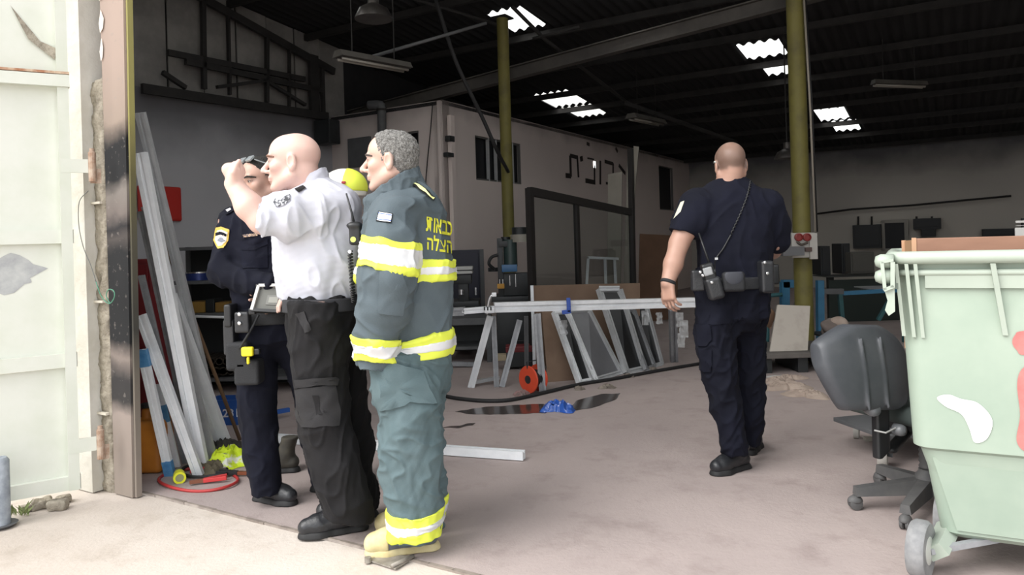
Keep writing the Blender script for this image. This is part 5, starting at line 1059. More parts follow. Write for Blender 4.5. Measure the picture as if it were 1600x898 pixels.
for (x, y, w1, h1) in ((703, 217, .12, .08), (701, 242, .14, .06)): MB().box(ona(x, y, AI + .05), (.08, w1, h1), UA, VA, ZA, bev=.01).build('camera_bracket', M_dark, label='upper dark bracket on the inner wall beside the barred window' if y < 230 else 'lower dark bracket on the inner wall beside the barred window', cat='bracket')
MB().tube(spline([P(680, -4, 8.2), P(712, 95, 8.2), P(752, 180, 8.4), P(778, 238, 8.6), P(794, 268, 9.15)]), .022, 8).build('slack_cable', M_rubber, label='thick black cable slanting down to the olive post by the window', cat='cable', smooth=True)
MB().tube([P(583, 88, 7.6), P(760, 36, 7.9)], .018, 8).build('conduit_pipe', M_grey, label='thin straight conduit pipe crossing below the roof to the olive post', cat='pipe', smooth=True)
MB().tube([P(640, -4, 8.6), P(775, 38, 9.1)], .02, 8).build('roof_brace', M_steel, label='dark roof brace rod meeting the post under the skylight', cat='brace', smooth=True)
MB().tube([P(800, 10, 9.1), P(852, 62, 9.5), P(980, 160, 11.5)], .025, 8).build('roof_brace', M_steel, label='dark brace rod running from the post below the rear skylight', cat='brace', smooth=True)
MB().tube([P(975, 160, 11.4), P(1060, 190, 12.6), P(1150, 222, 14)], .04, 8).build('roof_pipe', M_steel, label='dark pipe under the roof above the walking officer', cat='pipe', smooth=True)
MB().tube([P(832, 60, 9.3), P(905, 42, 9.3)], .02, 8).build('roof_brace', M_steel, label='short brace rod right of the skylight by the post', cat='brace', smooth=True)
def tube_light(p0, p1, w_, lb):
    o = thing('strip_light', lb, 'light fitting', (V(*p0) + V(*p1)) / 2, 'unlit fluorescent fittings under the roof'); Mx = mat('fitting_grey', '55524d', .6, c2='45423e', nscale=6)
    MB().prism(p0, p1, [(-w_ / 2, 0), (w_ / 2, 0), (w_ * .3, w_ * .35), (-w_ * .3, w_ * .35)]).build('housing', Mx, o); d_ = V(*p1) - V(*p0)
    for g in (-.22, .22): x_, y_, _ = frame(d_); MB().tube([V(*p0) + d_ * .03 + x_ * w_ * g - y_ * .02, V(*p1) - d_ * .03 + x_ * w_ * g - y_ * .02], .014, 8).build('tube', mat('dead_tube', '8a867e', .4), o, smooth=True)
    for t_ in (.2, .8): q = V(*p0) + d_ * t_; MB().tube([q + ZA * .05, (q[0], q[1], roofz(AB(q)[1]))], .006, 6).build('hanger', M_steel, o)
tube_light(P(527, 88, 6.9), P(637, 108, 7.5), .17, 'long unlit strip light hanging above the grey-haired head')
tube_light(P(986, 184, 11.2), P(1034, 194, 12.2), .2, 'small far strip light above the painted letters')
tube_light(P(1364, 131, 10.2), P(1446, 134, 10.2), .16, 'dim strip light under the roof at the right')
def lamp(p, r, lb):
    o = thing('bell_lamp', lb, 'lamp', p); p = V(*p); MB().lathe(p, [(r, 0), (r * .98, .02), (r * .75, r * .55), (r * .3, r * .8), (r * .28, r * 1.3)], n=24).build('shade', mat('lamp_aluminium', '4e4a47', .45, .4, c2='3a3735', nscale=8), o, ang=50)
    MB().lathe(p - ZA * .0, [(.02, r * .1), (r * .3, r * .15), (r * .25, r * .45)], n=14).build('bulb', mat('bulb_glass', '77736c', .2), o, smooth=True); MB().tube([p + ZA * r * 1.3, (p[0], p[1], roofz(AB(p)[1]))], .01, 6).build('stem', M_steel, o)
lamp(P(584, 30, 7.4), .19, 'dark bell lamp hanging at the top above the strip light'); lamp(P(1230, 248, 10.0), .17, 'dark bell lamp hanging right of the walking officer\'s head')

# ---- large dark-framed glazed screen and sheets leaning by the inner building
gsn = thing('glazed_screen', 'large dark-framed glass screen standing behind the work table', 'screen', P(905, 560, 8.8) * V(1, 1, 0)); M_frame = mat('bronze_frame', '242120', .45, .3); 
M_clear = bpy.data.materials.new('sheet_glass'); M_clear.use_nodes = True; N, L = M_clear.node_tree.nodes, M_clear.node_tree.links
for x in list(N): N.remove(x)
out = N.new('ShaderNodeOutputMaterial'); tr = N.new('ShaderNodeBsdfTransparent'); tr.inputs[0].default_value = (.80, .82, .82, 1); gl = N.new('ShaderNodeBsdfGlossy'); gl.inputs['Roughness'].default_value = .03; mx = N.new('ShaderNodeMixShader'); mx.inputs[0].default_value = .10
L.new(tr.outputs[0], mx.inputs[1]); L.new(gl.outputs[0], mx.inputs[2]); L.new(mx.outputs[0], out.inputs[0])
dl, dr = 7.45, 9.6
A_ = P(827, 294, dl); B_ = P(985, 328, dr); A0_ = V(A_[0], A_[1], .03); B0_ = V(B_[0], B_[1], .03); C_ = P(985, 232, dr)
MB().beam(A0_, A_, .075, .06, up=UA).build('post', M_frame, gsn); MB().beam(B0_, C_, .075, .06, up=UA).build('post', M_frame, gsn); MB().beam(A_ - ZA * .03, B_ - ZA * .03, .06, .085).build('top_rail', M_frame, gsn); MB().beam(A0_, B0_, .06, .085).build('bottom_rail', M_frame, gsn)
t_ = .40; Mid = A_ + (B_ - A_) * t_; MB().beam((Mid[0], Mid[1], .03), Mid - ZA * .04, .06, .05, up=UA).build('mullion', M_frame, gsn)
for u0, u1 in ((0, t_), (t_, 1)):
    a, b = A_ + (B_ - A_) * u0, A_ + (B_ - A_) * u1; MB().slab([(a[0], a[1], .06), (b[0], b[1], .06), b - ZA * .06, a - ZA * .06], V(.003, .005, 0)).build('pane', M_clear, gsn)
for (pts, lb) in (([(950, 272), (972, 268), (968, 470), (948, 470)], 'pale sheet leaning behind the glazed screen, left of its tall post'), ([(980, 255), (986, 258), (984, 470), (972, 470)], 'narrow pale sheet leaning against the tall screen post'), ([(990, 228), (998, 229), (992, 300), (987, 470), (986, 300)], 'tall thin pale strip leaning just right of the screen post')):
    MB().slab([P(x, y, 10.2 + .3 * (470 - y) / 240) if y < 400 else P(x, 545, 10.0) for x, y in pts], V(.01, .02, 0)).build('pale_sheet', mat('pale_sheet', '8f8a80', .8, c2='858077', nscale=4), label=lb, cat='sheet', group='pale sheets beside the glazed screen')
st = thing('step_ladder', 'white folding stand seen through the glazed screen', 'stand', P(920, 545, 9.8) * V(1, 1, 0)); 
MB().beam(P(919, 402, 9.9), P(965, 404, 9.9), .22, .03).build('top', M_whitep, st)
for x, y in ((919, 912), (945, 950), (960, 966)): MB().beam(P(x, 404, 9.9), P(y, 520, 9.8), .035, .03, up=(0, 1, 0)).build('leg', M_whitep, st)

# ---- dark blue cabinet and machines left of the screen
cb = thing('blue_cabinet', 'dark blue steel cabinet against the inner building wall', 'cabinet', P(730, 530, 9.3) * V(1, 1, 0)); c = P(731, 440, 9.5); zc = P(731, 390, 9.3)[2]; Mn = mat('cabinet_navy', '15182c', .5)
MB().box((c[0], c[1] + .2, zc / 2), (.40, .4, zc - .01), bev=.006).build('body', Mn, cb); MB().box((c[0] - .02, c[1] - .01, zc / 2), (.33, .02, zc - .08), bev=.004).build('door', Mn, cb); MB().beam((c[0] + .19, c[1] - .02, 0), (c[0] + .19, c[1] - .02, zc), .05, .05, up=(0, 1, 0)).build('edge_post', M_grey, cb); MB().box((c[0] + .1, c[1] - .025, zc * .55), (.02, .02, .1)).build('handle', M_chrome, cb)
def machine(name, lb, px, ybase, d, spec, cat='machine'):
    b = P(px, ybase, d); o = thing(name, lb, cat, V(b[0], b[1], 0))
    for nm, kind, args, m in spec:
        mb = MB()
        if kind == 'box': x0_, y0_, x1_, y1_, dep, dd = args; p0_, p1_ = P(x0_, y1_, d + dd), P(x1_, y0_, d + dd); mb.box(((p0_[0] + p1_[0]) / 2, d + dd + dep / 2, (p0_[2] + p1_[2]) / 2), (abs(p1_[0] - p0_[0]), dep, abs(p1_[2] - p0_[2])), bev=.006)
        elif kind == 'cyl': x_, y0_, y1_, r_, dd = args; c_ = P(x_, y1_, d + dd); mb.lathe(c_, [(r_, 0), (r_, P(x_, y0_, d + dd)[2] - c_[2])], n=20)
        elif kind == 'tube': pts, r_ = args; mb.tube(spline([P(*p) for p in pts], 6), r_, 10)
        mb.build(nm, m, o, ang=40)
    return o
M_gm = mat('machine_green', '2a3a38', .45); M_bm = mat('machine_blue', '2c5c86', .4); M_lg = mat('light_casting', 'b4b4b0', .5)
machine('bench_saw', 'black bench saw with a pale motor block in front of the blue cabinet', 726, 545, 8.4, [('stand', 'box', (708, 478, 742, 548, .4, .05), M_dark), ('table', 'box', (702, 470, 748, 480, .5, 0), M_dark), ('column', 'box', (717, 430, 731, 472, .15, .1), M_dark), ('motor', 'box', (712, 416, 738, 422, .2, .05), M_lg), ('motor', 'box', (713, 423, 738, 428, .2, .05), M_lg), ('head', 'box', (710, 429, 736, 444, .2, .08), M_dark), ('knob', 'cyl', (721, 452, 460, .03, .05), M_chrome)])
machine('copy_router', 'dark green and blue copy router machine under the olive post', 805, 560, 7.95, [('stand', 'box', (778, 470, 832, 566, .5, .1), M_dark), ('table', 'box', (768, 462, 836, 472, .55, .02), M_dark), ('frame', 'box', (779, 372, 785, 464, .12, .1), M_dark), ('crossbeam', 'box', (779, 376, 800, 386, .12, .08), M_dark), ('motor', 'cyl', (798, 374, 416, .075, .15), M_gm), ('motor_cap', 'cyl', (790, 370, 379, .05, .2), M_dark), ('blue_collar', 'box', (784, 413, 808, 425, .2, .02), M_bm), ('spindle_block', 'box', (784, 426, 830, 462, .22, .12), M_dark), ('clamp_rod', 'cyl', (781, 436, 448, .008, .0), M_chrome), ('clamp_rod', 'cyl', (786, 436, 448, .008, .0), M_chrome), ('clamp_rod', 'cyl', (797, 430, 446, .007, .0), M_chrome), ('clamp_rod', 'cyl', (806, 428, 448, .007, .0), M_chrome), ('guard', 'cyl', (815, 366, 378, .12, .15), mat('guard_pale', '8a867c', .5)), ('cover', 'cyl', (812, 355, 368, .085, .15), M_dark), ('tag', 'box', (777, 443, 788, 451, .02, -.02), mat('tag_orange', 'b0802e', .6)), ('handwheel', 'cyl', (771, 418, 424, .06, .25), M_dark), ('hose', 'tube', ([(778, 398, 8.0), (768, 402, 8.0), (764, 412, 8.0), (772, 420, 8.05)], .018), M_rubber)])
hp = thing('helmet', 'pale wide-brimmed hat on top of the copy router', 'hat', P(812, 372, 7.6)) if False else None

# ---- the long work table made of profiles on trestles
wt = thing('work_table', 'long trestle work table of aluminium profiles in the middle of the hall', 'table', G(830, 606))
MB().prism(P(772, 480, 6.35), P(1086, 472, 6.62), sect(.085, .075), (0, -1, 0)).build('long_rail', M_alu2, wt); MB().prism(P(722, 486, 6.34), P(773, 482, 6.35), sect(.05, .05), (0, -1, 0)).build('rail_end', M_chrome if False else M_alu2, wt); MB().prism(P(705, 487, 6.36), P(726, 486, 6.34), sect(.07, .06), (0, -1, 0)).build('end_block', M_alud, wt)
MB().beam(P(1020, 474, 6.75), P(1092, 471, 6.8), .05, .06).build('rear_rail', M_alud, wt)
def leg(x0_, y0_, x1_, y1_, w_, m=M_alu, dd=0): q = G(x1_, y1_); p_ = P(x0_, y0_, q[1] + dd); MB().prism(q, p_, sect(w_, w_), (0, -1, 0)).build('leg', m, wt)
leg(766, 494, 736, 605, .06, M_alu2, -.05); leg(771, 494, 776, 604, .045, M_alud); leg(812, 500, 784, 604, .05, M_alud, .1); leg(839, 490, 848, 613, .06, M_alud); leg(822, 494, 823, 590, .04, M_grey); leg(1051, 482, 1053, 565, .07, M_alud, -.4)
MB().beam(G(737, 603) + ZA * .03, G(780, 598) + ZA * .05, .04, .03).build('foot_rail', M_alu, wt)
MB().box(P(765, 484, 6.3), (.09, .09, .05), bev=.008).build('clamp', M_alu2, wt); MB().tube(spline([P(761, 492, 6.28), P(763, 474, 6.28), P(766, 464, 6.28), P(772, 460, 6.28)]), .012, 8).build('clamp_lever', M_chrome, wt, smooth=True); MB().box(P(772, 460, 6.28), (.04, .03, .035), bev=.006).build('lever_knob', M_whitep, wt)
for x in (757, 762, 767): MB().box(P(x, 482, 6.255), (.012, .01, .03)).build('clamp_slot', M_dark, wt)
bk = thing('blue_clamp', 'blue L-shaped clamp gripping the long table rail', 'clamp', P(887, 490, 6.35)); Mbl = mat('clamp_blue', '25489a', .45)
MB().beam(P(888, 465, 6.36), P(889, 488, 6.36), .035, .03, up=(0, 1, 0), bev=.006).build('jaw', Mbl, bk); MB().beam(P(878, 488, 6.36), P(892, 486, 6.36), .03, .035, bev=.006).build('foot', Mbl, bk)
# ---- boards, frames and glass leaning behind the table
GF = 'aluminium frames leaning under the work table'
def leanframe(name, lb, bl, br, tl, tr_, dtop, w_, m, pane=None, cat='frame', rails=True, bot=True):
    q = [G(*bl), G(*br), P(*tr_, dtop), P(*tl, dtop)]; q[0] += ZA * .012; q[1] += ZA * .012; o = thing(name, lb, cat, (q[0] + q[1]) / 2 * V(1, 1, 0), GF); up = np.cross(q[1] - q[0], q[3] - q[0]); up = up if up[1] < 0 else -up
    MB().prism(q[0], q[3], sect(w_, w_ * .8), up).build('stile', m, o); MB().prism(q[1], q[2], sect(w_, w_ * .8), up).build('stile', m, o); MB().prism(q[3], q[2], sect(w_, w_ * .8), up).build('rail', m, o)
    if bot: MB().prism(q[0], q[1], sect(w_, w_ * .8), up).build('rail', m, o)
    if pane is not None: MB().slab(q, -unit(up) * .004 ).build('pane', pane, o)
    return o
M_film = mat('grey_pane_film', '6a6b6e', .35, c2='5c5d60', nscale=3); M_scr = mat('dark_opening', '1a1b1d', .3)
MB().slab([G(856, 597), G(906, 593), P(900, 478, 7.12), P(846, 480, 7.12)], V(0, .02, 0)).build('upright_board', M_board, label='brown board standing upright under the table behind the aluminium leg', cat='board')
bd = thing('wide_board', 'wide brown board with a pale edge propped behind the work table', 'board', P(910, 560, 7.3) * V(1, 1, 0)); MB().slab([P(832, 446, 7.33), P(1000, 442, 7.62), P(1000, 565, 7.45), P(836, 572, 7.2)], V(0, .02, 0)).build('face', M_board, bd); MB().beam(P(831, 446, 7.31), P(835, 570, 7.18), .03, .03, up=(0, 1, 0)).build('pale_edge', M_alu, bd)
leanframe('window_frame_blank', 'light aluminium frame with an empty narrow opening, leftmost under the table', (906, 601), (930, 596), (866, 488), (886, 487), 7.0, .05, M_alu2, M_scr)  # dark sheet puts the empty opening's shade into its colour
leanframe('pane_frame', 'aluminium frame with a grey filmed pane, second from left under the table', (926, 597), (970, 584), (884, 486), (920, 484), 7.05, .045, M_alu, M_film)
leanframe('tall_frame', 'tall narrow aluminium frame rising above the table rail', (979, 584), (1006, 578), (936, 452), (968, 452), 7.3, .055, M_alu, M_scr)
leanframe('leaning_sash', 'aluminium frame with a dark pane right of the tall frame', (1010, 580), (1022, 574), (975, 484), (990, 484), 7.5, .045, M_alud, M_scr)
leanframe('rear_frame', 'slim aluminium frame, rightmost of those under the table', (1020, 574), (1034, 570), (988, 480), (1010, 478), 7.6, .04, M_alu, M_scr)
MB().slab([P(1000, 365, 11.2), P(1060, 368, 11.6), P(1060, 560, 11.4) * V(1, 1, 0) + ZA * .02, P(998, 560, 11) * V(1, 1, 0) + ZA * .02], V(0, .03, 0)).build('tan_board', mat('tan_board', '6d5240', .8, c2='604837', nscale=3), label='large tan board standing behind the officer\'s arm', cat='board')
mb = MB(); 
for (x, y, s_) in ((1062, 488, .05), (1068, 500, .06), (1064, 520, .05), (1008, 485, .05), (1030, 488, .04), (880, 500, .05)):
    q = P(x, y, 6.55); mb = MB(); n = 7; r_ = random.Random(int(x)); mb.grid(lambda u, v_: q + V((u - .5) * s_ * 1.3 + .012 * mnoise.noise(Vector((u * 4, v_ * 4, x))), .03 * mnoise.noise(Vector((u * 5, v_ * 5, x + 7))), -v_ * s_ * 2.6), 6, 8).build('plastic_wrap', mat('clear_wrap', 'b9bcbd', .15, spec=.8, alpha=.45), label='shred of clear plastic wrap hanging off the table, near column %s' % 'x' if False else {1062: 'clear plastic shred hanging below the officer\'s hand', 1068: 'larger plastic shred dangling right below the officer\'s fingers', 1064: 'lowest plastic shred by the officer\'s trouser pocket', 1008: 'plastic shred on the dark leaning frame', 1030: 'small plastic shred near the rightmost frame', 880: 'plastic shred under the blue clamp'}[x], cat='plastic wrap', group='plastic shreds on the work table', smooth=True)
# low steel table behind the left trestle
lt2 = thing('steel_bench', 'low grey steel bench behind the left trestle legs', 'bench', G(730, 575)); zb = P(730, 502, 7.9)[2]; c = P(724, 502, 7.9)
MB().box((c[0], 8.1, zb), (.58, .5, .07), bev=.005).build('top', M_grey, lt2); MB().box((c[0], 8.1, .16), (.58, .5, .03)).build('lower_shelf', M_grey, lt2)
for g in (-.27, .27):
    for y_ in (7.9, 8.3): MB().beam((c[0] + g, y_, 0), (c[0] + g, y_, zb), .05, .05, up=(0, 1, 0)).build('leg', M_grey, lt2)
MB().box((c[0], 8.33, .35), (.54, .02, .36)).build('back_panel', M_dark, lt2); MB().prism(P(700, 568, 7.6), P(748, 569, 7.6), sect(.05, .04)).build('bench_profile', M_alud, label='grey profile lying in front of the low steel bench', cat='profile')
rc = thing('toolbox', 'dark red and black toolbox on the floor under the table', 'toolbox', G(812, 577)); c = G(812, 577); MB().box((c[0], c[1] + .1, .10), (.26, .2, .16), bev=.01).build('body', M_dark, rc); MB().box((c[0], c[1] + .1, .20), (.27, .21, .06), bev=.01).build('lid', mat('lid_red', '6a1d20', .5), rc); MB().tube([(c[0] - .06, c[1] + .1, .23), (c[0] - .05, c[1] + .1, .27), (c[0] + .05, c[1] + .1, .27), (c[0] + .06, c[1] + .1, .23)], .008, 8).build('handle', M_rubber, rc)
MB().box(G(783, 576) + ZA * .12, (.14, .12, .06), bev=.005).build('pale_block', mat('pale_wood', 'a79a80', .8), label='pale wooden block lying under the table beside the toolbox', cat='block')
# cable reel, blue jug, hose, puddles, rags
rl = thing('cable_reel', 'orange cable reel standing on the floor under the table', 'cable reel', G(838, 614)); c = G(834, 613); c[2] = .118; ax = unit(V(-.75, -.66, 0))
for g in (-.055, .055): MB().lathe(c + ax * g, [(.04, -.008), (.112, -.008), (.116, 0), (.112, .008), (.04, .008)], ax, 28).build('flange', mat('reel_orange', 'c2452a', .5), rl, ang=40)
MB().lathe(c, [(.07, -.05), (.078, 0), (.07, .05)], ax, 24).build('wound_cable', M_rubber, rl, smooth=True); MB().lathe(c, [(.035, -.066), (.035, .066)], ax, 16).build('hub', M_dark, rl, ang=40)
MB().tube([c - ax * .07 + V(0, 0, -.117) + VA * .06, c - ax * .07 + V(0, 0, .15), c + ax * .07 + V(0, 0, .15), c + ax * .07 + V(0, 0, -.117) + VA * .06], .008, 8).build('stand', M_dark, rl)
heap('blue_bag', 'shiny crumpled blue plastic bag on the wet floor', 'bag', G(873, 641), .105, mat('blue_film', '2c55a6', .18, spec=.7), 21, .02, 7, .007)
bpy.data.objects['blue_bag'].scale = (1, 1, 1.25); MB().tube(spline([G(686, 619), G(715, 625), G(760, 629), G(800, 627), G(850, 616), G(905, 603), G(960, 594), G(1030, 581), G(1095, 570)]) , .016, 8).build('black_hose', M_rubber, label='thick black hose curving along the floor below the table', cat='hose', smooth=True).location.z += .015
def puddle(poly, lb, seed):
    pts = []; n = len(poly)
    for i in range(n):
        (x0_, y0_), (x1_, y1_) = poly[i], poly[(i + 1) % n]
        for k in range(8): u = k / 8; x, y = x0_ + (x1_ - x0_) * u, y0_ + (y1_ - y0_) * u; pts.append((x + 5 * mnoise.noise(Vector((x * .06, y * .1, seed))), y + 1.6 * mnoise.noise(Vector((x * .06, y * .1, seed + 5)))))
    mb = MB(); q = [G(*p) + ZA * .003 for p in pts]; m_ = len(q); mb.add(q + [p - ZA * .002 for p in q], [tuple(range(m_))] + [(i, m_ + i, m_ + (i + 1) % m_, (i + 1) % m_) for i in range(m_)]); mb.build('puddle', mat('wet_floor', '3a3432', .12, c2='453d3a', nscale=6, spec=.6), label=lb, cat='puddle')
puddle([(712, 643), (745, 638), (800, 633), (850, 631), (862, 640), (850, 646), (790, 647), (740, 648)], 'dark wet patch left of the blue bag', 1); puddle([(893, 634), (900, 626), (940, 616), (972, 615), (960, 624), (930, 636), (900, 642)], 'dark wet patch right of the blue bag', 2); puddle([(692, 668), (720, 664), (742, 661), (738, 665), (712, 669)], 'thin wet streak beside the firefighter\'s knee', 3)
heap('pink_rag', 'pale pink rag on the floor in front of the cable reel', 'rag', G(815, 617), .07, mat('rag_pink', '8a6a68', .9, c2='746a66', nscale=10), 31, .01, 4, .006); heap('beige_rag', 'small beige rag by the black hose under the frames', 'rag', G(948, 606), .06, mat('rag_beige', '8c8378', .9, c2='5b544d', nscale=14), 33, .01, 4, .006)
for k, (x, y, lb) in enumerate(((1020, 578, 'farthest of the floor scraps near the frames'), (985, 588, 'floor scrap below the tall frame'), (905, 608, 'floor scrap below the leftmost frame'))): heap('dust_scrap', lb, 'scrap', G(x, y), .05, mat('rag_beige', ''), 40 + k, .008, 4, .006)
# ================================================================ right side
# socket board on the olive post
sb = thing('socket_board', 'white board with two red sockets fixed on the right olive post', 'socket board', P(1257, 405, 7.42)); db = 7.42; Mwb = mat('board_white', 'a9a6a0', .6)
def pbox(o, nm, x0, y0, x1, y1, d, dep, m, bev=.004): a, b = P(x0, y1, d), P(x1, y0, d); return MB().box(((a[0] + b[0]) / 2, d + dep / 2, (a[2] + b[2]) / 2), (abs(b[0] - a[0]), dep, abs(b[2] - a[2])), bev=bev).build(nm, m, o)
pbox(sb, 'panel', 1238, 363, 1273, 403, db, .03, Mwb); pbox(sb, 'side_panel', 1266, 364, 1277, 405, db - .02, .03, Mwb)
for x in (1247, 1260): MB().lathe(P(x, 370.5, db - .0), [(.040, 0), (.040, .03), (.030, .034), (.028, .02)], (0, -1, 0), 18).build('red_socket', mat('socket_red', '7e2622', .5), sb, ang=40)
pbox(sb, 'switch', 1259, 386, 1269, 393, db - .035, .03, mat('switch_dark', '4a3833', .5)); MB().tube(spline([P(1245, 377, db - .02), P(1252, 382, db - .03), P(1262, 379, db - .02)]), .012, 8).build('cable_loop', mat('loop_dark', '4a433c', .6), sb, smooth=True)
tr = pbox(None, 'wire_tray', 1224, 385, 1257, 400, db - .22, .2, mat('tray_grey', '57585a', .5)); setp(tr, 'grey box tray hung on the post below the red sockets', 'tray')
MB().tube([P(1256, -4, 7.44), P(1266, 170, 7.44), P(1274, 362, 7.42)], .011, 8).build('post_conduit', mat('conduit_pale', '8a8378', .6), label='pale conduit running up the right olive post', cat='conduit', smooth=True); MB().tube([P(1259, -4, 7.52), P(1269, 170, 7.48), P(1277, 362, 7.46)], .008, 8).build('post_conduit', M_rubber, label='thin dark cable beside the pale conduit on the right post', cat='cable', smooth=True)
def wbox(o, nm, x0, y0, x1, y1, b, dep, m, bev=.004):        # box flat against the back wall: front face in the plane b
    p, q = onb(x0, y1, b), onb(x1, y0, b); a0, a1 = AB(p)[0], AB(q)[0]; ym = (y0 + y1) / 2; z0 = (onb(x0, y1, b)[2] + onb(x1, y1, b)[2]) / 2; z1 = (onb(x0, y0, b)[2] + onb(x1, y0, b)[2]) / 2
    return MB().box(W((a0 + a1) / 2, b + dep / 2, (z0 + z1) / 2), (abs(a1 - a0), dep, abs(z1 - z0)), UA, VA, ZA, bev=bev).build(nm, m, o)
# blue and teal stands behind the post
M_blue = mat('stand_blue', '2f6f92', .5, c2='28607f', nscale=6); M_teal = mat('stand_teal', '2a5a5e', .55, c2='234c50', nscale=6)
bs_ = thing('blue_stand', 'bright blue steel stand around the foot of the right post', 'stand', P(1250, 545, 8.1) * V(1, 1, 0)); d = 8.1
def rod(o, pts, w_, m, nm='bar'): 
    for a, b in zip(pts[:-1], pts[1:]): MB().beam(P(*a), P(*b), w_, w_, up=(0, 1, 0)).build(nm, m, o)
rod(bs_, [(1226, 548, d), (1226, 440, d)], .085, M_blue, 'upright'); rod(bs_, [(1222, 443, d), (1253, 443, d)], .085, M_blue, 'crossbar'); rod(bs_, [(1282, 548, d), (1281, 438, d)], .07, M_blue, 'upright'); rod(bs_, [(1240, 490, d + .1), (1250, 455, d + .1)], .04, M_grey, 'brace')
ts = thing('teal_stand', 'teal tube stand beside the officer, left of the blue stand', 'stand', P(1210, 545, 7.9) * V(1, 1, 0)); MB().tube(spline([P(1199, 545, 7.9), P(1200, 470, 7.9), P(1203, 462, 7.9), P(1222, 460, 7.9)], 5), .022, 8).build('hoop', M_teal, ts, smooth=True); rod(ts, [(1199, 500, 7.9), (1224, 500, 7.9)], .03, M_teal)
tt2 = thing('teal_table', 'long teal steel table frame behind the chair and bin', 'table', P(1340, 545, 8.4) * V(1, 1, 0)); d = 8.4
rod(tt2, [(1286, 455, d), (1317, 455, d)], .06, M_grey, 'front_rail'); rod(tt2, [(1316, 458, d), (1420, 452, d)], .045, M_blue, 'top_rail'); rod(tt2, [(1312, 456, d), (1320, 545, d)], .045, M_teal, 'leg'); rod(tt2, [(1372, 500, d), (1394, 462, d)], .04, M_teal, 'brace'); rod(tt2, [(1412, 455, d), (1414, 545, d)], .045, M_teal, 'leg'); pbox(tt2, 'top_plate', 1366, 449, 1440, 453, d, .5, M_alud)
gb = thing('green_bench', 'dark green bench along the back wall behind the teal table', 'bench', P(1350, 500, 10.5) * V(1, 1, 0)); pbox(gb, 'front_panel', 1297, 432, 1480, 520, 10.5, .04, mat('bench_green', '16231f', .6)); pbox(gb, 'worktop', 1295, 428, 1482, 433, 10.45, .7, mat('bench_top', '2a2c2a', .6)); 
for x in (1300, 1390, 1478): pbox(gb, 'leg', x - 3, 433, x + 3, 521, 10.6, .08, M_dark)
# machines and boxes on and behind the bench
for (x0, y0, x1, y1, dd, m, nm, lb, cat) in ((1333, 351, 1376, 388, 14.5, 'crt_dark', 'dark_machine', 'dark machine cabinet left of the framed window on the back wall', 'machine'), (1330, 393, 1366, 428, 11.0, 'pale_case', 'pale_case', 'pale grey case standing on the green bench', 'case'), (1316, 380, 1328, 428, 11.2, 'crt_dark', 'dark_case', 'narrow dark case left of the pale case on the bench', 'case'), (1427, 341, 1470, 358, 14.5, 'crt_dark', 'dark_heater', 'dark horizontal heater on the back wall right of the window', 'heater'), (1440, 358, 1462, 370, 14.4, 'crt_dark', 'heater_box', 'small dark box below the wall heater', 'box'), (1535, 357, 1600, 370, 14.5, 'crt_dark', 'low_dark_cabinet', 'low dark cabinet seen above the bin at right', 'cabinet'), (1283, 384, 1297, 430, 11.0, 'crt_dark', 'dark_crate', 'dark crate on the bench just right of the socket board', 'crate')):
    o = thing(nm, lb, cat, P((x0 + x1) / 2, y1, dd) if dd < 14 else onb((x0 + x1) / 2, y1, B_B - .2)); mm = mat('pale_case', '54524d', .7) if m == 'pale_case' else mat('crt_dark', '212325', .6); (wbox if dd > 14 else pbox)(o, 'body', x0, y0, x1, y1, B_B - .36 if dd > 14 else dd, .35, mm, .01); (wbox if dd > 14 else pbox)(o, 'front_panel', x0 + 3, y0 + 3, x1 - 3, y1 - 4, B_B - .38 if dd > 14 else dd - .02, .02, mm, .004)
wn = thing('window_4', None, None, onb(1398, 390, B_B - .05), kind='structure'); 
wbox(wn, 'window_frame', 1377, 345, 1382, 392, B_B - .10, .09, mat('pale_window_frame', '8f8b84', .6)); wbox(wn, 'window_frame', 1414, 345, 1419, 392, B_B - .10, .09, mat('pale_window_frame', '8f8b84', .6)); wbox(wn, 'window_frame', 1377, 343, 1419, 348, B_B - .10, .09, mat('pale_window_frame', '8f8b84', .6)); wbox(wn, 'window_frame', 1377, 388, 1419, 392, B_B - .10, .09, mat('pale_window_frame', '8f8b84', .6)); wbox(wn, 'pane', 1381, 347, 1415, 389, B_B - .06, .02, M_glass)
MB().tube([onb(1276, 334, B_B - .1), onb(1330, 327, B_B - .1), onb(1420, 321, B_B - .1), onb(1580, 306, B_B - .1)], .022, 8).build('wall_pipe', M_steel, label='dark pipe running along the back wall above the window', cat='pipe', smooth=True)
for x in (1341, 1362, 1432, 1456): MB().tube([onb(x, 338, B_B - .2), onb(x, 352, B_B - .2)], .02, 6).build('pipe_stub', M_steel, label={1341: 'leftmost pipe stub above the dark wall machine', 1362: 'right pipe stub above the dark wall machine', 1432: 'left hanger stub above the wall heater', 1456: 'right hanger stub above the wall heater'}[x], cat='pipe', group='pipe stubs on the back wall')
ws = thing('notice_sign', 'small white notice with dark lines at the right edge above the bin', 'sign', P(1598, 370, 5.5)); pbox(ws, 'plate', 1587, 355, 1612, 370, 5.5, .01, mat('sign_white', 'd8d8d4', .7)); pbox(ws, 'plate', 1588, 344, 1612, 348, 5.5, .01, MATS['sign_white'], .002); pbox(ws, 'line', 1588, 351.5, 1612, 353, 5.5, .01, MATS['sign_white'], .0015); pbox(ws, 'stake', 1606, 340, 1610, 625, 5.52, .02, M_dark)
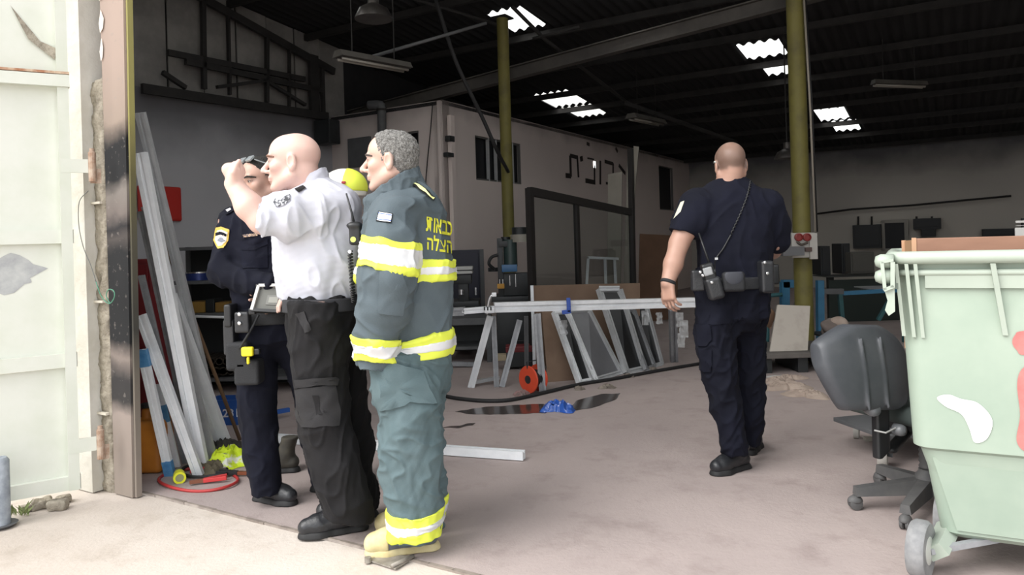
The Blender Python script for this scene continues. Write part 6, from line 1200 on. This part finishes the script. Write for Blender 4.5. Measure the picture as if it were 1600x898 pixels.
# low platform, white board, rags
pf = thing('low_platform', 'low grey platform on the floor below the white board', 'platform', G(1240, 586)); a, b = G(1196, 586), G(1330, 584); z1 = .17
MB().box(((a[0] + b[0]) / 2, a[1] + .37, z1), (b[0] - a[0], .74, .05), bev=.008).build('deck', mat('platform_grey', '605b57', .8, c2='524e4b', nscale=6), pf)
for g in (.06, .5, .94): MB().box((a[0] + (b[0] - a[0]) * g, a[1] + .38, .073), (.09, .6, .143)).build('bearer', M_dark, pf)
q = [V(*P(1203, 550, a[1] + .10)), V(*P(1262, 546, a[1] + .10)), P(1266, 478, a[1] + .28), P(1215, 476, a[1] + .28)]; q[0][2] = q[1][2] = z1 + .028; MB().slab(q, V(0, .018, 0)).build('white_board', mat('dirty_white_board', 'a8a198', .75, c2='968f86', nscale=4, lo=.5, hi=.7), label='dirty white board leaning on the low platform against the olive post', cat='board')
for k, (x, y, r_, lb) in enumerate(((1213, 596, .13, 'crumpled paper rag right beside the officer\'s leg'), (1234, 592, .12, 'flat paper rag in front of the low platform'), (1228, 606, .16, 'largest crumpled beige paper on the floor left of the chair'), (1262, 618, .14, 'beige paper scrap next to the chair back'))): heap('crumpled_paper', lb, 'paper', G(x, y), r_, mat('beige_paper', '948479', .9, c2='a5968a', nscale=8), 50 + k, .03, 6, .008).scale = (1, 1, .55)
heap('floor_paper', 'strip of white paper in front of the low platform edge', 'paper', G(1222, 589), .09, mat('white_paper', 'a5a4a0', .9), 66, .01, 4).scale = (1.4, .6, .3)
for nm, px, py, m, lb in (('cloth_bundle', 1308, 508, 'beige_paper', 'beige cloth bundle on the platform behind the chair'), ('brown_bundle', 1296, 514, 'dust_brown', 'brown bundle left of the beige cloth bundle'), ('wood_offcut', 1203, 500, 'tan_board', 'tan offcut standing behind the left edge of the white board')):
    sd = SDF(P(px, py, 7.4) - .25, P(px, py, 7.4) + .25, .01); sd.ell(P(px, py, 7.4), (.09, .08, .10) if nm != 'wood_offcut' else (.05, .03, .11), None, 0); v, f = sd.mesh(); v += sd.normals(v) * (.02 * wav(v, 22, 7, px))[:, None]; z_ = v[:, 2].min(); setp(fast_mesh(nm, v, f, mat(m, '6f6560', .9), None, V(*P(px, py, 7.4))), lb, 'bundle')
pbox(None, 'bundle_shelf', 1288, 524, 1330, 528, 7.3, .4, M_dark); setp(bpy.data.objects['bundle_shelf'], 'dark narrow shelf carrying the bundles behind the chair', 'shelf')

# ---- office chair
oc = G(1450, 793); oc[2] = 0; ch = thing('office_chair', 'dark grey swivel office chair with dusty plastic back beside the bin', 'chair', oc); M_ch = mat('chair_plastic', '3c3f44', .5, c2='4a4c50', nscale=5, bump=.05); M_cd = mat('chair_base_plastic', '4a4a4b', .65, c2='5c5b5a', nscale=8)
hub = V(oc[0], oc[1], .10)
tips = [G(1337, 800), G(1376, 834)]; base_ang = math.atan2(tips[0][1] - oc[1], tips[0][0] - oc[0]); R5 = .33
for k in range(5):
    ang = math.radians((179, 226, 300, 22, 100)[k]); dv = V(math.cos(ang), math.sin(ang), 0); tip = hub + dv * R5 + ZA * (-.012)
    x_, y_, _ = frame(dv); s_ = np.cross(ZA, dv); mb = MB(); p0, p1 = hub + dv * .02, tip
    mb.hexa([p0 - s_ * .035 - ZA * .03, p1 - s_ * .024 - ZA * .022, p1 + s_ * .024 - ZA * .022, p0 + s_ * .035 - ZA * .03, p0 - s_ * .026 + ZA * .04, p1 - s_ * .018 + ZA * .016, p1 + s_ * .018 + ZA * .016, p0 + s_ * .026 + ZA * .04]); arm = mb.build('base_arm', M_cd, ch)
    MB().lathe(tip + ZA * -.022, [(.012, -.03), (.012, .0)], ZA, 10).build('caster_stem', M_cd, arm)
    for g in (-1, 1): MB().lathe(V(tip[0], tip[1], .029) + s_ * g * .012 - dv * .0, [(.020, -.009), (.028, -.006), (.028, .006), (.018, .010)], s_, 16).build('caster_wheel', M_cd, arm, ang=40)
    sd = SDF(V(tip[0], tip[1], .03) - .06, V(tip[0], tip[1], .03) + .06, .004); sd.ell(V(tip[0], tip[1], .04), (.034, .026, .026), [dv, s_, ZA], 0); sd.plane(V(tip[0], tip[1], .034), (0, 0, -1)); fast_mesh('caster_hood', *sd.mesh(), M_cd, arm, V(tip[0], tip[1], 0))
MB().lathe(hub, [(.05, -.03), (.05, .05), (.035, .07), (.035, .08)], n=20).build('hub', M_cd, ch, ang=40)
gz = [(.034 if i % 2 else .028, .08 + i * .012) for i in range(20)]; MB().lathe(hub, gz, n=18).build('gas_lift_bellows', M_cd, ch, smooth=True)
seat_c = V(oc[0] + .0, oc[1] + .10, .45); sd = SDF(seat_c - .38, seat_c + .38, .009); sd.rbox(seat_c, (.235, .235, .045), [unit(V(1, .35, 0)), unit(V(-.35, 1, 0)), ZA], .04, 0); v, f = sd.mesh(); fast_mesh('seat', v, f, mat('seat_fabric', '3a4240', .9), ch, oc)
MB().box(seat_c - ZA * .08, (.2, .16, .06), unit(V(1, .35, 0)), unit(V(-.35, 1, 0)), ZA, bev=.01).build('mechanism', M_plastic, ch); MB().tube([seat_c + V(-.08, -.08, -.08), seat_c + V(-.22, -.16, -.09)], .008, 8).build('lever', M_chrome, ch)
dc = 3.22; bc = P(1345, 575, dc)   # backrest shell, back to the camera
bx = unit(V(1, .30, 0)); by = unit(np.cross(ZA, bx)); bz = unit(V(.05, .12, 1)); by = unit(np.cross(bz, bx))
if by[1] < 0: by = -by
sd = SDF(bc - .34, bc + .34, .006); s1 = 1 / F * dc
sd.rbox(bc + bz * .01, (.225, .03, .185), [bx, by, bz], .03, 0); sd.ell(bc + by * .02, (.25, .06, .22), [bx, by, bz], .06); sd.ell(bc - by * .02 + bz * .01, (.19, .045, .16), [bx, by, bz], .05)
sd.plane(P(1283, 604, dc), V(-.88, 0, -.47), k=.05); sd.plane(P(1296, 516, dc), V(-.40, 0, .92), k=.04); sd.plane(P(1412, 526, dc), V(.6, 0, .8), k=.06); sd.f = np.maximum(sd.f, SDF(bc - .34, bc + .34, .006).rbox(bc + bz * .005, (.225, .10, .185), [bx, by, bz], .095, 0).f)
for x_ in (-.055, .045): sd.cone(bc + bx * x_ - by * .072 + bz * .13, bc + bx * (x_ + .04) - by * .06 - bz * .17, .006, .006, .012)
v, f = sd.mesh(); bkr = fast_mesh('backrest', v, f, M_ch, ch, oc)
sd2 = SDF(bc - .34, bc + .34, .006).rbox(bc + by * .055 + bz * .02 + bx * .03, (.13, .035, .12), [bx, by, bz], .034, 0); fast_mesh('back_cushion', *sd2.mesh(), MATS['seat_fabric'], bkr, oc)
br = bc - bz * .185 + bx * .035 - by * .01; sd = SDF(br - .4, br + .4, .006); e1 = P(1383, 668, dc + .02); e2 = P(1392, 702, dc + .05); e3 = seat_c - ZA * .09
sd.rbox((br + e2) / 2, (.035, .022, .09), [unit(V(1, .3, 0)), unit(V(-.3, 1, 0)), unit(br - e2)], .012, 0); sd.cone(e2, e3, .028, .028, .02, flat=(ZA, .6)); fast_mesh('back_bar', *sd.mesh(), M_plastic, ch, oc)
MB().lathe(P(1365, 640, dc - .03), [(.0, 0.022), (.024, .018), (.030, 0), (.030, -.04)], (0, -1, 0), 16).build('back_knob', mat('knob_grey', '5f6164', .35), ch, smooth=True); MB().lathe(P(1408, 672, dc - .02), [(.0, .02), (.02, .016), (.026, 0), (.026, -.03)], unit(V(.6, -.8, 0)), 16).build('tilt_knob', MATS['knob_grey'], ch, smooth=True)
MB().tube([P(1366, 672, dc - .02), P(1384, 676, dc - .045), P(1400, 668, dc - .02)], .004, 6).build('cable_tie', mat('tie_grey', '9a9a98', .5), ch)
# trolley with a pale wheel behind the chair
tl = thing('trolley', 'hand trolley with a pale wheel, mostly hidden behind chair and bin', 'trolley', G(1382, 732)); wc = G(1384, 733) + V(0, .03, 0); wc[2] = .062
wd_ = unit(V(.85, -.5, 0)); MB().lathe(wc, [(.030, -.022), (.055, -.024), (.062, -.016), (.062, .016), (.055, .024), (.030, .022)], wd_, 24).build('wheel', mat('pale_tyre', 'a9a6a0', .7), tl, ang=50); MB().lathe(wc, [(.028, -.02), (.034, 0), (.028, .02)], wd_, 16).build('wheel_hub', M_dark, tl, smooth=True)
for g in (-.032, .032): MB().beam(wc + wd_ * g, wc + wd_ * g + ZA * .085 + V(.02, .01, 0), .006, .03, up=wd_).build('fork', M_dark, tl)
dk = wc + V(.33, .30, .095); MB().box(dk, (.72, .45, .025), unit(V(.9, .2, 0)), unit(V(-.2, .9, 0)), ZA, bev=.004).build('deck', M_grey, tl)
for sx, sy in ((.28, .1), (-.2, .28), (.25, -.1)): MB().lathe(dk * V(1, 1, 0) + V(sx, sy, .04), [(.040, -.015), (.040, .015)], wd_, 16).build('wheel', MATS['pale_tyre'], tl, ang=50)
for (x, y, w_, m, lb) in ((1348, 664, .06, 'pale_wood', 'small pale wood block left of the trolley wheel'), (1357, 683, .05, 'pale_sheet', 'small pale chip beside the trolley wheel')): MB().box(G(x, y + 6) + ZA * .014, (w_, .04, .024), bev=.003).build('wood_chip', mat(m, 'a79a80', .8), label=lb, cat='chip')

# ---- green wheeled bin (built square to the view, then turned about its near corner to stand along the hall)
PHI = math.radians(28.0); BO = V(P(1404, 430, 2.70)[0], 2.70, 0)
def PB(px, py, d):
    k = (px - 800) / F; t = (k * BO[1] - BO[0]) / (math.cos(PHI) + math.sin(PHI) * k); t = max(t, -.05); dd = BO[1] - math.sin(PHI) * t; hz = 379 - TA * (px - 800)
    return P(800 + F * (BO[0] + t) / BO[1], hz + (py - hz) * dd / BO[1], d)
yb = 2.70; bn = thing('wheeled_bin', 'large pale green wheeled waste bin at the right edge', 'bin', V(2.1, yb + .4, 0)); M_bin = mat('bin_green_plastic', '8c9b8d', .5, c2='98a597', nscale=2.5, bump=.04, bscale=8); M_bin2 = mat('bin_rim_plastic', '98a296', .45, c2='a3ada1', nscale=3)
def BX(px, y=400, d=yb): return PB(px, y, d)[0]
xl_t, xl_m, xl_b = PB(1404, 430, yb)[0], PB(1429, 704, yb)[0], PB(1458, 845, yb + .06)[0]; LEN = 1.30
zt_, zm_, zb_ = PB(1450, 402, yb)[2], PB(1440, 704, yb)[2], PB(1458, 842, yb + .06)[2]
secs = [(zt_ - .01, xl_t, yb, .0), (zm_ + .005, xl_m - .0, yb + .02, .0), (zm_ - .02, xl_m + .035, yb + .055, .0), (zb_ + .02, xl_b, yb + .085, 0), (zb_, xl_b + .02, yb + .11, 0)]
def ringpts(z, x0, y0, r=.06, n=6, x1=None, y1=None):
    x1 = x1 if x1 is not None else x0 + LEN - (x0 - xl_t) * 2; y1 = y1 if y1 is not None else yb + .56 - (y0 - yb) * .9; out = []
    for cx, cy, a0 in ((x0 + r, y0 + r, math.pi), (x1 - r, y0 + r, 1.5 * math.pi), (x1 - r, y1 - r, 0), (x0 + r, y1 - r, .5 * math.pi)):
        out += [V(cx + r * math.cos(a0 + k * math.pi / 2 / n), cy + r * math.sin(a0 + k * math.pi / 2 / n), z) for k in range(n + 1)]
    return out
mb = MB(); rr = [ringpts(z, x, y) for z, x, y, _ in secs]; inn = [ringpts(secs[0][0], xl_t + .012, yb + .012, x1=xl_t + LEN - .012, y1=yb + .548), ringpts(zm_, xl_m + .02, yb + .035), ringpts(zb_ + .03, xl_b + .03, yb + .12)]
allr = rr[::-1] + inn; n = len(rr[0]); vs = [p for r_ in allr for p in r_]; fs = []
for i in range(len(allr) - 1): fs += [(i * n + k, i * n + (k + 1) % n, (i + 1) * n + (k + 1) % n, (i + 1) * n + k) for k in range(n)]
fs += [tuple(range(n)), tuple(range((len(allr) - 1) * n, len(allr) * n))]; mb.add(vs, fs).build('body', M_bin, bn, ang=35)
# rolled rim
rp_ = ringpts(zt_, xl_t - .02, yb - .028, r=.07, x1=xl_t + LEN + .02, y1=yb + .58); MB().tube(rp_ + rp_[:1], .024, 10, cap=False).build('rim', M_bin2, bn, smooth=True)
rp2 = ringpts(zt_ - .055, xl_t - .004, yb - .012, r=.06, x1=xl_t + LEN, y1=yb + .57); MB().tube(rp2 + rp2[:1], .012, 8, cap=False).build('rim_flange', M_bin2, bn, smooth=True)
mb = MB(); mb.hexa([V(BX(1444), yb - .012, zt_ - .11), V(BX(1700), yb - .012, zt_ - .11), V(BX(1700), yb + .02, zt_ - .11), V(BX(1444), yb + .02, zt_ - .11), V(BX(1444), yb - .02, zt_ - .045), V(BX(1700), yb - .02, zt_ - .045), V(BX(1700), yb + .02, zt_ - .045), V(BX(1444), yb + .02, zt_ - .045)]); mb.build('label_ledge', M_bin2, bn)
for px, x2, yb_ in ((1408, 1413, 525), (1424, 1429, 527), (1438, 1443, 528), (1560, 1572, 525)):      # vertical ribs
    a, b = PB(px, 412, yb - .03), PB(x2, yb_, yb + .0); w_ = .006 if px != 1560 else .008
    MB().slab([V(a[0] - w_, yb + .01, a[2]), V(a[0] - w_, yb - .04, a[2]), V(b[0] - w_, yb - .002, b[2]), V(b[0] - w_, yb + .01, b[2])], V(2 * w_, 0, 0)).build('rib', M_bin2, bn)
# tipping bracket on the left end
for (x0, y0), (x1, y1), w_ in (((1391, 409), (1396, 453), .012), ((1408, 409), (1408, 449), .014), ((1394, 453), (1410, 447), .012), ((1390, 409), (1409, 406), .010)): MB().beam(PB(x0, y0, yb - .05), PB(x1, y1, yb - .05), w_, .03, up=(0, 1, 0)).build('bracket_bar', M_bin2, bn)
MB().slab([PB(x, y, yb - .05) for x, y in ((1395, 453), (1400, 470), (1396, 485), (1402, 494), (1412, 487), (1411, 449))], V(0, .03, 0)).build('bracket_plate', M_bin2, bn)
MB().box(PB(1400, 432, yb - .02), (.035, .02, .09)).build('bracket_back', mat('bin_shadow_plastic', '6f7a70', .6), bn)  # darker plate, the shade inside the open bracket put into its colour
for y in (408, 432): MB().lathe(PB(1390, y, yb - .03), [(.0, .034), (.018, .030), (.026, .014), (.026, -.03)], (-1, 0, 0), 16).build('trunnion', M_bin2, bn, smooth=True)
# recessed front panels on the lower half
mb = MB(); z0_, z1_ = zb_ + .035, zm_ - .035; f0 = lambda z: yb + .055 + (zm_ - .02 - z) / (zm_ - .02 - zb_ - .02) * .03
mb.hexa([V(xl_b + .05, f0(z0_) - .008, z0_), V(xl_b + .95, f0(z0_) - .008, z0_), V(xl_b + .95, f0(z0_) + .02, z0_), V(xl_b + .05, f0(z0_) + .02, z0_), V(xl_m + .06, f0(z1_) - .008, z1_), V(xl_m + 1.0, f0(z1_) - .008, z1_), V(xl_m + 1.0, f0(z1_) + .02, z1_), V(xl_m + .06, f0(z1_) + .02, z1_)]); mb.build('lower_panel', M_bin, bn)
# paint marks: white blot and red spray lettering
def blot(nm, pts, m, off, d_):
    c = np.mean(np.array(pts), 0); q = []; n_ = len(pts)
    for i in range(n_):
        p0_, p1_, p2_, p3_ = [np.array(pts[(i + k) % n_], float) for k in (-1, 0, 1, 2)]
        for k in range(5): t = k / 5; q.append(.5 * (2 * p1_ + (p2_ - p0_) * t + (2 * p0_ - 5 * p1_ + 4 * p2_ - p3_) * t * t + (3 * p1_ - p0_ - 3 * p2_ + p3_) * t ** 3))
    def pt(x, y):
        p = PB(x, y, d_); z = p[2]; yy = yb + (zt_ - z) / (zt_ - zm_) * .02 - off; return PB(x, y, yy)
    v = [pt(*c)] + [pt(*x) for x in q]; MB().add(v, [(0, 1 + i, 1 + (i + 1) % len(q)) for i in range(len(q))]).build(nm, m, bn)
blot('white_paint_blot', [(1462, 622), (1480, 617), (1500, 624), (1525, 630), (1545, 650), (1548, 668), (1538, 688), (1520, 692), (1512, 670), (1500, 648), (1476, 636)], mat('blot_white', 'e8eae6', .6), .003, yb)
Mrs = mat('red_spray', 'bf7570', .7, c2='b4625f', nscale=12); blot('red_graffiti', [(1586, 524), (1600, 518), (1690, 512), (1700, 545), (1605, 556), (1588, 548), (1581, 536)], Mrs, .003, yb); blot('red_graffiti', [(1588, 600), (1600, 574), (1640, 560), (1660, 600), (1628, 640), (1630, 704), (1602, 708), (1586, 690), (1592, 650)], Mrs, .003, yb)
# wheels
def binwheel(p, ax_, lb=None):
    MB().lathe(p, [(.045, -.028), (.095, -.030), (.104, -.018), (.104, .018), (.095, .030), (.045, .028)], ax_, 30).build('wheel', mat('bin_tyre', '6f7072', .7, c2='8a8a8a', nscale=15), bn, ang=50); MB().lathe(p, [(.02, -.036), (.05, -.03), (.05, .03), (.02, .036)], ax_, 20).build('wheel_hub', mat('hub_pale', 'b4b6b0', .5), bn, ang=50)
w1 = PB(1436, 880, yb + .02); w1[2] = .104; ax_ = unit(V(1, -.25, 0)); binwheel(w1, ax_)
for q in (V(w1[0] + .95, w1[1] + .05, .104), V(w1[0] + .1, yb + .42, .104), V(w1[0] + .95, yb + .42, .104)): binwheel(q, ax_)
MB().beam(w1 + ax_ * .03, V(xl_b + .30, yb + .2, .16), .025, .02).build('axle', M_alud, bn); 
for q in (w1, V(w1[0] + .95, w1[1] + .05, .104), V(w1[0] + .1, yb + .42, .104), V(w1[0] + .95, yb + .42, .104)): MB().beam(q + ax_ * .05, V(q[0] + .10, min(max(q[1], yb + .2), yb + .38), zb_ + .01), .05, .07, up=(0, 1, 0)).build('wheel_bracket', M_bin2, bn)
# timber drawer thrown into the bin
dw = thing('timber_drawer', 'brown timber drawer front sticking out of the bin', 'drawer', V(2.0, yb + .3, .7)); M_ply = mat('reddish_ply', '8f6a55', .6, c2='7d5a47', nscale=4, stretch=(.3, 1, 2)); M_edge = mat('ply_edge', 'b08a6c', .7)
zt2 = PB(1500, 371, yb + .14)[2]; xa = BO[0] + .0625; MB().box((xa + .55, yb + .15, zt2 - .22), (1.10, .02, .44), bev=.003).build('front', M_ply, dw); MB().box((xa - .008, yb + .15, zt2 - .22), (.016, .024, .445)).build('pale_edge', M_edge, dw)
xc = BO[0] + .022; MB().slab([(xa - .01, yb + .16, zt2 - .44), (xc, yb + .30, zt2 - .44), (xc, yb + .30, zt2 - .01), (xa - .01, yb + .16, zt2 - .005)], V(.012, .01, 0)).build('side', mat('ply_light', '9c7a5c', .65), dw); MB().beam((xc - .002, yb + .305, zt2 - .44), (xc - .002, yb + .305, zt2 - .008), .016, .016, up=(0, 1, 0)).build('pale_edge', M_edge, dw)
MB().box((xa + .5, yb + .37, zt2 - .3), (1.0, .014, .3)).build('back', M_ply, dw)

def turn(root):
    for o in root.children_recursive:
        if o.type != 'MESH': continue
        w0 = V(*wloc(o)); n_ = len(o.data.vertices); co = np.empty(n_ * 3); o.data.vertices.foreach_get('co', co); co = co.reshape(-1, 3) + w0; q = co - BO; c, s_ = math.cos(-PHI), math.sin(-PHI)
        r_ = np.stack([q[:, 0] * c - q[:, 1] * s_, q[:, 0] * s_ + q[:, 1] * c, q[:, 2]], 1) + BO - w0; o.data.vertices.foreach_set('co', r_.ravel()); o.data.update()
turn(bn); turn(dw)
# wire dangling down the jamb
hw = thing('hanging_wire', 'thin wire dangling down the white jamb, green loop at its end', 'wire', onb(170, 476, 2.18)); q_ = lambda x, y, b=2.18: onb(x, y, b)
MB().tube(spline([q_(138, 298), q_(124, 315), q_(123, 350), q_(130, 385), q_(142, 415), q_(150, 440)], 6), .0022, 6).build('grey_wire', mat('wire_grey', '6d6f6c', .6), hw, smooth=True)
MB().tube(spline([q_(150, 440), q_(158, 462), q_(170, 474), q_(178, 466), q_(178, 455), q_(170, 452), q_(166, 462), q_(172, 474)], 6), .0026, 6).build('green_loop', mat('wire_green', '4f8a70', .6), hw, smooth=True)
